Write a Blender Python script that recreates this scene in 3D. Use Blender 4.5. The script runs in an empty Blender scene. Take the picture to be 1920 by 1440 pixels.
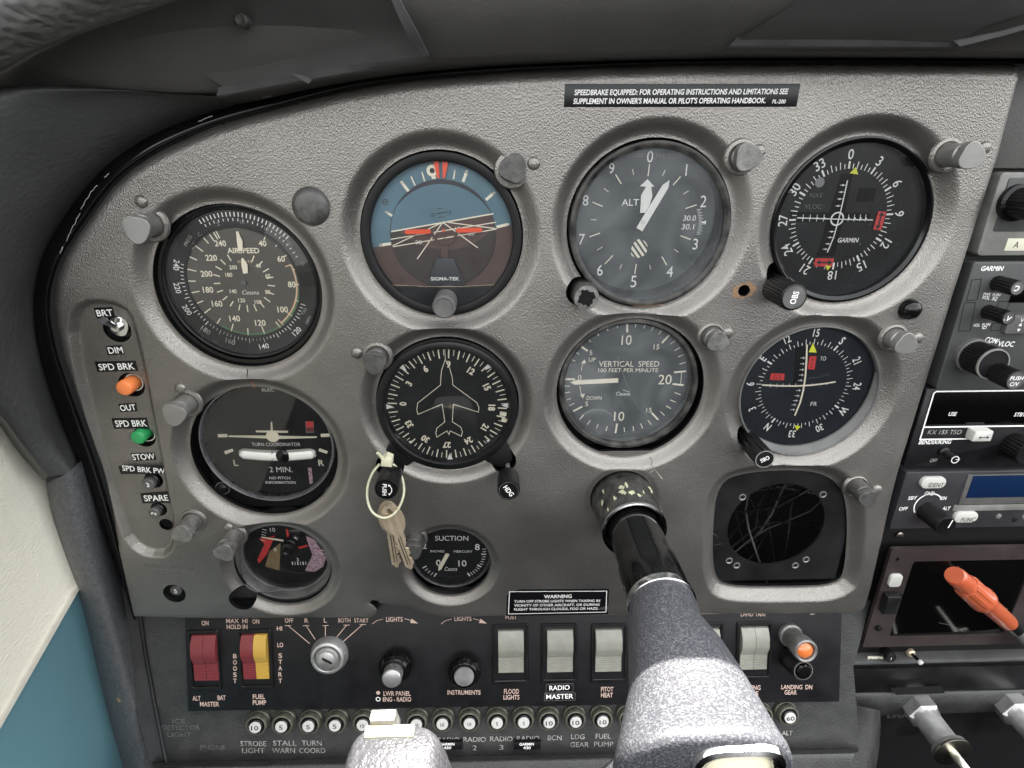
import bpy, math, random
import numpy as np
from mathutils import Matrix, Vector
random.seed(4)
SC = bpy.context.scene
COL = SC.collection
PI = math.pi
R = math.radians
MM = 0.001

# ------------------------------------------------------------------ camera
F_PX, PITCH, YAW, DIST = 1087.0, R(22.2), R(1.68), 310.0     # photo 1920 x 1440, distance in mm to the panel plane
cam_d = bpy.data.cameras.new('camera')
cam = bpy.data.objects.new('camera', cam_d)
COL.objects.link(cam)
SC.camera = cam
cam_d.sensor_fit = 'HORIZONTAL'
cam_d.sensor_width = 36.0
cam_d.lens = 36.0 * F_PX / 1920.0
cam_d.clip_start = 0.005
cam_d.clip_end = 200.0
_w = Vector((math.sin(YAW)*math.cos(PITCH), math.cos(YAW)*math.cos(PITCH), -math.sin(PITCH)))
_r = _w.cross(Vector((0, 0, 1))).normalized()
_u = _r.cross(_w)
cam.matrix_world = Matrix(((_r.x, _u.x, -_w.x, 0), (_r.y, _u.y, -_w.y, -DIST*MM), (_r.z, _u.z, -_w.z, 0), (0, 0, 0, 1)))

# ------------------------------------------------------------------ sky, sun, exposure
SUN_EL, SUN_AZ = R(68.0), R(32.0)          # azimuth measured from straight ahead (+Y) towards the right (+X)
world = bpy.data.worlds.new('World')
SC.world = world
world.use_nodes = True
nt = world.node_tree
nt.nodes.clear()
sky = nt.nodes.new('ShaderNodeTexSky')
sky.sky_type = 'NISHITA'
sky.sun_disc = False
sky.sun_elevation = SUN_EL
sky.sun_rotation = SUN_AZ
sky.air_density = 1.0
sky.dust_density = 4.0
sky.ozone_density = 1.0
hs = nt.nodes.new('ShaderNodeHueSaturation')
hs.inputs['Saturation'].default_value = 0.10
bg = nt.nodes.new('ShaderNodeBackground')
bg.inputs['Strength'].default_value = 0.15
wo = nt.nodes.new('ShaderNodeOutputWorld')
nt.links.new(sky.outputs[0], hs.inputs['Color'])
nt.links.new(hs.outputs[0], bg.inputs['Color'])
nt.links.new(bg.outputs[0], wo.inputs['Surface'])
sun_d = bpy.data.lights.new('sun', 'SUN')
sun_d.energy = 5.0
sun_d.angle = R(0.5)
sun_d.color = (1.0, 0.95, 0.87)
sun = bpy.data.objects.new('sun', sun_d)
COL.objects.link(sun)
_sd = Vector((math.sin(SUN_AZ)*math.cos(SUN_EL), math.cos(SUN_AZ)*math.cos(SUN_EL), math.sin(SUN_EL)))
sun.rotation_euler = _sd.to_track_quat('Z', 'Y').to_euler()
sun.location = _sd * 5
SC.view_settings.view_transform = 'Standard'
SC.view_settings.look = 'None'
SC.view_settings.gamma = 1.0
SC.view_settings.exposure = 2.85
SC.view_settings.use_curve_mapping = False
SC.render.engine = 'CYCLES'
SC.cycles.max_bounces = 6
SC.cycles.transparent_max_bounces = 12

# ------------------------------------------------------------------ panel frame: x right, y up, h towards the pilot (mm)
def ray(px, py):
    return _w + _r*((px-960)/F_PX) + _u*((720-py)/F_PX)
class ACT:                       # the plane things are being mounted on: tilt T about a horizontal line at y0
    T = 0.0; y0 = 0.0
def U(px, py, h=0.0):
    d = ray(px, py)
    c, s = math.cos(ACT.T), math.sin(ACT.T)
    # panel coordinates (x, y, h): camera (0, 0, DIST), direction (d.x, d.z, -d.y); plane normal (0, s, c) through (0, y0, 0)
    k = (h - (s*(0-ACT.y0) + c*DIST)) / (s*d.z - c*d.y)
    x, y, z = d.x*k, d.z*k, DIST-d.y*k
    return (x, c*(y-ACT.y0) - s*z)
def P3(px, py, h):
    x, y = U(px, py, h)
    return (x, y, h)
HINGE_Y = U(960, 1150)[1]
def tilt(on):
    ACT.T, ACT.y0 = (R(17), HINGE_Y) if on else (0.0, 0.0)
def sc_at(px, py, h=0.0):
    """mm per photo pixel, vertically and horizontally, at a spot of the panel"""
    a = U(px, py-.5, h); b = U(px, py+.5, h); c = U(px-.5, py, h); d = U(px+.5, py, h)
    return math.dist(a, b), math.dist(c, d)

# ------------------------------------------------------------------ materials
MATS = {}
def mat(name, col, rough=0.5, metal=0.0, bump=0.0, bscale=900.0, bkind='noise', var=0.0, vscale=25.0, vcol=None,
        coat=0.0, spec=0.5, emit=None, stretch=(1, 1, 1), rvar=0.0, fine=0.0, detail=3.0, bdist=0.15):
    if max(col) <= .031 and not name.startswith('print'):
        col = tuple(c*.42 for c in col); spec = min(spec, .35)
        if vcol and max(vcol) < .1: vcol = tuple(c*.5 for c in vcol)
    m = bpy.data.materials.new(name)
    m.use_nodes = True
    n = m.node_tree
    b = n.nodes['Principled BSDF']
    b.inputs['Base Color'].default_value = (*col, 1)
    b.inputs['Roughness'].default_value = rough
    b.inputs['Metallic'].default_value = metal
    b.inputs['Specular IOR Level'].default_value = spec
    b.inputs['Coat Weight'].default_value = coat
    if emit:
        b.inputs['Emission Color'].default_value = (*emit[0], 1)
        b.inputs['Emission Strength'].default_value = emit[1]
    tc = n.nodes.new('ShaderNodeTexCoord')
    mp = n.nodes.new('ShaderNodeMapping')
    n.links.new(tc.outputs['Object'], mp.inputs['Vector'])
    if var > 0 or rvar > 0:
        nz = n.nodes.new('ShaderNodeTexNoise')
        nz.inputs['Scale'].default_value = vscale
        nz.inputs['Detail'].default_value = 6
        nz.inputs['Roughness'].default_value = 0.6
        n.links.new(tc.outputs['Object'], nz.inputs['Vector'])
        rp = n.nodes.new('ShaderNodeValToRGB')
        rp.color_ramp.elements[0].position = 0.36
        rp.color_ramp.elements[1].position = 0.68
        n.links.new(nz.outputs['Fac'], rp.inputs[0])
        if var > 0:
            mx = n.nodes.new('ShaderNodeMix')
            mx.data_type = 'RGBA'
            c2 = vcol if vcol else tuple(min(1, c*(1+var)) for c in col)
            mul = n.nodes.new('ShaderNodeMath'); mul.operation = 'MULTIPLY'
            mul.inputs[1].default_value = 1.0 if not vcol else var
            n.links.new(rp.outputs[0], mul.inputs[0])
            n.links.new(mul.outputs[0], mx.inputs['Factor'])
            mx.inputs[6].default_value = (*[c*(1 if vcol else 1-var*.5) for c in col], 1)
            mx.inputs[7].default_value = (*c2, 1)
            n.links.new(mx.outputs[2], b.inputs['Base Color'])
        if rvar > 0:
            mr = n.nodes.new('ShaderNodeMapRange')
            mr.inputs['To Min'].default_value = max(.02, rough-rvar)
            mr.inputs['To Max'].default_value = min(1, rough+rvar)
            n.links.new(nz.outputs['Fac'], mr.inputs['Value'])
            mr.inputs['From Min'].default_value = .3; mr.inputs['From Max'].default_value = .7
            n.links.new(mr.outputs[0], b.inputs['Roughness'])
    if bump > 0:
        mp.inputs['Scale'].default_value = stretch
        if bkind == 'leather':
            t = n.nodes.new('ShaderNodeTexVoronoi')
            t.feature = 'SMOOTH_F1'
            t.inputs['Scale'].default_value = bscale
            t.inputs['Smoothness'].default_value = .6
            wn = n.nodes.new('ShaderNodeTexNoise')
            wn.inputs['Scale'].default_value = bscale*.45
            wn.inputs['Detail'].default_value = 2
            add = n.nodes.new('ShaderNodeVectorMath'); add.operation = 'MULTIPLY_ADD'
            add.inputs[1].default_value = (1.6/bscale, 1.6/bscale, 1.6/bscale)
            n.links.new(mp.outputs[0], wn.inputs['Vector'])
            n.links.new(wn.outputs['Color'], add.inputs[0])
            n.links.new(mp.outputs[0], add.inputs[2])
            n.links.new(add.outputs[0], t.inputs['Vector'])
            out = t.outputs['Distance']
        else:
            t = n.nodes.new('ShaderNodeTexNoise')
            t.inputs['Scale'].default_value = bscale
            t.inputs['Detail'].default_value = detail
            t.inputs['Roughness'].default_value = 0.6
            n.links.new(mp.outputs[0], t.inputs['Vector'])
            out = t.outputs['Fac']
        bp = n.nodes.new('ShaderNodeBump')
        bp.inputs['Strength'].default_value = bump
        bp.inputs['Distance'].default_value = bdist*MM
        n.links.new(out, bp.inputs['Height'])
        n.links.new(bp.outputs[0], b.inputs['Normal'])
    MATS[name] = m
    return m

mat('fascia_vinyl', (.235, .222, .205), .36, metal=.78, spec=.6, bump=1.0, bscale=2300, bkind='leather', stretch=(1, .5, 1), bdist=.22, var=.22, vscale=11, rvar=.09)
mat('dark_vinyl', (.052, .053, .053), .52, bump=.8, bscale=420, bkind='leather', bdist=.35, var=.3, vscale=12, rvar=.08)
mat('crumpled_vinyl', (.17, .17, .163), .50, bump=1.0, bscale=230, bkind='leather', bdist=1.1, var=.2, vscale=10, rvar=.08)
mat('black_paint', (.022, .022, .023), .42, bump=.25, bscale=1500, var=.4, vscale=30, rvar=.12)
mat('plate_black', (.017, .017, .019), .42, bump=.15, bscale=2200, var=.4, vscale=60, rvar=.05)
mat('black_plastic', (.013, .013, .014), .35, bump=.1, bscale=2500, var=.5, vscale=60, rvar=.1)
mat('black_gloss', (.010, .010, .010), .12, var=.3, vscale=50, rvar=.06)
mat('worn_black', (.020, .020, .020), .45, bump=.5, bscale=1200, var=.22, vscale=110, vcol=(.30, .29, .26), rvar=.1)
mat('bezel_grey', (.090, .090, .086), .45, bump=.3, bscale=1400, var=.4, vscale=60, rvar=.1)
mat('dial_black', (.014, .014, .015), .55, var=.2, vscale=40)
mat('dial_blue_black', (.010, .018, .030), .55, var=.2, vscale=40)
mat('dial_sky_veil', (.022, .029, .032), .6, var=.35, vscale=30)  # black lifted to blue grey, imitating the reflected sky
mat('dial_brown', (.075, .066, .056), .55, var=.3, vscale=22)
mat('adi_blue', (.095, .185, .235), .5, var=.12, vscale=30)
mat('adi_brown', (.085, .050, .043), .5, var=.15, vscale=30)
mat('adi_brown_dark', (.040, .026, .024), .5, var=.15, vscale=30)
mat('adi_sky_dark', (.030, .026, .040), .5)
mat('adi_grey', (.030, .034, .038), .5)
mat('print_white', (.84, .84, .80), .5)
mat('print_cream', (.86, .80, .64), .5)
mat('print_tan', (.70, .50, .32), .5)
mat('print_grey', (.22, .22, .22), .5)
mat('print_faint', (.16, .16, .155), .5, var=.9, vscale=300, vcol=(.05, .05, .05))
mat('print_pink', (.62, .45, .38), .5, var=.5, vscale=200, vcol=(.3, .22, .18))
mat('print_worn', (.50, .49, .45), .5, var=.75, vscale=250, vcol=(.07, .07, .07))
mat('print_black', (.012, .012, .012), .5)
mat('signal_orange', (.85, .09, .03), .45)
mat('signal_red', (.62, .05, .05), .45)
mat('marker_yellow', (.75, .78, .06), .45)
mat('alum', (.42, .42, .41), .36, metal=.75, bump=.3, bscale=1300, var=.25, vscale=90, rvar=.1)
mat('alum_dull', (.27, .265, .25), .42, metal=.55, bump=.5, bscale=1300, var=.35, vscale=120, vcol=(.14, .14, .13), rvar=.1)
mat('chrome', (.72, .72, .72), .16, metal=1.0, var=.2, vscale=80, rvar=.08)
mat('cap_grey', (.13, .127, .12), .42, metal=.5, bump=.6, bscale=900, var=.8, vscale=240, vcol=(.27, .265, .25), rvar=.12)
mat('cap_dark', (.06, .058, .056), .45, metal=.3, bump=.6, bscale=900, var=.8, vscale=260, vcol=(.13, .127, .12), rvar=.12)
mat('rocker_white', (.262, .26, .222), .36, var=.45, vscale=130, vcol=(.15, .145, .12), rvar=.1)
mat('rocker_red', (.17, .028, .034), .30, var=.35, vscale=170, vcol=(.15, .03, .035))
mat('rocker_yellow', (.48, .30, .055), .33, var=.3, vscale=170, vcol=(.42, .26, .06))
mat('knob_orange', (.85, .24, .07), .35)
mat('knob_green', (.03, .32, .10), .32)
mat('plug_orange', (.40, .085, .035), .32, coat=.3, var=.1, vscale=60)
mat('hose_grey', (.10, .10, .10), .6)
mat('cream_wall', (.82, .79, .67), .5, bump=1.0, bscale=420, bkind='leather', bdist=.5, stretch=(1, 2.4, 1), var=.06, vscale=8)
mat('teal_wall', (.090, .19, .222), .45, bump=.6, bscale=600, bkind='leather', bdist=.25, var=.1, vscale=8)
mat('crinkle_black', (.070, .072, .078), .34, spec=.7, bump=1.0, bscale=520, bdist=.6, detail=3, var=.7, vscale=420, vcol=(.20, .20, .215))
mat('crinkle_grey', (.27, .275, .285), .38, spec=.7, bump=1.0, bscale=420, bdist=.7, detail=3, var=.6, vscale=380, vcol=(.12, .122, .13))
mat('emblem_cream', (.62, .58, .42), .45, bump=.4, bscale=700)
mat('breaker_olive', (.15, .15, .12), .42, metal=.5, bump=.7, bscale=900, var=.8, vscale=220, vcol=(.05, .05, .035))
mat('breaker_dot', (.52, .52, .49), .5)
mat('paint_chips', (.42, .43, .28), .6, var=.4, vscale=300)
mat('wire_dark', (.045, .045, .046), .5)
mat('bezel_satin', (.040, .040, .042), .28, bump=.2, bscale=1600, var=.5, vscale=90, rvar=.1)
mat('brass', (.62, .52, .38), .32, metal=.55, bump=.3, bscale=900, var=.5, vscale=90, vcol=(.30, .20, .11), rvar=.12)
mat('tie_plastic', (.52, .51, .36), .4)
mat('deep_black', (.004, .004, .004), .9)
mat('case_black', (.008, .008, .009), .55)
mat('amber_lens', (.62, .16, .04), .18, coat=.5)
mat('screen_black', (.006, .006, .006), .08)
mat('screen_blue', (.006, .018, .055), .15)
mat('label_paper', (.62, .60, .48), .55)
mat('label_black', (.012, .012, .016), .3)
mat('button_white', (.50, .50, .46), .4)
mat('transponder_grey', (.030, .030, .033), .42, bump=.2, bscale=1800, var=.2, vscale=30, rvar=.08)
mat('radio_grey', (.050, .051, .050), .45, bump=.2, bscale=1800, var=.2, vscale=30, rvar=.08)
mat('radio_trim', (.17, .17, .155), .45, var=.3, vscale=60)
mat('worn_wood', (.28, .17, .09), .8, var=.6, vscale=500, vcol=(.10, .06, .04))
mat('scratch', (.45, .42, .36), .6)
mat('scratch_faint', (.30, .285, .26), .5, metal=.3)
mat('crack', (.020, .012, .008), .8)
mat('crack_tan', (.30, .16, .08), .7)
mat('metal_bright', (.62, .60, .52), .25, metal=1)
mat('level_tube', (.62, .62, .58), .25, coat=.6)
mat('pink_print', (.62, .42, .50), .5, var=.8, vscale=500, vcol=(.10, .07, .09))
mat('gold_print', (.30, .22, .11), .5, var=.6, vscale=200, vcol=(.10, .08, .05))
mat('seam_plastic', (.26, .25, .17), .5)

def glassy(name, tint=(1, 1, 1), haze=0.0, hcol=(.75, .8, .82), k=1.0):
    m = bpy.data.materials.new(name)
    m.use_nodes = True
    n = m.node_tree
    n.nodes.clear()
    o = n.nodes.new('ShaderNodeOutputMaterial')
    tr = n.nodes.new('ShaderNodeBsdfTransparent'); tr.inputs[0].default_value = (*tint, 1)
    gl = n.nodes.new('ShaderNodeBsdfGlossy'); gl.inputs['Roughness'].default_value = .03
    fr = n.nodes.new('ShaderNodeFresnel'); fr.inputs[0].default_value = 1.5
    mu = n.nodes.new('ShaderNodeMath'); mu.operation = 'MULTIPLY'; mu.inputs[1].default_value = k
    n.links.new(fr.outputs[0], mu.inputs[0])
    df = n.nodes.new('ShaderNodeBsdfDiffuse'); df.inputs[0].default_value = (*hcol, 1)
    m1 = n.nodes.new('ShaderNodeMixShader')
    tc = n.nodes.new('ShaderNodeTexCoord')
    nz = n.nodes.new('ShaderNodeTexNoise'); nz.inputs['Scale'].default_value = 26; nz.inputs['Detail'].default_value = 5
    nz.inputs['Distortion'].default_value = 1.2
    n.links.new(tc.outputs['Object'], nz.inputs['Vector'])
    mr = n.nodes.new('ShaderNodeMapRange')
    mr.inputs['From Min'].default_value = .35; mr.inputs['From Max'].default_value = .7
    mr.inputs['To Min'].default_value = haze*.45; mr.inputs['To Max'].default_value = haze*1.5
    n.links.new(nz.outputs['Fac'], mr.inputs['Value'])
    ns = n.nodes.new('ShaderNodeTexNoise'); ns.inputs['Scale'].default_value = 1100; ns.inputs['Detail'].default_value = 1
    n.links.new(tc.outputs['Object'], ns.inputs['Vector'])
    ms = n.nodes.new('ShaderNodeMapRange')
    ms.inputs['From Min'].default_value = .74; ms.inputs['From Max'].default_value = .80; ms.inputs['To Max'].default_value = .16
    n.links.new(ns.outputs['Fac'], ms.inputs['Value'])
    ad = n.nodes.new('ShaderNodeMath'); ad.operation = 'ADD'
    n.links.new(mr.outputs[0], ad.inputs[0]); n.links.new(ms.outputs[0], ad.inputs[1])
    n.links.new(ad.outputs[0], m1.inputs[0])
    n.links.new(tr.outputs[0], m1.inputs[1]); n.links.new(df.outputs[0], m1.inputs[2])
    m2 = n.nodes.new('ShaderNodeMixShader')
    n.links.new(mu.outputs[0], m2.inputs[0])
    n.links.new(m1.outputs[0], m2.inputs[1]); n.links.new(gl.outputs[0], m2.inputs[2])
    n.links.new(m2.outputs[0], o.inputs[0])
    MATS[name] = m
glassy('glass_clear', haze=.008, k=1.1)
glassy('glass_dusty', haze=.02, k=.8)
glassy('glass_sky_veil', haze=.085, k=.9)  # diffuse veil stands in for sky glare on the pane

# ------------------------------------------------------------------ mesh building
FRAME = (PI/2, 0, 0)
class MB:
    def __init__(s):
        s.v = []; s.f = []; s.m = []; s.mats = []
    def mi(s, name):
        if name not in s.mats: s.mats.append(name)
        return s.mats.index(name)
    def add(s, vs, fs, m):
        o = len(s.v); k = s.mi(m)
        s.v += [tuple(map(float, p)) for p in vs]
        s.f += [tuple(i+o for i in f) for f in fs]
        s.m += [k]*len(fs)
        return s
    def poly(s, pts, h, m):                      # flat polygon, counter-clockwise faces the pilot
        a = sum(pts[i-1][0]*pts[i][1]-pts[i][0]*pts[i-1][1] for i in range(len(pts)))
        if a < 0: pts = pts[::-1]
        return s.add([(x, y, h) for x, y in pts], [tuple(range(len(pts)))], m)
    def disc(s, cx, cy, r, h, m, n=48):
        return s.poly([(cx+r*math.cos(2*PI*i/n), cy+r*math.sin(2*PI*i/n)) for i in range(n)], h, m)
    def ring(s, cx, cy, r0, r1, h, m, n=64, a0=0, a1=360):
        """flat annulus; a0..a1 are clock angles in degrees"""
        full = abs(a1-a0) >= 360
        vs = []; k = n if full else n+1
        for i in range(k):
            a = R(a0+(a1-a0)*i/n)
            for r in (r0, r1): vs.append((cx+r*math.sin(a), cy+r*math.cos(a), h))
        fs = []
        for i in range(n):
            j = (i+1) % k
            fs.append((2*i, 2*i+1, 2*j+1, 2*j))
        return s.add(vs, [f[::-1] for f in fs] if a1 < a0 else fs, m)
    def lathe(s, cx, cy, prof, m, n=40, ax=(0, 0), flute=0, fdepth=0.0, frange=None, cap=True):
        """prof [(r,h)...] from back to front; ax = shift in x,y per mm of h; flutes between profile rows frange"""
        vs = []; fs = []
        for q, (r, h) in enumerate(prof):
            for i in range(n):
                a = 2*PI*i/n
                rr = r
                if flute and frange[0] <= q <= frange[1]:
                    rr = r - (fdepth if (i*flute*2//n) % 2 else 0)
                vs.append((cx+ax[0]*h+rr*math.cos(a), cy+ax[1]*h+rr*math.sin(a), h))
        for q in range(len(prof)-1):
            for i in range(n):
                j = (i+1) % n
                fs.append((q*n+i, q*n+j, (q+1)*n+j, (q+1)*n+i))
        if cap and prof[-1][0] > 1e-6:
            q = len(prof)-1
            fs.append(tuple(q*n+i for i in range(n)))
        return s.add(vs, fs, m)
    def prism(s, pts, h0, h1, m, bev=0.0, back=False):
        a = sum(pts[i-1][0]*pts[i][1]-pts[i][0]*pts[i-1][1] for i in range(len(pts)))
        if a < 0: pts = pts[::-1]
        n = len(pts)
        def inset(d):
            out = []
            for i in range(n):
                p0, p1, p2 = pts[i-1], pts[i], pts[(i+1) % n]
                e1 = (p1[0]-p0[0], p1[1]-p0[1]); e2 = (p2[0]-p1[0], p2[1]-p1[1])
                l1 = math.hypot(*e1) or 1; l2 = math.hypot(*e2) or 1
                n1 = (-e1[1]/l1, e1[0]/l1); n2 = (-e2[1]/l2, e2[0]/l2)
                nx, ny = n1[0]+n2[0], n1[1]+n2[1]
                k = d*2/max(.4, nx*nx+ny*ny)
                out.append((p1[0]+nx*k, p1[1]+ny*k))
            return out
        rows = [[(x, y, h0) for x, y in pts]]
        if bev > 0:
            rows.append([(x, y, h1-bev) for x, y in pts])
            rows.append([(x, y, h1-bev*.3) for x, y in inset(bev*.3)])
            rows.append([(x, y, h1) for x, y in inset(bev)])
        else:
            rows.append([(x, y, h1) for x, y in pts])
        vs = [p for r in rows for p in r]
        fs = []
        for q in range(len(rows)-1):
            for i in range(n):
                j = (i+1) % n
                fs.append((q*n+i, q*n+j, (q+1)*n+j, (q+1)*n+i))
        fs.append(tuple((len(rows)-1)*n+i for i in range(n)))
        if back: fs.append(tuple(reversed(range(n))))
        return s.add(vs, fs, m)
    def box(s, x0, x1, y0, y1, h0, h1, m, bev=0.0, back=False):
        return s.prism([(x0, y0), (x1, y0), (x1, y1), (x0, y1)], h0, h1, m, bev, back)
    def rbox(s, x0, x1, y0, y1, h0, h1, m, rad=2.0, bev=0.3, seg=5):
        return s.prism(rrect(x0, x1, y0, y1, rad, seg), h0, h1, m, bev)
    def line(s, a, b, w, h, m, w2=None):
        dx, dy = b[0]-a[0], b[1]-a[1]
        l = math.hypot(dx, dy) or 1
        nx, ny = -dy/l*w/2, dx/l*w/2
        k = (w2/w) if w2 is not None else 1
        return s.poly([(a[0]-nx, a[1]-ny), (b[0]-nx*k, b[1]-ny*k), (b[0]+nx*k, b[1]+ny*k), (a[0]+nx, a[1]+ny)], h, m)
    def path(s, pts, w, h, m, closed=False):
        """flat mitred stroke, one strip"""
        n = len(pts); vs = []
        for i in range(n):
            p0 = pts[i-1] if (i or closed) else None
            p2 = pts[(i+1) % n] if (i < n-1 or closed) else None
            p1 = pts[i]
            d = []
            if p0: d.append((p1[0]-p0[0], p1[1]-p0[1]))
            if p2: d.append((p2[0]-p1[0], p2[1]-p1[1]))
            ns = [(-e[1]/(math.hypot(*e) or 1), e[0]/(math.hypot(*e) or 1)) for e in d]
            nx = sum(a[0] for a in ns); ny = sum(a[1] for a in ns)
            if len(ns) == 2:
                k = w/max(.5, nx*nx+ny*ny)
            else: k = w/2
            vs += [(p1[0]+nx*k, p1[1]+ny*k, h), (p1[0]-nx*k, p1[1]-ny*k, h)]
        fs = []
        for i in range(n if closed else n-1):
            j = (i+1) % n
            fs.append((2*i, 2*i+1, 2*j+1, 2*j))
        return s.add(vs, fs, m)
    def tick(s, a, r0, r1, w, h, m, cx=0, cy=0):
        sa, ca = math.sin(R(a)), math.cos(R(a))
        return s.line((cx+r0*sa, cy+r0*ca), (cx+r1*sa, cy+r1*ca), w, h, m)
    def tube(s, pts, r, m, n=10, closed=False, caps=True):
        P = [Vector(p) for p in pts]; k = len(P)
        rr = r if isinstance(r, (list, tuple)) else [r]*k
        vs = []; prev = None
        for i in range(k):
            if closed: t = (P[(i+1) % k]-P[i-1])
            else: t = (P[min(i+1, k-1)]-P[max(i-1, 0)])
            t.normalize()
            if prev is None:
                a = Vector((0, 0, 1)) if abs(t.z) < .9 else Vector((1, 0, 0))
                u = t.cross(a).normalized()
            else:
                u = (prev - t*prev.dot(t)).normalized()
            prev = u; w = t.cross(u)
            for j in range(n):
                an = 2*PI*j/n
                vs.append(P[i]+(u*math.cos(an)+w*math.sin(an))*rr[i])
        fs = []
        for i in range(k if closed else k-1):
            i2 = (i+1) % k
            for j in range(n):
                j2 = (j+1) % n
                fs.append((i*n+j, i*n+j2, i2*n+j2, i2*n+j))
        if caps and not closed:
            fs.append(tuple(reversed(range(n)))); fs.append(tuple((k-1)*n+j for j in range(n)))
        return s.add(vs, fs, m)
    def loft(s, rows, m, flip=False):
        n = len(rows[0])
        vs = [p for r in rows for p in r]
        fs = []
        for i in range(len(rows)-1):
            for j in range(n-1):
                f = (i*n+j, i*n+j+1, (i+1)*n+j+1, (i+1)*n+j)
                fs.append(f[::-1] if flip else f)
        return s.add(vs, fs, m)
    def profx(s, x0, x1, prof, m):
        """closed (y,h) profile swept along x"""
        n = len(prof)
        a = sum(prof[i-1][0]*prof[i][1]-prof[i][0]*prof[i-1][1] for i in range(n))
        if a > 0: prof = prof[::-1]
        vs = [(x0, y, h) for y, h in prof]+[(x1, y, h) for y, h in prof]
        fs = [(i, (i+1) % n, n+(i+1) % n, n+i)[::-1] for i in range(n)]
        fs += [tuple(range(n))[::-1], tuple(range(n, 2*n))]
        fs = [f[::-1] for f in fs]
        return s.add(vs, fs, m)
    def text(s, t, x, y, cap, h, m, rot=0.0, w=None, sx=1.0, bold=0.0, shear=0.0, align='C'):
        vs, fs, wd = glyphs(t, bold, shear)
        k = cap
        kx = (w/wd) if w else k*sx
        c, sn = math.cos(rot), math.sin(rot)
        off = {'C': -wd/2, 'L': 0, 'R': -wd}[align]
        out = []
        for (a, b) in vs:
            a = (a+off)*kx; b = (b-.5)*k
            out.append((x+a*c-b*sn, y+a*sn+b*c, h))
        return s.add(out, fs, m)
    def textpx(s, t, p0, p1, cappx, h, m, ox=0, oy=0, **kw):
        """text whose baseline-parallel middle line runs between two photo pixels on the plane at height h (world h)"""
        hw = kw.pop('hw', h)
        a = U(*p0, hw); b = U(*p1, hw)
        k = sc_at((p0[0]+p1[0])/2, (p0[1]+p1[1])/2, hw)[0]
        return s.text(t, (a[0]+b[0])/2-ox, (a[1]+b[1])/2-oy, cappx*k, h, m, rot=math.atan2(b[1]-a[1], b[0]-a[0]), w=math.dist(a, b), **kw)
    def build(s, name, parent=None, smooth=38, kind=None):
        me = bpy.data.meshes.new(name)
        me.from_pydata([(x*MM, y*MM, h*MM) for x, y, h in s.v], [], s.f)
        for k in s.mats: me.materials.append(MATS[k])
        me.polygons.foreach_set('material_index', s.m)
        if smooth:
            me.polygons.foreach_set('use_smooth', [True]*len(me.polygons))
            me.set_sharp_from_angle(angle=R(smooth))
        me.update()
        o = bpy.data.objects.new(name, me)
        COL.objects.link(o)
        if parent is not None: o.parent = parent
        else: o.rotation_euler = (PI/2-ACT.T, 0, 0); o.location = w_loc(0, 0, 0)
        if kind: o['kind'] = kind
        return o

def rrect(x0, x1, y0, y1, r, seg=5):
    out = []
    for cx, cy, a0 in ((x1-r, y0+r, -90), (x1-r, y1-r, 0), (x0+r, y1-r, 90), (x0+r, y0+r, 180)):
        for i in range(seg+1):
            a = R(a0+90*i/seg)
            out.append((cx+r*math.cos(a), cy+r*math.sin(a)))
    return out

_G = {}
def glyphs(t, bold=0.0, shear=0.0):
    key = (t, round(bold, 4), round(shear, 3))
    if key in _G: return _G[key]
    cu = bpy.data.curves.new('t', 'FONT')
    cu.body = t; cu.size = 1.0; cu.resolution_u = 3
    cu.offset = bold*.42; cu.shear = shear
    cu.fill_mode = 'FRONT'
    ob = bpy.data.objects.new('t', cu)
    COL.objects.link(ob)
    dg = bpy.context.evaluated_depsgraph_get()
    me = ob.evaluated_get(dg).to_mesh()
    vs = np.array([(v.co.x, v.co.y) for v in me.vertices]) if len(me.vertices) else np.zeros((1, 2))
    fs = [tuple(p.vertices) for p in me.polygons]
    ob.evaluated_get(dg).to_mesh_clear()
    bpy.data.objects.remove(ob); bpy.data.curves.remove(cu)
    CAP = 0.729
    x0, x1 = vs[:, 0].min(), vs[:, 0].max()
    vs = (vs-np.array([x0, 0]))/CAP
    _G[key] = ([tuple(p) for p in vs], fs, max(1e-3, (x1-x0)/CAP))
    return _G[key]

def w_loc(x, y, h):
    c, s = math.cos(ACT.T), math.sin(ACT.T)
    yy = ACT.y0 + y*c + h*s; hh = -y*s + h*c
    return (x*MM, -hh*MM, yy*MM)
def thing(name, label, cat, x=0.0, y=0.0, h=0.0, group=None, rot=0.0):
    o = bpy.data.objects.new(name, None)
    o.empty_display_size = .01
    COL.objects.link(o)
    o.rotation_euler = (PI/2-ACT.T, 0, 0)
    if rot:
        o.rotation_euler = (Matrix.Rotation(PI/2-ACT.T, 3, 'X') @ Matrix.Rotation(rot, 3, 'Z')).to_euler()
    o.location = w_loc(x, y, h)
    o['label'] = label; o['category'] = cat
    if group: o['group'] = group
    return o
def tag(o, label, cat, group=None):
    o['label'] = label; o['category'] = cat
    if group: o['group'] = group
    return o
def copy_thing(root, x, y, h, label, rot=0.0):
    """a thing, its parts and their sub-parts, sharing mesh data"""
    r = root.copy(); COL.objects.link(r)
    r.location = w_loc(x, y, h); r['label'] = label
    r.rotation_euler = (Matrix.Rotation(PI/2-ACT.T, 3, 'X') @ Matrix.Rotation(rot, 3, 'Z')).to_euler()
    for ch in list(root.children):
        c = ch.copy(); COL.objects.link(c); c.parent = r
        for g in ch.children:
            d = g.copy(); COL.objects.link(d); d.parent = c
    return r
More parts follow.
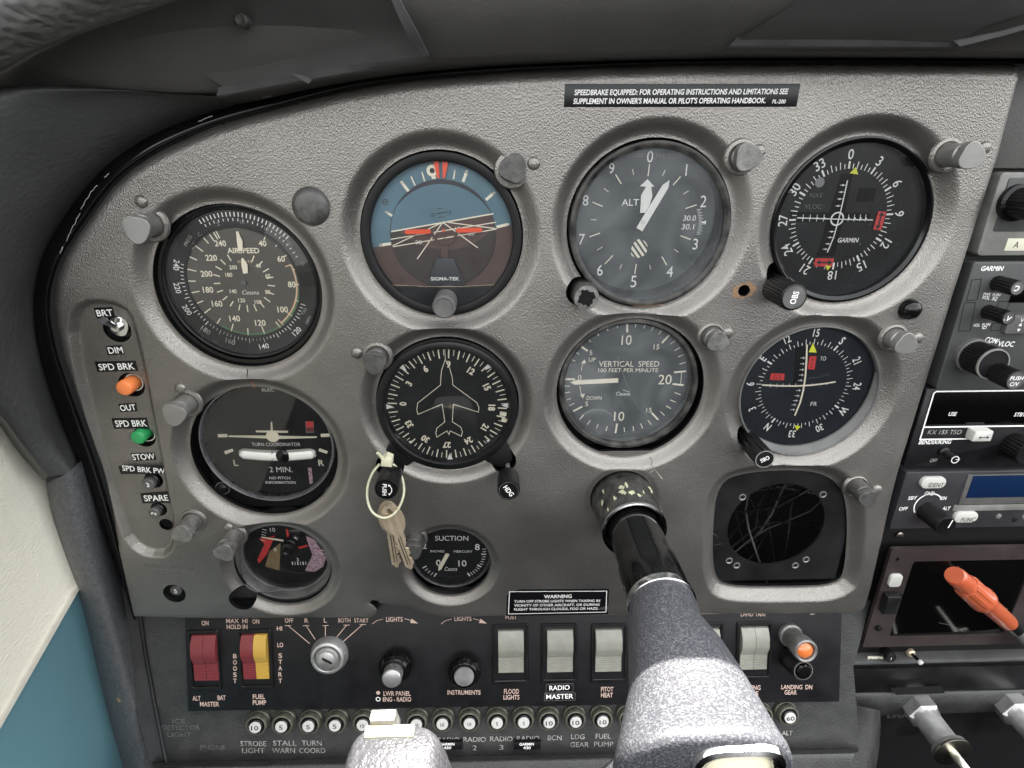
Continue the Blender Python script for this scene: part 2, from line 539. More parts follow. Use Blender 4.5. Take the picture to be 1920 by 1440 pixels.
# ------------------------------------------------------------------ fascia: a height field cut by signed distances
def poly_sdf(X, Y, pts):
    pts = np.array(pts)
    d = np.full(X.shape, 1e18); s = np.ones(X.shape)
    n = len(pts)
    for i in range(n):
        a = pts[i]; b = pts[i-1]
        ex, ey = b[0]-a[0], b[1]-a[1]
        wx, wy = X-a[0], Y-a[1]
        t = np.clip((wx*ex+wy*ey)/(ex*ex+ey*ey+1e-12), 0, 1)
        bx, by = wx-ex*t, wy-ey*t
        d = np.minimum(d, bx*bx+by*by)
        c1 = Y >= a[1]; c2 = Y < b[1]; c3 = ex*wy > ey*wx
        flip = (c1 & c2 & c3) | (~c1 & ~c2 & ~c3)
        s = np.where(flip, -s, s)
    return s*np.sqrt(d)
def smooth_poly(pts, it=3, closed=True):
    for _ in range(it):
        out = []
        n = len(pts)
        for i in range(n if closed else n-1):
            a = pts[i]; b = pts[(i+1) % n]
            out.append((a[0]*.75+b[0]*.25, a[1]*.75+b[1]*.25))
            out.append((a[0]*.25+b[0]*.75, a[1]*.25+b[1]*.75))
        if not closed: out = [pts[0]]+out+[pts[-1]]
        pts = out
    return pts
def sst(t):
    t = np.clip(t, 0, 1); return t*t*(3-2*t)
def sheet(mb, sdf, hfun, x0, x1, y0, y1, cell, thick, m, m_edge=None):
    """material where sdf<0; marching squares on the border, wall of depth `thick` behind every cut"""
    nx = int((x1-x0)/cell)+1; ny = int((y1-y0)/cell)+1
    xs = x0+np.arange(nx)*cell; ys = y0+np.arange(ny)*cell
    X, Y = np.meshgrid(xs, ys)
    S = sdf(X, Y); S = np.where(np.abs(S) < 1e-4, 1e-4, S)
    H = hfun(X, Y)
    V = []; idx = -np.ones(S.shape, int)
    ins = S < 0
    J, I = np.nonzero(ins)
    idx[J, I] = np.arange(len(J))
    V = list(zip(X[J, I].tolist(), Y[J, I].tolist(), H[J, I].tolist()))
    F = []
    full = ins[:-1, :-1] & ins[:-1, 1:] & ins[1:, :-1] & ins[1:, 1:]
    j, i = np.nonzero(full)
    F = list(zip(idx[j, i].tolist(), idx[j, i+1].tolist(), idx[j+1, i+1].tolist(), idx[j+1, i].tolist()))
    anyc = (ins[:-1, :-1] | ins[:-1, 1:] | ins[1:, :-1] | ins[1:, 1:]) & ~full
    E = {}; cut = []; FM = []
    CX = []; 
    def cross(a, b):
        k = (a, b) if a < b else (b, a)
        if k in E: return E[k]
        sa, sb = S[a], S[b]; t = sa/(sa-sb)
        x = X[a]+(X[b]-X[a])*t; y = Y[a]+(Y[b]-Y[a])*t; h = H[a]+(H[b]-H[a])*t
        V.append((float(x), float(y), float(h))); E[k] = len(V)-1
        return E[k]
    jj, ii = np.nonzero(anyc)
    for j, i in zip(jj.tolist(), ii.tolist()):
        c = [(j, i), (j, i+1), (j+1, i+1), (j+1, i)]
        poly = []; ent = None; ext = None
        for q in range(4):
            a, b = c[q], c[(q+1) % 4]
            if ins[a]: poly.append(int(idx[a]))
            if ins[a] != ins[b]:
                k = cross(a, b); poly.append(k)
                if ins[a]: ext = k
                else: ent = k
        if len(poly) >= 3: F.append(tuple(poly))
        if ext is not None and ent is not None: cut.append((ext, ent))
    mb.add(V, F, m)
    if thick > 0:
        m2 = m_edge or m
        base = {}; W = []; WF = []
        def low(k):
            if k not in base:
                W.append(V[k]); W.append((V[k][0], V[k][1], V[k][2]-thick)); base[k] = len(W)-2
            return base[k]
        for a, b in cut:
            la, lb = low(a), low(b)
            WF.append((lb, la, la+1, lb+1))
        mb.add(W, WF, m2)

# gauge holes (panel x, y, radius in mm) read off the bounding boxes of the holes in the photo
KS = DIST/360.0
HOLES = {'airspeed': (-158.9, -81.4, 51.0), 'attitude': (-32.0, -50.5, 49.5), 'altimeter': (94.3, -44.9, 50.4), 'course': (220.6, -43.4, 49.7),
         'climb': (91.3, -153.2, 50.4), 'glide': (217.5, -158.6, 49.0), 'heading': (-33.4, -163.4, 48.85), 'turn': (-161.5, -196.7, 50.1)}
_DEP = {'airspeed': 5.5, 'attitude': 4, 'altimeter': 4, 'course': 2.5, 'climb': 4, 'glide': 0, 'heading': 2, 'turn': 6}
HOLES = {k: tuple(v*KS*(1+_DEP[k]/DIST) for v in t_) for k, t_ in HOLES.items()}   # the rims lie at the bottom of their dishes
def ring_fit(x0, x1, y0, y1, h=0.0):
    c = U((x0+x1)/2, (y0+y1)/2, h); a = U(x0, (y0+y1)/2, h); b = U(x1, (y0+y1)/2, h)
    return (c[0], c[1], math.dist(a, b)/2)
HOLES['suction'] = ring_fit(769, 920, 990, 1120, -4.0)
HOLES['engine'] = ring_fit(440, 622, 990, 1129, -4.0)

outline = [U(*p) for p in [(250, 1158), (229, 1060), (205, 960), (182, 880), (153, 800), (129, 735), (106, 670), (95, 620), (89, 575), (95, 525), (112, 480), (133, 447), (167, 397), (200, 352),
           (233, 320), (266, 297), (300, 277), (350, 253), (400, 233), (466, 213), (533, 196), (640, 168), (740, 151), (850, 140), (973, 131), (1140, 123), (1280, 119), (1600, 116), (1918, 118), (1925, 140), (1885, 290), (1795, 560),
           (1705, 850), (1650, 1030), (1632, 1105), (1622, 1138), (1612, 1148), (1590, 1150), (1300, 1153), (1160, 1155), (960, 1156), (830, 1158), (800, 1152), (762, 1138), (712, 1132),
           (708, 1127), (698, 1126), (692, 1131), (700, 1136), (707, 1144), (703, 1153), (694, 1158), (600, 1159), (400, 1160)]]
notch0 = outline[:]
strip_poly = smooth_poly([U(*p) for p in [(118, 562), (238, 562), (262, 640), (300, 840), (342, 1045), (250, 1045), (205, 950), (140, 720)]], 2)
open_poly = smooth_poly([U(*p, -6.5) for p in [(1345, 905), (1400, 885), (1520, 880), (1575, 905), (1590, 960), (1585, 1060), (1570, 1095), (1470, 1098), (1365, 1098), (1338, 1080), (1335, 1000)]], 2)
gauge_in = {}
def circ(X, Y, c, r): return np.hypot(X-c[0], Y-c[1])-r
lobes = [(*U(733, 868, -4), 8.6), (*U(943, 858, -4), 8.0), (*U(458, 1116, -4), 8.5), (*U(598, 1092, -4), 5.0)]
SMALL = {'yoke': (*U(1166, 935), 20.0), 'brk5': (*U(327, 1113), 7.3), 'toggle': (*U(210, 622), 7.6), 'orange': (*U(237, 728), 7.4), 'green': (*U(262, 826), 6.6),
         'three': (*U(281, 907), 5.6), 'two': (*U(291, 962), 5.0), 'empty': (*U(305, 991), 4.3), 'worn': (*U(1395, 545), 3.2), 'obs2': (*U(1405, 822), 6.5), 'alt': (*U(1086, 548), 7.2), 'obs1': (*U(1462, 520), 7.0)}
def fascia_sdf(X, Y):
    o = poly_sdf(X, Y, notch0)
    s = o
    for k, (cx, cy, r) in HOLES.items():
        hole = circ(X, Y, (cx, cy), r)
        if k == 'climb': hole = np.maximum(hole, (cy-r+3.0)-Y)
        s = np.maximum(s, -hole)
    for c in lobes: s = np.maximum(s, -circ(X, Y, c, c[2]))
    for c in SMALL.values(): s = np.maximum(s, -circ(X, Y, c, c[2]))
    s = np.maximum(s, -poly_sdf(X, Y, open_poly))
    return s
DISH = {'airspeed': (9, 5.5), 'attitude': (9.5, 6), 'altimeter': (9.5, 6), 'course': (10.5, 6.5), 'climb': (9, 6), 'glide': (10, 6), 'heading': (9, 6), 'turn': (9, 6), 'suction': (6.5, 4), 'engine': (8, 4)}
def fascia_h(X, Y):
    o = poly_sdf(X, Y, notch0)
    H = np.zeros(X.shape)
    t = np.clip((o+7)/7, 0, 1)
    H -= 7*(1-np.sqrt(np.clip(1-t*t, 0, 1)))*np.clip((Y+250)/60, .12, 1)
    D = np.zeros(X.shape)
    for k, (w, dep) in DISH.items():
        cx, cy, r = HOLES[k]
        d = np.hypot(X-cx, Y-cy)
        D = np.maximum(D, dep*sst((r+w-d)/(w-1.2)))
    d = poly_sdf(X, Y, open_poly)
    D = np.maximum(D, 6.5*sst((9.5-d)/8.5))
    d = poly_sdf(X, Y, strip_poly)
    D = np.maximum(D, 4.6*sst((.6-d)/4.2))
    for k in ('yoke',):
        cx, cy, r = SMALL[k]; d = np.hypot(X-cx, Y-cy)
        D = np.maximum(D, 1.2*sst((r+4-d)/4))
    H = H-D
    H += .25*np.sin(X*.045+1.0)*np.cos(Y*.05)      # slight waviness of the moulded sheet
    H += .35*np.sin(X*.018+Y*.031)
    return H
mb = MB()
xs = [p[0] for p in notch0]; ys = [p[1] for p in notch0]
sheet(mb, fascia_sdf, fascia_h, min(xs)-1, max(xs)+1, min(ys)-1, max(ys)+1, 0.9, 2.6, 'fascia_vinyl', 'black_plastic')
fascia = mb.build('instrument_panel', smooth=50)
tag(fascia, 'grey grained aircraft instrument panel with round gauge openings and a chipped lower edge', 'instrument panel')
def HF(x, y):
    return float(fascia_h(np.array([[x]]), np.array([[y]]))[0, 0])
def on_panel(px, py):
    x, y = U(px, py); return x, y, HF(x, y)
def surf_px(px, py):
    h = 0.0
    for _ in range(4):
        x, y = U(px, py, h); h = HF(x, y)
    return (x, y, h)

# cracks, worn hole, scratches (parts of the panel, 0.1 mm proud)
def ribbon(pts, w, m, name, lift=.12):
    mb = MB()
    vs = []
    for i, p in enumerate(pts):
        x, y, h = surf_px(*p)
        q0 = surf_px(*pts[max(0, i-1)]); q1 = surf_px(*pts[min(len(pts)-1, i+1)])
        dx, dy = q1[0]-q0[0], q1[1]-q0[1]; l = math.hypot(dx, dy) or 1
        ww = w*(.6+.8*random.random())/2
        vs += [(x-dy/l*ww, y+dx/l*ww, h+lift), (x+dy/l*ww, y-dx/l*ww, h+lift)]
    mb.add(vs, [(2*i, 2*i+1, 2*i+3, 2*i+2) for i in range(len(pts)-1)], m)
    return mb.build(name, fascia_root)
fascia_root = fascia
ribbon([(464, 692), (464, 700), (463, 707), (468, 712), (473, 717)], .7, 'crack', 'crack')
ribbon([(471, 714), (474, 720), (477, 726)], .8, 'crack_tan', 'crack')
ribbon([(1218, 856), (1222, 862), (1220, 870), (1224, 878)], .35, 'crack', 'crack')
ribbon([(1218, 886), (1228, 880), (1234, 888), (1242, 898)], .4, 'scratch', 'scratch')
mb = MB()
cx, cy, cr = SMALL['worn']
n = 40; vs = []
for i in range(n):
    a = 2*PI*i/n
    r1 = 5.0+.8*math.sin(2*a+1)+.4*math.sin(7*a)+random.uniform(-.4, .4)
    for rr in (cr+.05, r1):
        x, y = cx+rr*math.cos(a)*1.1, cy+rr*math.sin(a)
        vs.append((x, y, HF(x, y)+.08))
mb.add(vs, [(2*i, 2*i+1, (2*i+3) % (2*n), (2*i+2) % (2*n)) for i in range(n)], 'worn_wood')
mb.build('worn_patch', fascia)
ribbon([(1425, 543), (1438, 540), (1450, 536), (1462, 531)], .25, 'scratch', 'scratch')

random.seed(21)
for (bx_, by_, n_, ln_) in ((1240, 892, 5, 14), (1440, 596, 6, 10), (1500, 600, 4, 14), (540, 300, 4, 10), (980, 210, 5, 16), (900, 925, 3, 8), (690, 1010, 3, 8), (1660, 700, 4, 10), (380, 640, 3, 8), (1330, 1010, 3, 14), (1010, 950, 3, 9)):
    for _ in range(n_):
        px_, py_ = bx_+random.uniform(-30, 30), by_+random.uniform(-18, 18); a_ = random.uniform(0, PI)
        ribbon([(px_+math.cos(a_)*ln_*t_+random.uniform(-.6, .6), py_+math.sin(a_)*ln_*t_) for t_ in np.linspace(-.5, .5, 4)], random.uniform(.08, .16), 'scratch_faint', 'scratch', .06)
def faint(strs, kind='print_faint'):
    mb = MB()
    for t, p0, p1, cap in strs:
        x, y, h = surf_px((p0[0]+p1[0])/2, (p0[1]+p1[1])/2)
        mb.textpx(t, p0, p1, cap, h+.15, kind, hw=h+.15)
    return mb
faint([('MARKER BEACON', (272, 1060), (362, 1065), 8), ('RECEIVER', (285, 1073), (352, 1076), 7)]).build('lettering', fascia)['kind'] = 'stuff'

# black sheet added behind everything to block stray light and darken the openings
mb = MB()
mb.add([(-700, -620, -95), (700, -620, -95), (700, 60, -95), (-700, 60, -95)], [(0, 1, 2, 3)], 'deep_black')
bk = mb.build('dark_backing'); bk['kind'] = 'structure'

# wiring seen through the open hole
mb = MB()
random.seed(11)
hx, hy = U(1458, 985, -40)
for i in range(16):
    a = random.uniform(0, PI); L = 60
    pts = []
    ox, oy = hx+random.uniform(-25, 25), hy+random.uniform(-22, 22)
    bend = random.uniform(-25, 25)
    for q in range(9):
        t = q/8-.5
        pts.append((ox+math.cos(a)*t*L*2-math.sin(a)*bend*(1-4*t*t), oy+math.sin(a)*t*L*2+math.cos(a)*bend*(1-4*t*t), -30-i*3+8*math.sin(q)))
    mb.tube(pts, random.uniform(.5, .9), ('wire_dark' if i % 3 == 1 else 'black_plastic'), n=6)
w = mb.build('wiring', kind='stuff'); tag(w, 'tangle of dark wires seen through the empty round gauge opening', 'wiring')
# ------------------------------------------------------------------ surroundings of the panel
mat('strip_grey', (.075, .075, .074), .42, bump=.25, bscale=900, var=.3, vscale=40, rvar=.1)
def interp(rows_px, t, n):
    pass
def resample(pts, n):
    """even samples along a 3-D polyline [(px,py,h)...] given in photo pixels"""
    d = [0]
    for i in range(1, len(pts)): d.append(d[-1]+math.dist(pts[i][:2], pts[i-1][:2]))
    out = []
    for k in range(n):
        t = d[-1]*k/(n-1); i = 1
        while i < len(d)-1 and d[i] < t: i += 1
        f = (t-d[i-1])/(d[i]-d[i-1]) if d[i] > d[i-1] else 0
        out.append(tuple(pts[i-1][q]+(pts[i][q]-pts[i-1][q])*f for q in range(3)))
    return out
def smooth3(pts, it=2):
    for _ in range(it):
        o = [pts[0]]
        for i in range(len(pts)-1):
            a, b = pts[i], pts[i+1]
            o.append(tuple(a[q]*.75+b[q]*.25 for q in range(3))); o.append(tuple(a[q]*.25+b[q]*.75 for q in range(3)))
        o.append(pts[-1]); pts = o
    return pts
def loftpx(mb, curves, m, n=60, sub=6, flip=False, sm=2):
    """curves of (px,py,h); catmull interpolation between curves in 3-D"""
    C = [[P3(*p) for p in resample(smooth3(c, sm), n)] for c in curves]
    rows = []
    for i in range(len(C)-1):
        p0 = C[max(0, i-1)]; p1 = C[i]; p2 = C[i+1]; p3 = C[min(len(C)-1, i+2)]
        for s in range(sub):
            t = s/sub
            rows.append([tuple(.5*((2*b[q])+(-a[q]+c[q])*t+(2*a[q]-5*b[q]+4*c[q]-d[q])*t*t+(-a[q]+3*b[q]-3*c[q]+d[q])*t**3) for q in range(3)) for a, b, c, d in zip(p0, p1, p2, p3)])
    rows.append(C[-1])
    mb.loft(rows, m, flip)

# black moulded edge that curls back around the fascia
mb = MB()
top = [(1925, 119), (1600, 116), (1280, 119), (1140, 123), (973, 131), (850, 140), (740, 151), (640, 168), (533, 196), (466, 213), (400, 233), (350, 253), (300, 277), (266, 297), (233, 320), (200, 352), (167, 397),
       (133, 447), (112, 480), (95, 525), (89, 575), (95, 620), (106, 670), (129, 735), (153, 800), (182, 880), (205, 960), (229, 1060), (252, 1162)]
def off(pts, d):
    out = []
    for i, p in enumerate(pts):
        a = pts[max(0, i-1)]; b = pts[min(len(pts)-1, i+1)]
        dx, dy = b[0]-a[0], b[1]-a[1]; l = math.hypot(dx, dy)
        dd = d(i/(len(pts)-1)) if callable(d) else d
        out.append((p[0]+dy/l*dd, p[1]-dx/l*dd))
    return out
W = lambda k: (lambda t: -k*(.35+.65*min(1, max(0, (t-.12)*3.2)))*(1 if t < .88 else max(.05, 1-(t-.88)/.12)))
loftpx(mb, [[(*p, -4.5) for p in off(top, 3)], [(*p, -3.5) for p in off(top, lambda t: W(9)(t))], [(*p, -6) for p in off(top, lambda t: W(24)(t))], [(*p, -18) for p in off(top, lambda t: W(36)(t))], [(*p, -60) for p in off(top, lambda t: W(40)(t))]], 'black_gloss', n=140, sub=4)
edge = mb.build('edge_moulding')
tag(edge, 'black scuffed moulding curling around the top and left edge of the grey panel', 'edge moulding')
mb = MB()
for seg in ([(182, 348), (170, 362), (160, 378), (152, 392)], [(150, 400), (141, 418), (132, 436), (125, 452)], [(118, 462), (113, 476)], [(205, 325), (196, 333)], [(372, 229), (385, 222), (398, 218)], [(492, 184), (508, 179)]):
    s3 = [(p[0]+random.uniform(-.25, .25), p[1]+random.uniform(-.25, .25), -2.4) for p in [(*U(q[0], q[1], -2.4), 0) for q in resample([(*q, 0) for q in seg], 14)]]
    mb.path([p[:2] for p in s3], .3, -2.3, 'print_worn')
mb.build('scuff_mark', edge)

# dark vinyl trim of the windscreen post, left of the panel
mb = MB()
A = [(440, 196, -8), (400, 203, -8), (300, 240, -7), (215, 290, -6), (150, 350, -6), (105, 415, -6), (75, 480, -6), (62, 560, -5), (68, 640, -5), (92, 730, -5), (118, 800, -5), (150, 872, -5)]
A = [(p[0]+14*(1-i/11), p[1]+12*(1-i/11), p[2]-8) for i, p in enumerate(A)]
B = [(420, 190, 2), (330, 205, 4), (215, 250, 8), (130, 310, 10), (70, 390, 12), (38, 470, 12), (28, 560, 12), (36, 650, 12), (60, 735, 10), (92, 815, 8), (135, 880, 5)]
C = [(410, 183, 12), (300, 176, 16), (140, 190, 24), (20, 270, 34), (-40, 370, 40), (-60, 480, 42), (-55, 580, 42), (-30, 680, 38), (10, 770, 30), (60, 845, 20), (112, 890, 10)]
D = [(405, 180, 14), (200, 167, 26), (-20, 168, 40), (-130, 260, 58), (-180, 400, 66), (-180, 520, 66), (-140, 620, 60), (-70, 715, 50), (0, 775, 38), (43, 840, 26), (88, 896, 12)]
Eb = [(405, 178, 8), (200, 164, 20), (-30, 160, 30), (-180, 240, 40), (-240, 400, 44), (-230, 540, 44), (-160, 640, 38), (-80, 735, 28), (-6, 795, 18), (36, 852, 8), (84, 902, 0)]
loftpx(mb, [A, B, C, D, Eb], 'dark_vinyl', n=70, sub=7)
p = mb.build('post_trim'); tag(p, 'dark grained vinyl trim curving down left of the instrument panel', 'trim')
mb = MB()
a = [(86, 897, 14), (112, 893, 10), (138, 886, 5), (152, 868, -2)]
loftpx(mb, [a, [(q[0]+3, q[1]+8, q[2]-10) for q in a]], 'black_paint', n=12, sub=2)
mb.build('trim_end', p)

# lower post, crackled black paint
mb = MB()
A = [(84, 890, -2), (95, 960, -2), (118, 1030, -2), (143, 1100, -2), (163, 1165, -2), (200, 1330, -2), (240, 1475, -2)]
B = [(100, 886, 7), (112, 960, 7), (136, 1035, 7), (160, 1105, 7), (180, 1170, 7), (222, 1330, 7), (262, 1475, 7)]
C = [(128, 884, 7), (142, 960, 7), (164, 1040, 7), (188, 1105, 7), (208, 1170, 7), (252, 1330, 7), (292, 1475, 7)]
D = [(150, 866, -3), (168, 940, -3), (192, 1040, -4), (216, 1120, -4), (232, 1180, -4), (276, 1330, -5), (318, 1475, -5)]
Eb = [(165, 860, -22), (185, 940, -22), (212, 1040, -22), (236, 1120, -22), (254, 1180, -20), (296, 1330, -18), (336, 1475, -18)]
mat('post_paint', (.10, .103, .108), .38, bump=1.0, bscale=800, bdist=.9, var=.7, vscale=420, vcol=(.035, .036, .04), rvar=.08)
loftpx(mb, [A, B, C, D, Eb], 'post_paint', n=60, sub=5, flip=False)
p = mb.build('door_post'); tag(p, 'black crackle painted post running down between the sidewall and the switch panel', 'post')
mb = MB()
x, y, h = P3(222, 1312, 8.0)
vs = [(x, y, h)]
for i in range(16):
    a = 2*PI*i/16; r = random.uniform(1.0, 2.6)
    vs.append((x+r*.7*math.cos(a), y+r*1.3*math.sin(a), h))
mb.add(vs, [(0, i+1, (i+1) % 16+1) for i in range(16)], 'gold_print')
mb.build('paint_chip', p)

# side wall: cream upper panel, trim strip, teal lower panel
def bil(a, b, c, d, nu, nv, bul=0):
    """corner points (3-D) a top-near, b bottom-near, c top-far, d bottom-far"""
    rows = []
    for i in range(nv):
        v = i/(nv-1); r = []
        for j in range(nu):
            u = j/(nu-1)
            p = [(a[q]*(1-v)+b[q]*v)*(1-u)+(c[q]*(1-v)+d[q]*v)*u for q in range(3)]
            p[0] += bul*math.sin(PI*u)*math.sin(PI*v)
            r.append(tuple(p))
        rows.append(r)
    return rows
side = thing('cabin_sidewall', 'cream grained upper sidewall above a teal lower panel at the left edge', 'sidewall')
bn = P3(147, 1086, -3); bf = P3(-429, 2090, 190)
mb = MB()
cn_, cf_ = P3(40, 640, -30), P3(-700, 300, 190)
ext_ = lambda a, b: tuple(a[q]+(b[q]-a[q])*1.75 for q in range(3))  # unseen run of wall, its length shaped for the turn coordinator's reflection
mb.loft(bil(cn_, bn, ext_(cn_, cf_), ext_(bn, bf), 60, 24, -6), 'cream_wall', flip=True)
mb.build('cream_panel', side)
mb = MB()                                     # trim strip along the cream panel's lower edge
bn2 = P3(152, 1094, -3); bf2 = P3(-405, 2105, 190)
st = lambda p, d: (p[0]+d, p[1], p[2])
mat('trim_cream', (.46, .44, .38), .45, var=.2, vscale=60)
mb.loft([[st(bn, -1), st(bf, -1)], [(bn[0]+1.6, bn[1]-.4, bn[2]), (bf[0]+1.6, bf[1]-.4, bf[2])], [(bn[0]+2.2, bn[1]-3, bn[2]), (bf[0]+2.2, bf[1]-3, bf[2])], [(bn[0]-1, bn[1]-4.5, bn[2]), (bf[0]-1, bf[1]-4.5, bf[2])]], 'trim_cream', flip=True)
mb.build('trim_strip', side)
mb = MB()
tn = (bn[0]-2, bn[1]-4, bn[2]); tf = (bf[0]-2, bf[1]-4, bf[2])
loftA = [tn, (U(215, 1330, -10)[0], U(215, 1330, -10)[1], -10), (U(300, 1620, -14)[0], U(300, 1620, -14)[1], -14)]
loftB = [tf, (tf[0]+30, tf[1]-150, 190), (tf[0]+70, tf[1]-300, 190)]
rows = []
for i in range(24):
    v = i/23*2; k = min(1, int(v)); f = v-k
    a = [loftA[k][q]+(loftA[k+1][q]-loftA[k][q])*f for q in range(3)]; b = [loftB[k][q]+(loftB[k+1][q]-loftB[k][q])*f for q in range(3)]
    rows.append([tuple(a[q]+(b[q]-a[q])*j/29 for q in range(3)) for j in range(30)])
mb.loft(rows, 'teal_wall', flip=True)
mb.build('teal_panel', side)
# glareshield over the panel
mb = MB()
r0 = [(-120, 190, -14), (200, 195, -14), (400, 215, -14), (640, 160, -14), (900, 128, -14), (1300, 112, -14), (1920, 112, -14), (2060, 112, -14)]
r1 = [(-120, 166, 20), (200, 168, 18), (400, 182, 14), (640, 139, 13), (800, 118, 13), (1000, 108, 13), (1300, 101, 13), (1400, 98, 13), (1920, 104, 14), (2060, 104, 14)]
r2 = [(-120, 155, 30), (200, 156, 27), (400, 168, 24), (640, 127, 22), (800, 104, 22), (1000, 92, 22), (1300, 84, 22), (1400, 82, 22), (1920, 86, 22), (2060, 86, 22)]
r3 = [(-120, 70, 42), (200, 60, 42), (400, 60, 40), (640, 40, 38), (800, 25, 38), (1000, 20, 38), (1300, 10, 38), (1400, 10, 38), (1920, 10, 38), (2060, 10, 38)]
r4 = [(-120, -60, 50), (200, -60, 50), (400, -60, 48), (640, -70, 46), (800, -80, 46), (1000, -80, 46), (1300, -80, 46), (1400, -80, 46), (1920, -80, 46), (2060, -80, 46)]
r5 = [(p[0], -150, 40) for p in r4]
r6 = [(960+(p[0]-960)*1.1, -170, -60) for p in r4]
mat('shield_vinyl', (.075, .072, .068), .55, bump=.5, bscale=700, bkind='leather', bdist=.2, var=.25, vscale=9, rvar=.06)
loftpx(mb, [r0, r1, r2, r3, r4, r5], 'shield_vinyl', n=90, sub=6)
shield = mb.build('glareshield'); tag(shield, 'dark grey padded glareshield hood over the top of the instrument panel', 'glareshield')
mb = MB()
q = [P3(*p) for p in r5]
zt = max(p[1] for p in q)
y0_, y1_ = zt-3, zt+8
c8 = [(x_, y_, h_) for h_ in (-260, 42) for (x_, y_) in ((-420, y0_), (420, y0_), (420, y1_), (-420, y1_))]  # unseen slab added to keep sun and sky off the panel
mb.add(c8, [(0, 3, 2, 1), (4, 5, 6, 7), (0, 1, 5, 4), (2, 3, 7, 6), (1, 2, 6, 5), (3, 0, 4, 7)], 'shield_vinyl')
dk = mb.build('hood_sun_block', shield)
def band(pairs, m, name, thick=1.6):
    """strip following (top px, bottom px, h_top, h_bot) stations, a little proud of the hood face"""
    mb = MB()
    rows = [[], [], [], []]
    for (a, b, ha, hb) in pairs:
        A_, B_ = P3(*a, ha), P3(*b, hb)
        rows[0].append((A_[0], A_[1]+.6, A_[2]-thick)); rows[1].append(A_); rows[2].append(B_); rows[3].append((B_[0], B_[1]-.4, B_[2]-thick*2))
    mb.loft(rows, m)
    return mb.build(name, shield)
def lerp(a, b, t): return a+(b-a)*t
st_ = []
for i in range(21):
    t = i/20; x = lerp(410, 803, t)
    yt = lerp(163, 103, t)-2.5*math.sin(PI*t); yb = lerp(180, 112, t)-2.0*math.sin(PI*t)
    st_.append(((x, yt), (x+lerp(-4, 2, t), yb), 27, 25))
band(st_, 'strip_grey', 'front_strip')
band([((735, -30), (722, -30), 50, 50), ((760, 20), (742, 20), 46, 46), ((783, 62), (765, 70), 40, 38), ((804, 104), (793, 106), 30, 30)][::-1], 'strip_grey', 'side_strip')
st_ = []
for i in range(15):
    t = i/14; x = lerp(1368, 1800, t)
    st_.append(((x+12*(1-t), 72+1*math.sin(PI*t)+3*t), (x, 86+2*t), 27, 25))
band(st_, 'strip_grey', 'front_strip')
band([((1790, 78), (1800, 87), 30, 30), ((1880, 60), (1885, 66), 34, 34), ((1990, 30), (1996, 34), 40, 40)], 'strip_grey', 'side_strip')
mat('face_shade_vinyl', (.058, .058, .056), .5, bump=.4, bscale=1200, bdist=.15, var=.3, vscale=14, rvar=.08)
# raised faces between the strips; outline and tone imitate light and shadow patches
mb = MB()
loftpx(mb, [[(424, 166, 26), (600, 137, 26), (790, 106, 26)], [(330, 110, 33), (560, 80, 33), (765, 62, 33)], [(200, 52, 44), (500, 20, 44), (738, 10, 44)], [(215, -20, 53), (500, -40, 53), (718, -40, 53)]], 'face_shade_vinyl', n=30, sub=4)
mb.build('left_shade_face', shield)
mb = MB()
loftpx(mb, [[(1385, 74, 27), (1600, 74, 27), (1795, 78, 27)], [(1430, 45, 34), (1640, 45, 34), (1850, 48, 34)], [(1490, 5, 41), (1700, 5, 41), (1960, 10, 41)], [(1550, -60, 50), (1750, -60, 50), (2060, -60, 50)]], 'face_shade_vinyl', n=30, sub=4)
mb.build('right_shade_face', shield)
mb = MB()
x, y, h = P3(452, 38, 46)
mb.lathe(x, y, [(2.6, -4), (2.6, .2), (1.9, 1.0), (.9, .6), (.01, .5)], 'worn_black', n=14)
for i in range(len(mb.v)): mb.v[i] = (mb.v[i][0], mb.v[i][1], mb.v[i][2]+h)
mb.build('snap_stud', shield)
mb = MB()
mb.add([P3(545, 138, 28.5), P3(572, 142, 28.5), P3(585, 150, 28), P3(578, 157, 27.5), P3(562, 148, 28)], [(0, 4, 3, 2, 1)], 'strip_grey')
mb.build('torn_flap', shield)

# padded roll in the top left corner
mb = MB()
b0 = [(-140, 200, 40), (-60, 162, 46), (0, 130, 50), (60, 97, 53), (115, 73, 55), (220, 36, 57), (330, 0, 59), (480, -60, 60)]
b1 = [(p[0]-4, p[1]-7, p[2]+9) for p in b0]
b2 = [(p[0]-40, p[1]-55, p[2]+22) for p in b0]
b3 = [(p[0]-100, p[1]-130, p[2]+26) for p in b0]
b4 = [(p[0]-220, p[1]-260, p[2]+10) for p in b0]
bb = [(p[0]+6, p[1]+2, p[2]-14) for p in b0]
loftpx(mb, [bb, b0, b1, b2, b3, b4], 'crumpled_vinyl', n=60, sub=6)
p = mb.build('padded_roll'); tag(p, 'wrinkled dark grey padded roll in the top left corner', 'padding')

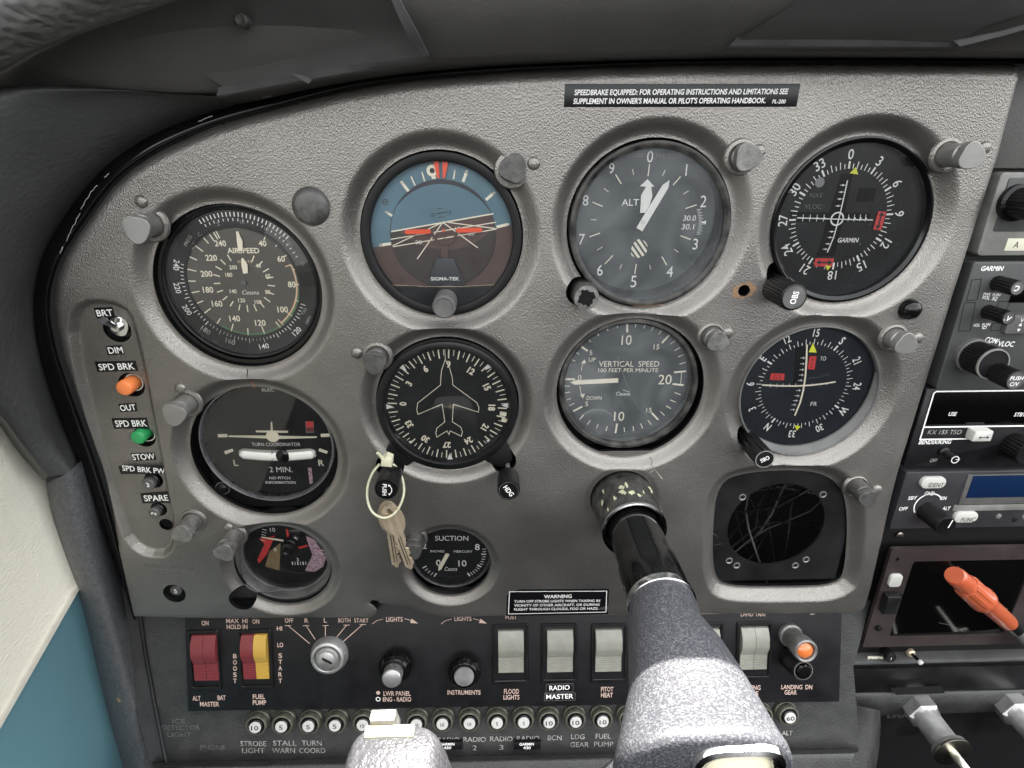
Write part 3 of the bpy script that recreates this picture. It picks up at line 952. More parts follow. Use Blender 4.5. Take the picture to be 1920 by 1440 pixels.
# lower panel below the fascia
tilt(True)
mb = MB()
A = U(150, 1120, -12); Bc = U(1650, 1120, -12)
mat('lower_vinyl', (.033, .033, .033), .42, bump=.9, bscale=1100, bkind='leather', bdist=.3, var=.35, vscale=70, vcol=(.075, .075, .07), rvar=.1, spec=.4)
L0 = [(190, 1100, -16), (960, 1100, -16), (1640, 1100, -16)]
L1 = [(236, 1250, -15), (960, 1250, -15), (1600, 1250, -15)]
L2 = [(280, 1424, -15), (960, 1411, -15), (1612, 1398, -15)]
L3 = [(284, 1430, -11), (960, 1416, -11), (1608, 1404, -11)]
L4 = [(290, 1437, -4), (960, 1423, -4), (1604, 1411, -5)]
L5 = [(294, 1446, 1), (960, 1434, 1), (1600, 1422, -1)]
L6 = [(304, 1500, 4), (960, 1500, 4), (1580, 1500, 1)]
L7 = [(320, 1620, 0), (960, 1620, 0), (1560, 1620, -4)]
loftpx(mb, [L0, L1], 'lower_vinyl', n=40, sub=2)
loftpx(mb, [L1, L2, L3, L4, L5, L6, L7], 'lower_vinyl', n=60, sub=5)
low = mb.build('lower_panel'); tag(low, 'dark grained lower panel with a rolled bottom edge carrying the circuit breakers', 'lower panel')
mb = MB()
mb.tube([P3(262, 1150, -14), P3(272, 1220, -14), P3(290, 1320, -14), P3(312, 1430, -8)], 1.3, 'black_paint', n=10)
mb.build('ridge', low)
mb = MB()
loftpx(mb, [[(1600, 1322, -18), (1604, 1360, -18), (1598, 1420, -14), (1570, 1500, -10)], [(1622, 1326, -14), (1628, 1360, -14), (1622, 1420, -12), (1594, 1500, -9)], [(1640, 1330, -16), (1642, 1362, -16), (1636, 1425, -14), (1612, 1500, -10)], [(1650, 1332, -30), (1652, 1365, -30), (1646, 1430, -30), (1625, 1500, -30)]], 'lower_vinyl', n=24, sub=4)
mb.build('end_flange', low)
lt = MB()
def prt(lt, t, x0, x1, y, cap, h, m, **kw):
    lt.textpx(t, (x0, y), (x1, y), cap, h, m, **kw)
for t, x0, x1, y, cap in [('ICE', 323, 347, 1352, 9), ('DETECTOR', 303, 375, 1364, 9), ('LIGHT', 314, 359, 1377, 9), ('PHONE', 376, 423, 1401, 9), ('STROBE', 451, 499, 1394, 10), ('LIGHT', 454, 496, 1407, 10),
                          ('STALL', 512, 556, 1393, 10), ('WARN', 510, 553, 1407, 10), ('TURN', 566, 603, 1393, 10), ('COORD', 561, 610, 1407, 10), ('RADIO', 821, 861, 1387, 9.5),
                          ('RADIO', 869, 911, 1386, 9.5), ('2', 886, 894, 1402, 9.5), ('RADIO', 919, 961, 1385, 9.5), ('3', 936, 944, 1401, 9.5), ('RADIO', 969, 1011, 1384, 9.5), ('BCN', 1027, 1053, 1383, 9.5),
                          ('LDG', 1071, 1096, 1381, 9.5), ('GEAR', 1069, 1104, 1396, 9.5), ('FUEL', 1117, 1145, 1380, 9.5), ('PUMP', 1114, 1150, 1395, 9.5), ('ALT', 1466, 1486, 1374, 9)]:
    dim = t in ('ICE', 'DETECTOR', 'PHONE') or (t == 'LIGHT' and x0 < 400)
    lt.textpx(t, (x0, y), (x1, y), cap, -14.6, 'print_faint' if dim else 'print_worn')
lt.build('lettering', low)['kind'] = 'stuff'

# black switch plate
mb = MB()
c = [U(345, 1128, -9), U(1580, 1118, -9), U(1574, 1316, -9), U(352, 1334, -9)]
mb.prism(c, -14, -9, 'plate_black', .6)
plate = mb.build('switch_plate'); tag(plate, 'black printed plate behind the row of rocker switches below the grey panel', 'switch plate')
PH = -8.9
lt = MB()
for t, x0, x1, y, cap, kw in [('ON', 378, 391, 1168, 9, {}), ('MAX  HI', 424, 464, 1164, 8.5, {}), ('HOLD IN', 425, 464, 1175, 8.5, {}), ('ON', 473, 486, 1165, 8.5, {}), ('HI', 519, 529, 1178, 8.5, {}), ('LO', 520, 531, 1209, 8.5, {}),
                              ('OFF', 534, 550, 1163, 8.5, {}), ('R', 571, 578, 1163, 8.5, {}), ('L', 607, 613, 1163, 8.5, {}), ('BOTH', 634, 657, 1163, 8, {}), ('START', 664, 691, 1163, 8, {}),
                              ('LIGHTS', 724, 755, 1161, 9, {}), ('LIGHTS', 852, 884, 1160, 8, {}), ('POST', 948, 969, 1157, 8, {}), ('LAND TAXI', 1389, 1435, 1151, 9, {}), ('UP', 1519, 1530, 1148, 9, {}),
                              ('ALT', 361, 376, 1309, 9, {}), ('BAT', 408, 423, 1308, 9, {}), ('MASTER', 375, 411, 1320, 9, {}), ('FUEL', 474, 497, 1306, 9, {}), ('PUMP', 474, 499, 1317, 9, {}),
                              ('LWR PANEL', 719, 770, 1300, 9, {}), ('ENG - RADIO', 718, 771, 1311, 8.5, {}), ('INSTRUMENTS', 839, 901, 1298, 8.5, {}), ('FLOOD', 945, 973, 1296, 9, {}), ('LIGHTS', 944, 974, 1307, 9, {}),
                              ('PITOT', 1127, 1150, 1292, 9, {}), ('HEAT', 1127, 1149, 1303, 9, {}), ('LANDING', 1384, 1426, 1289, 9, {}), ('LIGHTS', 1388, 1422, 1300, 9, {}), ('LANDING  DN', 1465, 1523, 1288, 8.5, {}), ('GEAR', 1471, 1494, 1298, 8.5, {})]:
    lt.textpx(t, (x0, y), (x1, y), cap, PH, 'print_pink', bold=.03, **kw)
for i, ch in enumerate('BOOST'): lt.textpx(ch, (437, 1230+i*11.6), (444, 1230+i*11.6), 8.5, PH, 'print_pink', bold=.03)
for i, ch in enumerate('START'): lt.textpx(ch, (522, 1229+i*11.8), (529, 1229+i*11.8), 8.5, PH, 'print_pink', bold=.03)
for a, b, bar in [((540, 1173), (581, 1207), 1), ((574, 1173), (591, 1199), 1), ((610, 1173), (610, 1194), 1), ((650, 1172), (627, 1200), 1), ((680, 1171), (640, 1206), 1)]:
    A_, B_ = U(*a, PH), U(*b, PH)
    lt.line(A_, B_, .45, PH, 'print_pink')
    lt.line((A_[0]-2.2, A_[1]), (A_[0]+2.2, A_[1]), .45, PH+.05, 'print_pink')
for x0 in (698, 827):
    pts = [U(x0, 1170, PH), U(x0+8, 1164, PH), U(x0+20, 1160.5, PH)]
    lt.path(pts, .4, PH, 'print_pink')
    pts = [U(x0+60, 1160, PH), U(x0+72, 1163, PH), U(x0+78, 1166, PH)]
    lt.path(pts, .4, PH, 'print_pink')
    lt.poly([U(x0+74, 1160, PH), U(x0+86, 1169, PH), U(x0+71, 1168, PH)], PH+.03, 'print_pink')
a = U(709, 1299, PH); lt.disc(a[0], a[1], 1.4, PH, 'print_pink', 20)
a = U(709, 1311, PH); lt.ring(a[0], a[1], 1.1, 1.7, PH, 'print_white', 24)
lt.path([U(1300, 1151, PH), U(1353, 1150, PH)], .45, PH, 'print_pink')
lt.build('lettering', plate)['kind'] = 'stuff'

tilt(False)
# centre console backing, ledges
mb = MB()
c = [U(1560, 1560, -14), U(2150, 1560, -14), U(2150, 60, -14), U(1860, 60, -14), U(1780, 560, -14)]
mb.poly([(U(1640, 1100, -14)[0]-12, U(1640, 1560, -14)[1]), (470, U(1640, 1560, -14)[1]), (470, U(1900, 100, -14)[1]), (U(1640, 1100, -14)[0]-12, U(1900, 100, -14)[1])], -14, 'case_black')
cons = mb.build('centre_console'); tag(cons, 'black centre console holding the radios right of the grey panel', 'console')
def pbox(mb, tl, br, h0, h1, m, bev=.6, rad=0):
    """box whose front face (at h1) spans from the top-left to the bottom-right photo pixel"""
    x0, y1 = U(*tl, h1); x1, y0 = U(*br, h1)
    if rad: mb.rbox(x0, x1, y0, y1, h0, h1, m, rad, bev)
    else: mb.box(x0, x1, y0, y1, h0, h1, m, bev)
    return x0, x1, y0, y1
XR = 470
mb = MB()
x0 = U(1896, 150, -9)[0]; yb = U(1890, 316, -9)[1]; yt = U(1900, 118, -9)[1]
mb.box(x0-5, XR, yb, yt, -16, -9, 'shield_vinyl', .8); mb.build('upper_cover', cons)
mb = MB()
y = U(1740, 1240, -6)[1]
mb.box(U(1575, 1245, -6)[0], XR, y-1.2, y+1.6, -16, -5, 'strip_grey', .8)
mb.build('ledge', cons)
mb = MB()
y1_ = U(1740, 1250, -12)[1]; y0_ = U(1740, 1294, -12)[1]
mb.box(U(1575, 1270, -12)[0], XR, y0_, y1_, -30, -11, 'black_paint', .5)
mb.build('cover_plate', cons)
mb = MB()
a0 = U(1575, 1312, -8); a1 = U(1700, 1310, -8)
loftpx(mb, [[(1572, 1292, -16), (1750, 1290, -16), (1980, 1286, -16)], [(1572, 1302, -10.5), (1750, 1298, -10.5), (1980, 1292, -10.5)], [(1574, 1322, -8), (1750, 1316, -8), (1980, 1308, -8)], [(1578, 1334, -9), (1750, 1328, -9), (1980, 1322, -9)], [(1584, 1344, -12), (1750, 1338, -12), (1980, 1332, -12)]], 'lower_vinyl', n=30, sub=5)
mb.build('padded_ledge', cons)
mb = MB()
mb.poly([U(1668, 1290, -7), U(1765, 1286, -7), U(1772, 1300, -7), U(1680, 1303, -7)], -7, 'deep_black')
mb.build('ledge_slot', cons)
mb = MB()
loftpx(mb, [[(1600, 1334, -13), (1750, 1330, -13), (1980, 1322, -13)], [(1600, 1380, -13), (1750, 1378, -13), (1980, 1372, -13)], [(1600, 1386, -17), (1750, 1384, -17), (1980, 1378, -17)], [(1590, 1470, -17), (1750, 1470, -17), (1980, 1465, -17)], [(1590, 1600, -17), (1750, 1600, -17), (1980, 1600, -17)]], 'black_paint', n=8, sub=1, sm=0)
mb.build('lower_console', cons)
lt = MB()
for t, x0_, x1_, y_, cap, m in [('THROTTLE', 1643, 1708, 1326, 6.5, 'print_faint'), ('PUSH', 1672, 1706, 1335, 6, 'print_faint'), ('OPEN', 1664, 1704, 1343, 6, 'print_faint'), ('PROP', 1841, 1879, 1315, 7.5, 'print_worn'), ('PITCH', 1838, 1874, 1324, 7, 'print_worn')]:
    lt.textpx(t, (x0_, y_), (x1_, y_-1), cap, -12.7, m, shear=.15)
lt.textpx('COWL FLAP', (1847, 1417), (1908, 1414), 8, -16.6, 'print_worn', shear=.1)
lt.build('lettering', cons)['kind'] = 'stuff'
# ------------------------------------------------------------------ round instruments
class G:
    """a gauge: root empty at the dial centre; local mm coordinates, z towards the pilot. dh = height of the dial face below the panel"""
    def __init__(s, name, label, cat, key, dh, cpx=None, group=None):
        s.dh = dh
        if cpx: s.x, s.y = U(*cpx, dh)
        else: s.x, s.y = HOLES[key][0], HOLES[key][1]
        s.root = thing(name, label, cat, s.x, s.y, dh, group)
    def p(s, px, py, dz=0.0):
        a = U(px, py, s.dh+dz); return (a[0]-s.x, a[1]-s.y)
    def P(s, pts, dz=0.0): return [s.p(*q, dz) for q in pts]
    def txt(s, mb, t, px0, px1, py, cap, m, z=.1, py1=None, **kw):
        mb.textpx(t, (px0, py), (px1, py if py1 is None else py1), cap, z, m, ox=s.x, oy=s.y, hw=s.dh+z, **kw)
    def num(s, mb, t, px, py, cap, m, z=.1, **kw):
        """upright text centred on a pixel, cap height in pixels"""
        a = s.p(px, py, z); k = sc_at(px, py, s.dh)[0]
        mb.text(t, a[0], a[1], cap*k, z, m, **kw)
def stuff(o): o['kind'] = 'stuff'; return o
def ringnum(mb, t, a, r, cap, z, m, inward=False, **kw):
    sa, ca = math.sin(R(a)), math.cos(R(a))
    rot = -R(a)+(PI if inward else 0)
    mb.text(t, r*sa, r*ca, cap, z, m, rot=rot, **kw)
def bezel(g, r_in, r_out, z0, z1, m='black_plastic', r_top=None, name='bezel', rr=.8, dial_z=0.0):
    """annular case rim: outer wall, rounded front, inner wall down to the dial"""
    mb = MB()
    rt = r_top or r_in+rr
    prof = [(r_out, z0), (r_out, z1-rr), (r_out-rr*.3, z1-rr*.3), (r_out-rr, z1), (rt, z1), (rt-rr*.4, z1-rr*.3), (r_in, z1-rr*1.6), (r_in, dial_z)]
    mb.lathe(0, 0, prof, m, n=96, cap=False)
    return mb.build(name, g.root)
def dial(g, r, m, z=0.0, name='dial'):
    mb = MB(); mb.disc(0, 0, r, z, m, 96); return mb.build(name, g.root)
def glass(g, r, z, m='glass_clear'):
    mb = MB(); mb.disc(0, 0, r, z, m, 96); return mb.build('glass', g.root)
def screw(root, x, y, z, r=2.6, m='black_plastic', a=.6, name='screw'):
    mb = MB()
    mb.lathe(x, y, [(r, z-1.5), (r, z), (r*.8, z+r*.28), (r*.4, z+r*.4)], m, n=18)
    c, s_ = math.cos(a), math.sin(a)
    mb.line((x-c*r*.8, y-s_*r*.8), (x+c*r*.8, y+s_*r*.8), r*.22, z+r*.42, 'deep_black')
    return mb.build(name, root)
def knurled(root, x, y, z0, z1, r, m='black_plastic', flute=22, fd=.45, name='knob', face='black_plastic', ringm=None, cone=0.0, cap_r=None, n=88):
    mb = MB()
    mb.lathe(x, y, [(r*.96, z0), (r+cone, z0+.4), (r, z1-1.0), (r-.5, z1-.25), (r-1.1, z1)], m, n=n, flute=flute, fdepth=fd, frange=(0, 2))
    if ringm: mb.ring(x, y, r-1.7, r-1.15, z1+.04, ringm)
    return mb.build(name, root)

# ---------------- airspeed
g = G('airspeed_indicator', 'airspeed indicator with cream numerals and an outer ring of white numbers, upper left gauge', 'airspeed gauge', 'airspeed', -11)
cx_a, cy_a = g.p(458, 530)
mb = MB(); mb.lathe(0, 0, [(47, -6), (47, 1.5), (43.6, 3.2), (43.2, 3.2)], 'black_plastic', n=96, cap=False); mb.lathe(cx_a*.6, cy_a*.6, [(42.0, 3.4), (41.2, 4.0), (40.2, 3.6), (39.9, .9)], 'black_plastic', n=96, cap=False)
mb.lathe(0, 0, [(43.6, 3.3), (41.5, 3.3)], 'black_gloss', n=96, cap=False)
bz = mb.build('bezel', g.root)
cx, cy = g.p(458, 530)
mb = MB(); mb.disc(cx, cy, 30.6, 0, 'dial_brown', 96); mb.build('dial', g.root)
# outer adjustable ring
mb = MB(); mb.ring(cx*.6, cy*.6, 30.4, 40.2, .9, 'case_black', 96); mb.lathe(cx, cy, [(31.2, 1.6), (30.6, 1.4), (30.5, 0)], 'black_plastic', n=96, cap=False)
rg = mb.build('scale_ring', g.root)
mb = MB()
for t, px, py, a in [('240', 331, 497, -78), ('220', 333, 540, -92), ('200', 351, 581, -118)]:
    q = g.p(px, py, 1.0); an = math.degrees(math.atan2(q[0]-cx, q[1]-cy))
    mb.text(t, q[0], q[1], 3.1, 1.0, 'print_white', rot=-R(an)+PI, bold=.02, sx=.95)
for t, px, py in [('180', 386, 619), ('160', 432, 640)]:
    q = g.p(px, py, 1.0); an = math.degrees(math.atan2(q[0]-cx, q[1]-cy))
    mb.text(t, q[0], q[1], 3.0, 1.0, 'print_worn', rot=-R(an)+PI, bold=.02)
for t, px, py in [('140', 495, 649), ('120', 556, 621)]:
    q = g.p(px, py, 1.0); an = math.degrees(math.atan2(q[0]-cx, q[1]-cy))
    mb.text(t, q[0], q[1], 3.1, 1.0, 'print_white', rot=-R(an)+PI, bold=.02)
for t, px, py, r_ in [('TAS', 570, 584, 62), ('MPH', 578, 600, 62), ('PRESS', 352, 451, 58), ('ALT', 362, 462, 58)]:
    q = g.p(px, py, 1.0); mb.text(t, q[0], q[1], 1.9, 1.0, 'print_worn', rot=R(r_ if px > 500 else r_-5))
for t, px, py, r_ in [('°F', 379, 395, 20), ('120', 402, 390, 14), ('90', 420, 387, 8), ('60', 437, 385, 3), ('30', 455, 386, -3)]:
    q = g.p(px, py, 1.0); mb.text(t, q[0], q[1], 2.3, 1.0, 'print_white', rot=R(r_), bold=.02)
for t, px, py, r_ in [('5', 409, 420, 10), ('10', 454, 416, -2), ('15', 500, 429, -25), ('20', 541, 456, -40), ('25', 567, 493, -55), ('C', 374, 439, 40)]:
    q = g.p(px, py, 1.0); mb.text(t, q[0], q[1], 2.2, 1.0, 'print_grey', rot=R(r_))
for a in np.arange(-26, 48, 3.2): mb.tick(a, 36.3, 38.6, .55, 1.0, 'print_white', cx*.6, cy*.6)
for a in np.arange(-24, 66, 4.2): mb.tick(a, 34.0, 35.4, .4, 1.0, 'print_white', cx*.6, cy*.6)
for i, a in enumerate(np.arange(112, 292, 3.6)): mb.tick(a, 31.8, 33.4 if i % 4 else 34.6, .4, 1.0, 'print_white' if a < 165 or a > 225 else 'print_worn', cx, cy)
stuff(mb.build('scale_markings', rg))
mb = MB()
mb.ring(cx*.6, cy*.6, 31.0, 40.0, .98, 'bezel_grey', 24, 30, 72)
mb.ring(cx*.6, cy*.6, 31.0, 40.0, .98, 'deep_black', 10, 79, 92)
mb.build('index_window', rg)
mb = MB()
outer = [('240', 413, 456), ('220', 396, 483), ('200', 387, 513), ('180', 390, 543), ('160', 407, 569), ('140', 440, 597), ('120', 488, 605), ('100', 530, 580), ('80', 547, 533), ('60', 527, 485), ('40', 492, 456)]
for t, px, py in outer: g.num(mb, t, px, py, 11, 'print_cream', bold=.045, sx=.95)
inner = [('200', 437, 501), ('180', 429, 515), ('140', 437, 546), ('120', 453, 563), ('100', 484, 566), ('80', 502, 547), ('60', 502, 517), ('40', 484, 498)]
for t, px, py in inner: g.num(mb, t, px, py, 7.6, 'print_cream', bold=.04, sx=.92)
g.txt(mb, 'AIRSPEED', 426, 486, 469.5, 10, 'print_cream', bold=.05)
g.txt(mb, 'KNOTS', 446, 472, 490.5, 5, 'print_tan')
g.txt(mb, 'MPH', 441, 457, 426, 5, 'print_tan')
g.txt(mb, 'Cessna', 454, 485, 548, 8, 'print_white', shear=.2)
def angc(px, py): 
    q = g.p(px, py); return math.degrees(math.atan2(q[0]-cx, q[1]-cy))
an = [angc(px, py) for t, px, py in outer]
for k, a in enumerate(an):
    side = (a < 0) or a > 150
    mb.tick(a, 25.5 if side else 27.2, 30.2, .62 if side else .6, .08, 'print_cream', cx, cy)
    if k+1 < len(an):
        d = (an[k+1]-a+540) % 360-180
        for f in ((.5,) if abs(d) < 50 else (.33, .66)):
            mb.tick(a+d*f, 26.2 if side else 28, 30.2, .6, .08, 'print_cream', cx, cy)
for a in (-28, -20): mb.tick(a, 25.6, 30.2, .6, .08, 'print_cream', cx, cy)
for i in range(19):
    a = 28+i*17.2
    if a < 340: mb.tick(a, 12.6 if 40 < a < 200 else 13.0, 16.6, .62, .08, 'print_cream', cx, cy)
mb.ring(cx, cy, 28.0, 28.9, .09, 'print_tan', 40, 70, 144)
mb.tick(70, 25.2, 28.6, .7, .1, 'print_tan', cx, cy); mb.tick(144, 26, 30, .7, .1, 'print_tan', cx, cy)
mb.ring(cx, cy, 29.3, 29.7, .09, 'knob_green', 40, 104, 215)
stuff(mb.build('markings', g.root))
mb = MB()
mb.prism(g.P([(443, 434), (446.5, 434), (455, 452), (455, 470), (447, 471), (444.5, 452)], 1.2), .9, 1.5, 'print_cream')
mb.prism(g.P([(453, 484), (456, 484), (464, 496), (465, 512), (456.5, 513), (453, 497)], 1.2), .9, 1.5, 'print_cream')
mb.build('pointer', g.root)
mb = MB(); mb.lathe(cx, cy, [(1.6, 0), (1.6, 1.6), (.6, 2.0)], 'bezel_grey', n=16); mb.build('hub', g.root)
mb = MB(); mb.disc(cx*.6, cy*.6, 39.9, 3.0, 'glass_dusty', 96); mb.build('glass', g.root)
q = g.p(375, 657, 3.0); screw(g.root, q[0], q[1], 1.5, 3.0)

# ---------------- attitude indicator
g = G('attitude_indicator', 'attitude indicator with blue sky, brown ground and an orange miniature aircraft', 'attitude gauge', 'attitude', -7)
RA = 37.0
bezel(g, 37.6, 42.2, -6, 4.0, 'case_black', rr=.5)
mb = MB()
ch = g.p(830, 536)[1]                                     # flat bottom of the window
def chord(r, c, n=80):
    a = math.asin(max(-1, min(1, c/r)))
    return [(r*math.cos(a+(PI-2*a)*i/n), r*math.sin(a+(PI-2*a)*i/n)) for i in range(n+1)]
low_c = chord(41.8, ch)
pts = [(38.2*math.cos(a), 38.2*math.sin(a)) for a in np.linspace(PI-math.asin(ch/38.2), 2*PI+math.asin(ch/38.2), 50)]
mb.prism(pts, 0.4, 2.6, 'case_black', .3)
mb.build('lower_mask', g.root)
hl = g.p(700, 464); hr = g.p(965, 421)                    # horizon line on the outer ring
sl = (hr[1]-hl[1])/(hr[0]-hl[0]); b0_ = hl[1]-sl*hl[0]
def halfdisc(r, up, n=90, r0=None):
    pts = []
    for i in range(n):
        a = 2*PI*i/n; x, y = r*math.cos(a), r*math.sin(a)
        pts.append((x, y))
    out = []
    for i in range(n):
        p, q = pts[i], pts[(i+1) % n]
        dp, dq = p[1]-(sl*p[0]+b0_), q[1]-(sl*q[0]+b0_)
        if (dp >= 0) == up: out.append(p)
        if (dp >= 0) != (dq >= 0):
            t = dp/(dp-dq); out.append((p[0]+(q[0]-p[0])*t, p[1]+(q[1]-p[1])*t))
    return out
mb = MB(); mb.poly(halfdisc(37.8, True), -.8, 'adi_blue'); mb.poly(halfdisc(37.8, False), -.8, 'adi_brown'); mb.build('roll_ring', g.root)
icx, icy = g.p(831, 441)
ir = math.dist(g.p(732, 440), g.p(931, 440))/2
mb = MB(); mb.lathe(icx, icy, [(ir, -.6), (ir-.3, -.5), (ir-.5, -1.4)], 'adi_grey', n=90, cap=False)
mb.disc(icx, icy, ir, -.74, 'adi_sky_dark', 90); mb.build('aperture', g.root)
# pitch drum: sky, ground, lines
def clipc(pts, c, r):
    """Sutherland clip of a polygon to a disc"""
    out = pts
    n = 72
    for i in range(n):
        a = 2*PI*i/n; nx, ny = math.cos(a), math.sin(a); d = c[0]*nx+c[1]*ny+r
        res = []
        for k in range(len(out)):
            p, q = out[k-1], out[k]
            dp, dq = p[0]*nx+p[1]*ny-d, q[0]*nx+q[1]*ny-d
            if (dp > 0) != (dq > 0):
                t = dp/(dp-dq); res.append((p[0]+(q[0]-p[0])*t, p[1]+(q[1]-p[1])*t))
            if dq <= 0: res.append(q)
        out = res
        if not out: return out
    return out
ic, irr = (icx, icy), ir-.25
mb = MB()
H0, H1 = g.p(726, 435), g.p(936, 400)
hs_ = (H1[1]-H0[1])/(H1[0]-H0[0])
def hy(x): return H0[1]+hs_*(x-H0[0])
sky_top = clipc([(-40, hy(-40)), (40, hy(40)), (40, 60), (-40, 60)], ic, irr)
big = 46.0
cc = g.p(831, 480)
# visible drum disc: circle slightly smaller at the top, leaving the dark crescent
mb.poly(clipc([(q[0], q[1]) for q in clipc([(-40, hy(-40)), (40, hy(40)), (40, 60), (-40, 60)], (icx-.2, icy-4.4), ir+2.0)], ic, irr), -.66, 'adi_blue')
gr = clipc([(-40, hy(-40)), (-40, -60), (40, -60), (40, hy(40))], ic, irr)
mb.poly(gr, -.66, 'adi_brown_dark')
bowl = clipc(clipc([(-40, hy(-40)), (-40, -60), (40, -60), (40, hy(40))], (icx+1, icy+ir*.93+1.0), ir*1.24), ic, irr)
mb.poly(bowl, -.63, 'adi_brown')
mb.build('pitch_drum', g.root)
mb = MB()
def ln(a, b, w, m='print_cream', z=-.55, w2=None): mb.line(g.p(*a), g.p(*b), w, z, m, w2)
ln((733, 434.5), (925, 401), .7); ln((732, 449), (930, 417), .5); ln((736, 463), (930, 430), .5)
ln((830, 417), (736, 461), .5); ln((830, 417), (782, 486), .55); ln((830, 417), (896, 465), .55); ln((831, 416), (931, 429), .5)
g.txt(mb, '20', 779, 791, 454, 7, 'print_white', z=-.5); g.txt(mb, '20', 878, 889, 438, 7, 'print_white', z=-.5); g.txt(mb, '10', 854, 863, 428, 6, 'print_white', z=-.5)
ln((819, 392), (831, 390), .3, 'print_black'); ln((818, 401), (836, 398), .5, 'print_black'); ln((822, 408), (834, 406.5), .3, 'print_black')
g.txt(mb, '10', 807, 815, 403, 7.5, 'print_black', z=-.5); g.txt(mb, '10', 838, 846, 398, 7.5, 'print_black', z=-.5)
for a, b, w in [((753, 342), (766, 359), 1.5), ((771, 332), (778, 348), .7), ((791, 323), (796, 340), .7), ((853, 319), (850, 336), .7), ((875, 322), (868, 341), 1.5), ((926, 362), (911, 375), 1.5),
                ((713, 460), (733, 457), 1.5), ((952, 421), (931, 426), 1.5), ((724, 398), (735, 405), 1.2)]:
    ln(a, b, w)
    q = g.p(*a); mb.disc(q[0], q[1], w/2, -.55, 'print_cream', 12)
q = g.p(810, 320); mb.ring(q[0], q[1], 1.3, 2.9, -.5, 'print_cream', 30); mb.disc(q[0], q[1], 1.3, -.52, 'print_black', 20)
mb.poly(g.P([(807, 327), (815, 327), (818, 335), (810, 336)]), -.54, 'print_cream')
g.txt(mb, 'SIGMA-TEK', 808, 861, 522.5, 6.5, 'print_white', z=1.9, bold=.05)
stuff(mb.build('markings', g.root))
mb = MB()
mb.prism(g.P([(812, 302), (822.5, 302), (824, 334), (820, 334)], 1), .2, .8, 'signal_orange'); mb.build('index_bar', g.root)
mb = MB()
mb.prism(g.P([(829, 302), (841, 302), (834, 334), (830, 334)], 1), .2, .8, 'signal_orange'); mb.build('index_bar', g.root)
mb = MB()
for a, b in (((763, 435), (804, 434)), ((859, 432), (900, 431))):
    A_, B_ = g.p(*a, 1), g.p(*b, 1)
    d = 1.15
    pts = [(A_[0]+d*math.cos(t), A_[1]+d*math.sin(t)) for t in np.linspace(PI/2, 3*PI/2, 9)]+[(B_[0]+d*math.cos(t), B_[1]+d*math.sin(t)) for t in np.linspace(-PI/2, PI/2, 9)]
    mb.prism(pts, .6, 1.3, 'signal_orange')
q = g.p(832, 432, 1); mb.prism([(q[0]-.5, q[1]-.8), (q[0]+.5, q[1]-.8), (q[0]+.5, q[1]+.8), (q[0]-.5, q[1]+.8)], .6, 1.3, 'signal_orange')
sy = mb.build('miniature_aircraft', g.root)
mb = MB()
q = g.p(833, 432, 1); r_ = math.dist(g.p(807, 432), g.p(859, 432))/2
mb.ring(q[0], q[1], r_-1.4, r_, .7, 'adi_brown', 30, 92, 268)
mb.line((q[0], q[1]), (q[0]-.2, q[1]-r_), .5, .75, 'adi_brown'); 
mb.prism(g.P([(827, 461), (840, 461), (840, 490), (827, 490)], 1), .2, .7, 'adi_brown')
mb.build('yoke_arc', sy)
mb = MB(); mb.prism(g.P([(819, 484), (850, 484), (873, 534), (799, 534)], 1.5), .8, 1.8, 'adi_grey', .2); mb.build('maker_plate', g.root)
mb = MB(); mb.path(g.P([(736, 534), (800, 537), (870, 537), (938, 533)], 2.6), .35, 2.68, 'brass'); mb.build('window_edge', g.root)
mb = MB(); mb.disc(0, 0, 38.0, 2.9, 'glass_dusty', 90); mb.build('glass', g.root)
for px, py in ((722, 379), (754, 525)):
    q = g.p(px, py); mb = MB(); mb.ring(q[0], q[1], 1.1, 1.5, -.4, 'adi_grey', 20); mb.line((q[0]-.9, q[1]-.5), (q[0]+.9, q[1]+.5), .35, -.38, 'adi_grey'); mb.build('screw', g.root)
q = U(832, 577, 12)
mb = MB(); mb.lathe(q[0]-g.x, q[1]-g.y, [(6.0, 0), (6.3, 6), (6.3, 16.5), (6.0, 17.6), (5.4, 18.2), (5.0, 18.2), (4.7, 17.6)], 'bezel_grey', n=48)
mb.build('knob', g.root)

# ---------------- altimeter
g = G('altimeter', 'altimeter with sky glare coloured into the glass, white digits zero to nine and two white pointers', 'altimeter', 'altimeter', -9.5)
q0 = g.p(1204, 410)
g2 = g
bezel(g, 39.2, 42.6, -8, 7.4, 'worn_black', rr=.6, r_top=40.6)
mb = MB(); mb.disc(q0[0], q0[1], 39, 0, 'dial_sky_veil', 96)
for i in range(len(mb.v)):
    x, y, z = mb.v[i]; r = math.hypot(x, y)
    if r > 39.1: mb.v[i] = (x*39.1/r, y*39.1/r, z)
mb.build('dial', g.root)
cx, cy = q0
mb = MB()
for t, px, py in [('0', 1219, 293), ('1', 1287, 318), ('2', 1319, 377), ('3', 1304, 457), ('4', 1256, 509), ('5', 1188, 527), ('6', 1125, 506), ('7', 1091, 448), ('8', 1098, 375), ('9', 1147, 315)]:
    g.num(mb, t, px, py, 23 if t in '0125' else 21, 'print_white', bold=.0, sx=.88)
def T(a, b, w): mb.line(g.p(*a), g.p(*b), w, .08, 'print_cream')
for a, b in [((1218, 307), (1215, 330)), ((1276, 331), (1262, 347)), ((1306, 384), (1285, 391)), ((1276, 442), (1295, 449)), ((1241, 481), (1250, 497)), ((1193, 495), (1190, 514)), ((1149, 479), (1134, 495)),
             ((1125, 437), (1105, 444)), ((1111, 379), (1130, 387)), ((1154, 327), (1165, 345))]: T(a, b, .55)
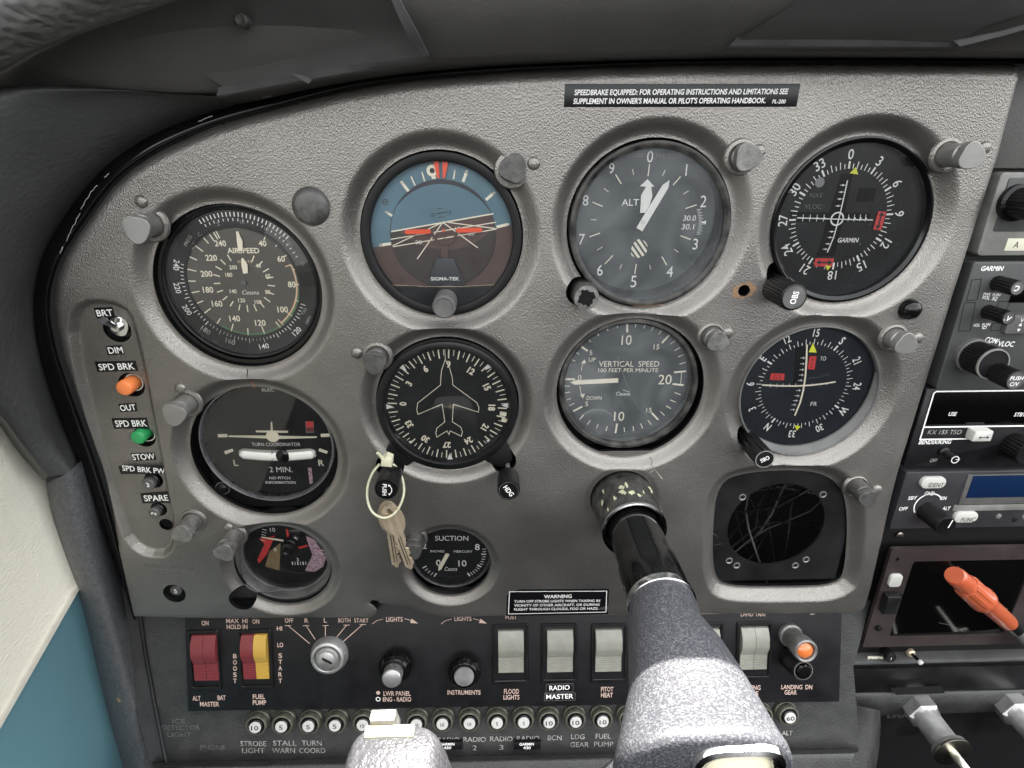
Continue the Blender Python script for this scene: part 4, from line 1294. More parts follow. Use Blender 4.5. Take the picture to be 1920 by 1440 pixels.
for a, b in [((1247, 319), (1242, 330)), ((1291, 358), (1281, 364)), ((1264, 467), (1272, 473)), ((1218, 497), (1220, 505)), ((1166, 495), (1162, 505)), ((1130, 463), (1119, 469)), ((1108, 412), (1118, 412)),
             ((1132, 353), (1141, 360)), ((1186, 317), (1188, 328))]: T(a, b, .35)
g.txt(mb, 'ALT', 1166, 1198, 379, 13, 'print_white', bold=0)
g.txt(mb, '100', 1187, 1206, 291, 8, 'print_faint'); g.txt(mb, 'FEET', 1230, 1258, 292, 8, 'print_faint')
for i in range(5):
    a = g.p(1180+i*7-2, 478-0), g.p(1180+i*7+0, 452)
q = g.p(1197, 466); rr_ = 5.0
stripes = []
for i in range(-3, 4):
    c0 = i*2.5
    pts = [(c0-.7, -12), (c0+.7, -12), (c0+.7, 12), (c0-.7, 12)]
    ro = R(38); pts = [(q[0]+x*math.cos(ro)-y*math.sin(ro), q[1]+x*math.sin(ro)+y*math.cos(ro)) for x, y in pts]
    pts = clipc(pts, q, rr_)
    pts = clipc(pts, (q[0]+3, q[1]-1), 7) if pts else pts
    if len(pts) > 2: mb.poly(pts, .06, 'print_cream')
stuff(mb.build('markings', g.root))
# setting window: small drum
mb = MB()
pts = g.P([(1279, 397), (1306, 392), (1306, 440), (1276, 437)])
mb.poly(pts, .12, 'adi_grey')
g.txt(mb, '30.0', 1281, 1305, 408.5, 10.5, 'print_white', z=.2, shear=.1); g.txt(mb, '30.1', 1278, 1302, 424.5, 10.5, 'print_white', z=.2, shear=.1, py1=425)
for i in range(17):
    yy = 393+i*2.9; x_ = 1306+4*math.sin(i/16*PI)
    mb.line(g.p(x_, yy), g.p(x_+(9 if i % 2 == 0 else 6), yy-1), .22, .15, 'print_white')
mb.poly(g.P([(1314, 417), (1324, 413), (1323, 421)]), .15, 'print_white')
mb.build('setting_window', g.root)
mb = MB()
mb.prism(g.P([(1200, 399), (1202, 366), (1211, 350), (1200, 349), (1214, 336), (1227, 350), (1221, 350), (1223, 367), (1215, 395), (1209, 399)], .9), .6, 1.1, 'print_white')
mb.build('pointer', g.root)
mb = MB()
mb.prism(g.P([(1193, 427), (1242, 347), (1255, 338), (1253, 352), (1204, 434)], 1.6), 1.4, 1.9, 'print_white')
ptr = mb.build('pointer', g.root)
q = g.p(1206, 417, 1.9); mb = MB(); mb.ring(q[0], q[1], .7, .9, 1.95, 'print_grey', 16); mb.build('rivet', ptr)
glass(g, 39.4, 5.4, 'glass_sky_veil')
mb = MB()
for a0, a1, r_ in [(-2, 18, 42.2), (30, 42, 42.4), (58, 64, 42.3), (75, 80, 42.3), (100, 112, 42.4), (118, 140, 42.4), (-20, -14, 42.2), (-8, -4, 42.3), (-100, -92, 42.3), (166, 188, 42.5)]:
    mb.ring(0, 0, r_-.25, r_+.15+.15*random.random(), 7.1, 'worn_black' if a0 != 166 else 'crack_tan', 12, a0, a1)
stuff(mb.build('chipped_rim', g.root))
q = U(1100, 559, 8)
kx, ky = q[0]-g.x, q[1]-g.y
mb = MB(); mb.lathe(kx, ky, [(7.2, -4), (7.2, 4), (7.0, 15.0), (6.5, 16.6), (6.0, 17.0)], 'worn_black', n=60, flute=30, fdepth=.12, frange=(0, 1))
kn = mb.build('knob', g.root)
mb = MB()
n = 48; vs = []
for i in range(n):
    a = 2*PI*i/n; ri = 4.3+.5*math.sin(4*a)+.35*math.sin(9*a+1)+random.uniform(-.25, .25)
    vs += [(kx+ri*math.cos(a), ky+ri*math.sin(a), 17.3), (kx+6.6*math.cos(a), ky+6.6*math.sin(a), 17.1)]
mb.add(vs, [(2*i, 2*i+1, (2*i+3) % (2*n), (2*i+2) % (2*n)) for i in range(n)], 'cap_grey'); mb.build('worn_face', kn)
mb = MB(); mb.disc(kx, ky, 5.0, 17.1, 'deep_black', 40); mb.build('recess', kn)

# ---------------- course deviation indicator (upper right)
g = G('course_indicator', 'course deviation indicator with round centre mark and two red arrow flags, upper right gauge', 'course indicator', 'course', -9)
c0 = g.p(1577, 407)
bezel(g, 40.0, 43.4, -7, 4.5, 'black_gloss', rr=.7, r_top=41.6)
sh = (c0[0]*.5, c0[1]*.5)
mb = MB(); mb.disc(0, 0, 40, 0, 'dial_black', 96); mb.build('dial', g.root)
cx, cy = c0
mb = MB()
n_ = ['0', '3', '6', '9', '12', '15', '18', '21', '24', '27', '30', '33']
OFF = -3
for i, t in enumerate(n_):
    a = i*30+OFF
    sa, ca = math.sin(R(a)), math.cos(R(a))
    mb.text(t, cx+31.8*sa, cy+31.8*ca, 5.1, .12, 'print_white', rot=-R(a), bold=.02, sx=.9)
for i in range(72):
    a = i*5+OFF; big_ = i % 6 == 0
    mb.tick(a, 24.6, 27.0 if i % 2 else 28.3, 1.0 if big_ else .45, .1, 'print_white', cx, cy)
g.txt(mb, 'NAV', 1519, 1543, 366, 9, 'print_faint'); g.txt(mb, 'VLOC', 1509, 1541, 387, 9, 'print_faint')
g.txt(mb, 'GARMIN', 1571, 1610, 450, 8.5, 'print_white', bold=.05, shear=.15)
q = g.p(1612, 458); mb.ring(q[0], q[1], .35, .5, .1, 'print_grey', 12)
q = g.p(1537, 342); mb.disc(q[0], q[1], 2.5, .12, 'print_grey', 24)
for px in (1506, 1519, 1532, 1545, 1591, 1602, 1613, 1623):
    mb.line(g.p(px, 402), g.p(px-2, 415), .3, .35, 'print_white')
    q = g.p(px, 409); mb.disc(q[0], q[1], .5, .36, 'print_white', 10)
for px, py in ((1583, 347), (1580, 360), (1577, 373), (1574, 386), (1562, 434), (1559, 445), (1555, 457), (1550, 467)):
    mb.line(g.p(px-8, py), g.p(px+3, py), .3, .35, 'print_white')
    q = g.p(px-3, py); mb.disc(q[0], q[1], .5, .36, 'print_white', 10)
q = g.p(1568, 410); mb.ring(q[0], q[1], 2.9, 3.7, .9, 'print_white', 36)
stuff(mb.build('markings', g.root))
mb = MB()
mb.poly(g.P([(1482, 397), (1632, 400), (1632, 417), (1482, 416)]), .05, 'deep_black')
mb.poly(g.P([(1577, 325), (1600, 325), (1565, 480), (1530, 480)]), .06, 'deep_black')
mb.build('needle_slot', g.root)
mb = MB(); mb.box(*g.p(1605, 378)[:1], g.p(1637, 378)[0], g.p(1620, 378)[1], g.p(1620, 353)[1], .05, .3, 'deep_black'); mb.build('window', g.root)
mb = MB(); mb.path(g.P([(1495, 408.5), (1540, 410), (1590, 411.5), (1637, 412.5)], 1), .55, .9, 'print_white'); mb.build('needle', g.root)
mb = MB(); mb.path(g.P([(1589, 338), (1582, 370), (1574, 405), (1563, 445), (1551, 473)], 1), .6, 1.1, 'print_white'); mb.build('needle', g.root)
mb = MB(); mb.poly(g.P([(1593, 325), (1605, 313), (1609, 327)], 1), 1.0, 'marker_yellow'); mb.build('course_pointer', g.root)
mb = MB(); mb.poly(g.P([(1547, 497), (1558, 499), (1551, 507)], 1), 1.2, 'marker_yellow'); mb.build('course_pointer', g.root)
mb = MB(); mb.prism(g.P([(1529, 484), (1564, 484.5), (1560, 500), (1526, 499)], .8), .5, .9, 'signal_red')
y_ = 492
mb.line(g.p(1536, y_, .8), g.p(1555, y_+.5, .8), .9, .95, 'print_black'); mb.poly(g.P([(1530, 492), (1538, 487), (1537, 497)], .8), .96, 'print_black'); mb.poly(g.P([(1561, 492), (1553, 487), (1552, 498)], .8), .96, 'print_black')
mb.build('red_flag', g.root)
mb = MB(); mb.prism(g.P([(1647, 396), (1662, 397), (1652, 432), (1637, 430)], .8), .5, .9, 'signal_red')
mb.line(g.p(1652, 403, .8), g.p(1647, 424, .8), .9, .95, 'print_black'); mb.poly(g.P([(1654, 397), (1658, 405), (1647, 404)], .8), .96, 'print_black'); mb.poly(g.P([(1645, 430), (1652, 423), (1641, 422)], .8), .96, 'print_black')
mb.build('red_flag', g.root)
glass(g, 40.2, 3.2, 'glass_clear')
q = U(1489, 558, 22)
kx, ky = q[0]-g.x, q[1]-g.y
kn = knurled(g.root, kx, ky, -2, 31, 7.2, 'black_plastic', flute=26, fd=.5, n=104)
mb = MB(); mb.disc(kx, ky, 5.9, 31.05, 'bezel_grey', 40); mb.text('OBS', kx, ky, 3.2, 31.15, 'print_white', rot=R(80), bold=.04, sx=.85); stuff(mb.build('lettering', kn))

# ---------------- vertical speed
g = G('vertical_speed_indicator', 'vertical speed indicator with blue sky glare coloured into its glass and a cream needle pointing left', 'climb gauge', 'climb', -14)
cx, cy = g.p(1172, 712)
rv = math.dist(g.p(1058, 712), g.p(1288, 712))/2
mb = MB(); mb.lathe(cx*.6, cy*.6, [(rv+4.4, -5), (rv+4.4, 6.5), (rv+3.8, 7.6), (rv+2.0, 7.8), (rv+1.4, 7.0), (rv+.6, 5.5), (rv+.2, 0)], 'worn_black', n=96, cap=False); bz = mb.build('bezel', g.root)
mb = MB(); mb.disc(cx, cy, rv+1.0, 0, 'dial_sky_veil', 96); mb.build('dial', g.root)
mb = MB()
g.num(mb, '10', 1175, 637, 19, 'print_cream', sx=.9); g.num(mb, '10', 1161, 780, 18, 'print_cream', sx=.9); g.num(mb, '20', 1247, 711, 19, 'print_cream', sx=.95)
g.num(mb, '15', 1231, 650, 10, 'print_cream'); g.num(mb, '15', 1217, 769, 9, 'print_cream'); g.num(mb, '5', 1108, 661, 9, 'print_cream'); g.num(mb, '5', 1100, 757, 9, 'print_cream')
g.num(mb, '0', 1087, 708, 10, 'print_cream')
g.txt(mb, 'UP', 1104, 1117, 674, 8, 'print_cream'); g.txt(mb, 'DOWN', 1100, 1128, 746, 7.5, 'print_cream')
g.txt(mb, 'VERTICAL  SPEED', 1123, 1236, 682, 11, 'print_cream'); g.txt(mb, '100 FEET PER MINUTE', 1122, 1234, 694, 7.5, 'print_cream')
g.txt(mb, 'Cessna', 1155, 1181, 738, 7, 'print_white', shear=.2); mb.line(g.p(1168, 731), g.p(1180, 735), .25, .1, 'print_white')
def T(a, b, w): mb.line(g.p(*a), g.p(*b), w, .08, 'print_cream')
for a, b in [((1176, 603), (1176, 623)), ((1255, 628), (1241, 643)), ((1087, 648), (1102, 658)), ((1075, 771), (1092, 762)), ((1157, 794), (1154, 812)), ((1222, 774), (1234, 787)), ((1264, 698), (1286, 696)), ((1261, 720), (1282, 722)), ((1058, 711), (1078, 711))]: T(a, b, 1.1)
for a, b in [((1193, 604), (1191, 614)), ((1211, 606), (1207, 616)), ((1227, 610), (1221, 620)), ((1242, 617), (1235, 627)), ((1267, 638), (1257, 645)), ((1276, 651), (1265, 657)), ((1282, 665), (1271, 669)), ((1286, 679), (1274, 683)),
             ((1276, 740), (1265, 736)), ((1267, 754), (1257, 750)), ((1258, 766), (1249, 761)), ((1246, 779), (1238, 771)), ((1221, 796), (1215, 788)), ((1205, 803), (1201, 794)), ((1188, 808), (1187, 799)), ((1171, 810), (1170, 801)),
             ((1136, 808), (1139, 799)), ((1118, 803), (1122, 795)), ((1101, 796), (1107, 788)), ((1087, 786), (1094, 778)), ((1067, 761), (1077, 756)), ((1062, 750), (1071, 747)), ((1058, 737), (1069, 735)), ((1056, 724), (1068, 724)),
             ((1157, 607), (1158, 615)), ((1136, 613), (1140, 620)), ((1118, 622), (1123, 630)), ((1101, 634), (1108, 641)), ((1078, 659), (1086, 664)), ((1069, 672), (1078, 677))]: T(a, b, .5)
mb.line(g.p(1278, 697), g.p(1276, 721), .3, .09, 'print_cream')
mb.path(g.P([(1087, 724), (1089, 735), (1092, 743)]), .35, .09, 'print_cream'); mb.poly(g.P([(1087, 740), (1097, 738), (1093, 747)]), .09, 'print_cream')
mb.path(g.P([(1090, 695), (1091, 687), (1094, 680)]), .35, .09, 'print_cream'); mb.poly(g.P([(1089, 681), (1099, 681), (1096, 674)]), .09, 'print_cream')
stuff(mb.build('markings', g.root))
mb = MB(); mb.prism(g.P([(1069, 717), (1078, 713), (1159, 709), (1159, 717), (1078, 721)], 1), .7, 1.3, 'print_cream'); mb.build('pointer', g.root)
mb = MB(); mb.disc(cx*.9, cy*.9, rv+1.2, 5.2, 'glass_sky_veil', 96); mb.build('glass', g.root)
mb = MB(); mb.lathe(0, 0, [(40, -14), (40, -1)], 'case_black', n=60, cap=False); mb.prism([(p[0], p[1]) for p in rrect(-41, 41, -41, 41, 8, 5)], -4, -1, 'case_black', .4)
for i in range(len(mb.v)): pass
mb.build('case_flange', g.root)
mb = MB(); mb.path([(cx+(rv*(-.17+.55*t)), cy+rv*(.42-1.0*t-.35*math.sin(PI*t)*.5)) for t in np.linspace(0, 1, 16)], .28, 5.35, 'print_faint'); mb.build('scratch', g.root)

# ---------------- glideslope/nav indicator (second row right)
g = G('glideslope_indicator', 'dark blue nav indicator with crossed cream needles and red NAV and GS flags', 'nav indicator', 'glide', -8)
cx, cy = g.p(1507, 722)
bezel(g, 41.0, 42.2, -7, 4.5, 'bezel_grey', rr=.5, name='bezel')
mb = MB(); mb.disc(0, 0, 41.4, 0, 'dial_blue_black', 96); mb.build('dial', g.root)
mb = MB()
a0, a1 = 70, 235
n = 60; vs = []
for i in range(n+1):
    a = R(a0+(a1-a0)*i/n); wd = 6.2*math.sin(PI*i/n)**.5
    for r_ in (41.8-wd, 42.0): vs.append((r_*math.sin(a), r_*math.cos(a), 1.2 if r_ < 41.9 else 4.2))
mb.add(vs, [(2*i, 2*i+1, 2*i+3, 2*i+2) for i in range(n)], 'bezel_grey'); mb.build('lower_rim', g.root)
mb = MB()
lab = {0: '15', 30: 'S', 60: '21', 90: '24', 120: 'W', 150: '30', 180: '33', 210: 'N', 240: '3', 270: '6', 300: 'E', 330: '12'}
OFF = 2
for k, t in lab.items():
    a = k+OFF; sa, ca = math.sin(R(a)), math.cos(R(a))
    mb.text(t, cx+33.0*sa, cy+33.0*ca, 4.9, .12, 'print_white', rot=-R(a), bold=.035 if len(t) > 1 or t in '36' else .06, sx=.72)
for i in range(72):
    a = i*5+OFF; card = (i*5 % 90 == 30)
    mb.tick(a, 25.8, 27.4 if i % 2 else 29.2, 1.1 if card else .42, .1, 'print_white', cx, cy)
g.txt(mb, 'TO', 1538, 1549, 672, 8, 'print_white'); g.txt(mb, 'FR', 1520, 1532, 757, 8, 'print_white')
g.txt(mb, 'KING', 1487, 1508, 849, 4.5, 'print_grey', z=4.5)
for px in (1445, 1457, 1468, 1480, 1492, 1522, 1531, 1541, 1551): mb.line(g.p(px, 719), g.p(px-1, 727-(px-1440)*.05), .28, .12, 'print_white')
for px, py in ((1507, 671), (1506, 682), (1505, 693), (1504, 703), (1502, 713), (1499, 732), (1496, 742), (1493, 751), (1490, 759), (1488, 768)):
    mb.line(g.p(px-6, py), g.p(px+3, py), .3, .12, 'print_white'); mb.line(g.p(px, py-2.5), g.p(px, py+2.5), .3, .13, 'print_white')
stuff(mb.build('markings', g.root))
mb = MB(); mb.poly(g.P([(1492, 650), (1517, 650), (1513, 700), (1487, 720)]), .05, 'deep_black'); mb.path(g.P([(1515, 709), (1535, 707), (1555, 701)]), .8, .06, 'adi_grey'); mb.build('needle_slot', g.root)
mb = MB(); mb.path(g.P([(1429, 722), (1460, 723.5), (1490, 724), (1520, 722.5), (1545, 719.5), (1567, 716)], 1), .95, .9, 'print_cream'); mb.build('needle', g.root)
mb = MB(); mb.path(g.P([(1513, 646), (1512, 675), (1510, 705), (1506, 732), (1500, 755), (1490, 779)], 1), 1.0, 1.1, 'print_cream'); mb.build('needle', g.root)
mb = MB(); mb.poly(g.P([(1516, 660), (1524, 642), (1531, 661)], 1), 1.2, 'marker_yellow'); mb.build('course_pointer', g.root)
mb = MB(); mb.poly(g.P([(1489, 797), (1501, 799), (1494, 807)], 1), 1.2, 'marker_yellow'); mb.build('course_pointer', g.root)
mb = MB(); mb.prism(g.P([(1518, 668), (1531, 668), (1527, 693), (1514, 692)], .6), .3, .7, 'signal_red')
for i, ch_ in enumerate('NAV'): g.num(mb, ch_, 1523.5-i*1.2, 674+i*7, 5, 'print_black', z=.8)
mb.build('nav_flag', g.root)
mb = MB(); mb.prism(g.P([(1446, 700), (1471, 700.5), (1470, 713), (1443, 712)], .6), .3, .7, 'signal_red'); g.txt(mb, 'G S', 1450, 1465, 706.5, 8, 'print_black', z=.8); mb.build('glideslope_flag', g.root)
glass(g, 41.2, 1.6, 'glass_clear')
q = U(1434, 861, 19)
kx, ky = q[0]-g.x, q[1]-g.y
kn = knurled(g.root, kx, ky, -2, 27, 6.0, 'black_plastic', flute=12, fd=.7, n=96)
mb = MB(); mb.ring(kx, ky, 5.0, 5.6, 27.1, 'radio_trim', 40); mb.disc(kx, ky, 5.0, 27.08, 'black_plastic', 40); mb.text('OBS', kx, ky, 2.7, 27.2, 'print_white', rot=R(208), bold=.03, sx=.8); stuff(mb.build('lettering', kn))

# ---------------- heading indicator
g = G('heading_indicator', 'heading indicator with a white outline aeroplane on a black compass card', 'heading gauge', 'heading', -4)
mb = MB(); mb.lathe(0, 0, [(41.4, -6), (41.4, 3.0), (40.9, 4.2), (39.8, 4.6), (37.2, 4.6), (36.6, 3.8), (36.3, 1.0), (36.2, 0)], 'black_plastic', n=96, cap=False); bz = mb.build('bezel', g.root)
mb = MB()
for c_ in (lobes[0], lobes[1]):
    ex, ey = c_[0]-g.x, c_[1]-g.y; l = math.hypot(ex, ey); nx, ny = -ey/l, ex/l
    k = 34/l
    mb=MB(); mb.prism([(ex*k+nx*11, ey*k+ny*11), (ex*k-nx*11, ey*k-ny*11), (ex-nx*7.2, ey-ny*7.2), (ex*1.10-nx*4, ey*1.10-ny*4), (ex*1.10+nx*4, ey*1.10+ny*4), (ex+nx*7.2, ey+ny*7.2)], -4, 1.5, 'case_black', .6); mb.build('lug', bz)

mb = MB(); mb.disc(0, 0, 36.4, 0, 'dial_black', 96); mb.build('compass_card', g.root)
mb = MB()
OFF = 3.5
for i in range(72):
    a = i*5+OFF
    if i % 2 == 0: mb.tick(a, 29.8, 35.2, .75, .08, 'print_cream')
    else: mb.tick(a, 31.6, 35.2, .4, .08, 'print_cream')
for k, t in {0: '9', 30: '12', 60: '15', 90: '18', 120: '21', 150: '24', 180: '27', 210: '30', 240: '33', 270: '0', 300: '3', 330: '6'}.items():
    a = k+OFF; mb.text(t, 26.3*math.sin(R(a)), 26.3*math.cos(R(a)), 3.9, .08, 'print_cream', rot=-R(a), bold=.10, sx=.88)
stuff(mb.build('markings', g.root))
mb = MB()
for a in (45, 90, 135, 180, 225, 270, 315):
    sa, ca = math.sin(R(a)), math.cos(R(a)); w_ = 1.7
    mb.poly([(36.0*sa+ca*w_, 36.0*ca-sa*w_), (36.0*sa-ca*w_, 36.0*ca+sa*w_), (31.8*sa, 31.8*ca)], .5, 'print_white')
    mb.build('index_mark', g.root); mb = MB()
for px, py, w_ in ((944, 775, 0), (947, 787, 0)):
    mb = MB(); q = g.p(px, py); c_ = math.atan2(q[1], q[0])
    mb.prism([(q[0]+x*math.cos(c_)-y*math.sin(c_), q[1]+x*math.sin(c_)+y*math.cos(c_)) for x, y in ((-2.2, -1.2), (1.8, -1.2), (1.8, 1.2), (-2.2, 1.2))], .3, 1.2, 'print_cream'); mb.build('heading_bug', g.root)
half = [(835, 674), (828, 693), (826, 707), (825, 722), (782, 753), (782, 769), (784, 777), (829, 758), (833, 790), (819, 799), (817, 812), (819, 819), (838, 808)]
full_l = [(835, 674), (828, 694), (826.5, 708), (826, 722), (783, 756), (781.5, 768), (783.5, 777), (829, 758), (834, 791), (819, 803), (817, 812), (819, 820), (838, 808), (842, 815), (844, 808),
          (865, 818), (867, 810), (864, 801), (848, 791), (850, 758), (897, 773), (898, 764), (894, 755), (849, 722), (848, 708), (843, 690)]
mb = MB(); mb.path(g.P(full_l, 1), .42, .9, 'print_cream', closed=True); mb.line(g.p(835, 674, 1), g.p(833, 642, 1), .35, .9, 'print_cream'); mb.build('outline_aeroplane', g.root)
mb = MB(); mb.disc(0, 0, 36.4, 3.2, 'glass_clear', 96); mb.build('glass', g.root)
q = U(724, 918, 26); kx, ky = q[0]-g.x, q[1]-g.y
mb = MB(); mb.lathe(kx, ky, [(2.2, -4), (2.2, 12)], 'black_plastic', n=20, cap=False); mb.lathe(kx, ky, [(5.2, 8), (6.0, 9), (6.2, 13), (6.8, 14), (6.8, 29), (6.3, 30), (5.9, 30)], 'black_plastic', n=72, flute=30, fdepth=.2, frange=(3, 4))
kn = mb.build('knob', g.root)
mb = MB(); mb.ring(kx, ky, 5.6, 6.1, 30.1, 'chrome', 40); mb.disc(kx, ky, 5.6, 30.08, 'black_plastic', 40); mb.text('PUSH', kx-.8, ky, 2.5, 30.2, 'print_white', rot=R(-96), bold=.03, sx=.95)
mb.ring(kx-.4, ky, 3.4, 3.8, 30.2, 'print_white', 16, 45, 140)
for a in (40, 145): mb.poly([(kx-.4+3.6*math.sin(R(a))+.9*math.cos(t), ky+3.6*math.cos(R(a))+.9*math.sin(t)) for t in (a, a+2.1, a+4.2)], 30.2, 'print_white')
stuff(mb.build('lettering', kn))
q = U(954, 920, 26); kx, ky = q[0]-g.x, q[1]-g.y
mb = MB(); mb.lathe(kx, ky, [(1.5, -4), (1.5, 15)], 'bezel_grey', n=20, cap=False); sh_ = mb.build('shaft', g.root)
mb = MB(); mb.lathe(kx, ky, [(3, 13), (6.0, 14), (6.4, 16), (6.6, 29), (6.2, 30), (5.9, 30)], 'black_plastic', n=96, flute=36, fdepth=.25, frange=(2, 3))
kn = mb.build('knob', g.root)
mb = MB(); mb.ring(kx, ky, 5.3, 5.7, 30.1, 'chrome', 40); mb.disc(kx, ky, 5.3, 30.08, 'black_plastic', 40); mb.text('HDG', kx, ky, 2.9, 30.2, 'print_white', rot=R(-55), bold=.04, sx=.9); stuff(mb.build('lettering', kn))

# ---------------- turn coordinator
g = G('turn_coordinator', 'turn coordinator with a cream rear view aeroplane above a curved slip ball tube', 'turn gauge', 'turn', -11)
mb = MB(); mb.prism([(p[0]+2.5, p[1]-1.5) for p in rrect(-41, 41, -41, 41, 9, 6)], -6, -1.0, 'case_black', .5); mb.build('case_flange', g.root)
cx, cy = g.p(506, 824)
rt = math.dist(g.p(390, 824), g.p(622, 824))/2+.3
mb = MB(); mb.lathe(cx*.8, cy*.8, [(rt+2.9, -5), (rt+2.9, 3.5), (rt+2.4, 4.4), (rt+1.6, 4.6), (rt+.9, 3.6), (rt+.5, 2.2), (rt, 0)], 'bezel_satin', n=96, cap=False); mb.lathe(cx*.8, cy*.8, [(rt+2.3, 4.5), (rt+1.9, 4.85), (rt+1.5, 4.65)], 'bezel_grey', n=96, cap=False); bz = mb.build('bezel', g.root)  # thin grey ring paints the highlight along the rim
mb = MB(); mb.disc(cx, cy, rt+.6, 0, 'dial_black', 96); mb.build('dial', g.root)
mb = MB()
g.txt(mb, 'ELEC.', 491, 515, 731, 5.5, 'print_white'); g.txt(mb, 'TURN COORDINATOR', 472, 563, 833, 6.5, 'print_white')
g.txt(mb, '2 MIN.', 505, 548, 880, 10.5, 'print_white', bold=0); g.txt(mb, 'NO PITCH', 505, 544, 896, 5, 'print_white', bold=.03); g.txt(mb, 'INFORMATION', 498, 554, 904.5, 5, 'print_white', bold=.03)
g.num(mb, 'L', 442, 867.5, 11.5, 'print_cream', bold=.03); g.num(mb, 'R', 602, 867.5, 11.5, 'print_cream', bold=.03)
for pts in ([(408, 814), (426, 813.5), (427, 819.5), (409, 820)], [(601, 813.5), (619, 812.5), (619, 818.5), (602, 819.5)], [(420, 846), (436, 841), (438, 846), (423, 852)], [(599, 840), (615, 846), (613, 851), (597, 845.5)]): mb.poly(g.P(pts), .08, 'print_cream')
stuff(mb.build('markings', g.root))
mb = MB()
q = g.p(511.5, 817.5, 1); mb.disc(q[0], q[1], 3.9, 1.5, 'print_cream', 36)
mb.prism(g.P([(429, 816.2), (500, 816.5), (524, 817), (594, 818.3), (594, 820.6), (524, 822.5), (500, 821.5), (429, 818.6)], 1), .8, 1.4, 'print_cream')
mb.prism(g.P([(480, 807), (540, 807.5), (540, 811), (480, 810)], 1), .8, 1.35, 'print_cream'); mb.prism(g.P([(508, 791), (510, 791), (512, 811), (508, 811)], 1), .8, 1.38, 'print_cream')
mb.build('miniature_aircraft', g.root)
mb = MB(); mb.poly(g.P([(572, 790), (588, 790), (589, 811), (574, 812)]), .06, 'radio_trim'); mb.poly(g.P([(573.5, 790), (587, 790), (588, 801), (574, 801)]), .1, 'signal_red'); mb.poly(g.P([(574, 802), (588, 802), (588, 809), (575, 809)]), .1, 'rocker_red'); mb.build('power_flag', g.root)
# slip tube: a curved glass tube lying on the dial
mb = MB()
pts = []
for t in np.linspace(0, 1, 19):
    px = 449+(592-449)*t; py = 849.5+4.8*math.sin(PI*t)
    q = g.p(px, py, 1); pts.append((q[0], q[1], 1.0))
mb.tube(pts, [2.2]+[3.8]*17+[2.2], 'level_tube', n=16)
for i in range(len(mb.v)): mb.v[i] = (mb.v[i][0], mb.v[i][1], 1.0+(mb.v[i][2]-1.0)*.5)
tb = mb.build('slip_tube', g.root)
mb = MB(); q = g.p(531, 854, 1.5)
mb.lathe(q[0], q[1], [(4.2, 1.4), (4.2, 2.7), (3.4, 3.4), (1.7, 3.8), (.1, 3.85)], 'black_gloss', n=28); mb.build('ball', tb)
mb = MB()
for px in (510.5, 521): mb.line(g.p(px, 844, 2), g.p(px+.8, 866, 2), .38, 2.72, 'print_black')
mb.build('centre_line', tb)
mb = MB(); mb.poly(g.P([(577, 877), (584, 877), (587, 905), (581, 908)]), .07, 'pink_print'); mb.build('tape_mark', g.root)
mb = MB(); mb.disc(cx*.9, cy*.9, rt+.6, 2.4, 'glass_clear', 96); mb.build('glass', g.root)
for px, py in ((417, 916), (622, 924)):
    q = g.p(px, py, 1.5); screw(g.root, q[0], q[1], 1.2, 3.6, 'black_plastic', random.uniform(0, 2))
    mb = MB(); mb.ring(q[0], q[1], 3.9, 4.5, 1.25, 'bezel_grey', 30); mb.build('washer', g.root)

# ---------------- small engine gauge, lower left
g = G('engine_gauge', 'small gauge with two red needles and reflections painted on the dial, lower left corner of the panel', 'engine gauge', 'engine', -22, cpx=(541, 1036))
re = math.dist(g.p(464, 1040), g.p(618, 1040))/2
mb = MB(); mb.lathe(-1.2, -.6, [(re+5.2, -8), (re+5.2, 8.5), (re+4.6, 10), (re+2.6, 10.4), (re+1.9, 9.4), (re+1.5, 6), (re+1.4, 3.2), (re+.6, 2.8), (re+.1, 0)], 'bezel_grey', n=80, cap=False); bz = mb.build('bezel', g.root)
mb = MB(); mb.disc(0, 0, re+.6, 0, 'dial_black', 80)
for pts, m in (([(486, 1010), (516, 1004), (500, 1040), (486, 1056), (482, 1050), (496, 1020)], 'signal_red'), ([(505, 1034), (526, 1018), (524, 1070), (497, 1062)], 'gold_print'), ([(573, 1004), (590, 1012), (612, 1046), (606, 1062), (590, 1072), (572, 1070), (586, 1040), (576, 1014)], 'pink_print')):
    mb.poly(clipc(g.P(pts), (0, 0), re), .06, m)  # colour patches stand in for reddish reflections on the dial
mb.build('dial', g.root)
mb = MB()
g.num(mb, '10', 511, 993, 7.5, 'print_white'); g.num(mb, '8', 516, 1030, 7, 'print_white'); g.num(mb, '3', 558, 1049, 6.5, 'print_white'); g.txt(mb, 'QUANTITY', 542, 566, 995, 4, 'print_worn')
for i in range(5): mb.line(g.p(492-i*.8, 992+i*5), g.p(500-i*.8, 994+i*5), .35, .1, 'print_white')
for i in range(6): mb.line(g.p(548+i*5, 1053), g.p(549+i*5, 1059), .4 if i % 2 else .8, .1, 'print_white')
for i in range(3): mb.line(g.p(599+i*2, 1036-i*5), g.p(609+i*1, 1039-i*5), .5, .1, 'print_white')
stuff(mb.build('markings', g.root))
for pts in ([(536, 992), (539.5, 992), (545, 1016), (540, 1017)], [(559, 1025), (576, 1021), (578, 1024), (562, 1029)]):
    mb = MB(); mb.prism(g.P(pts, 1), .8, 1.3, 'signal_red'); mb.build('red_pointer', g.root)
mb = MB(); mb.prism(g.P([(490, 1005.5), (541, 1013), (540, 1016.5), (490, 1007)], 1.5), 1.5, 2.0, 'print_cream'); mb.build('pointer', g.root)
mb = MB(); mb.disc(0, 0, re+.7, 2.6, 'glass_clear', 80); mb.build('glass', g.root)
q = g.p(541, 1026, 6); 
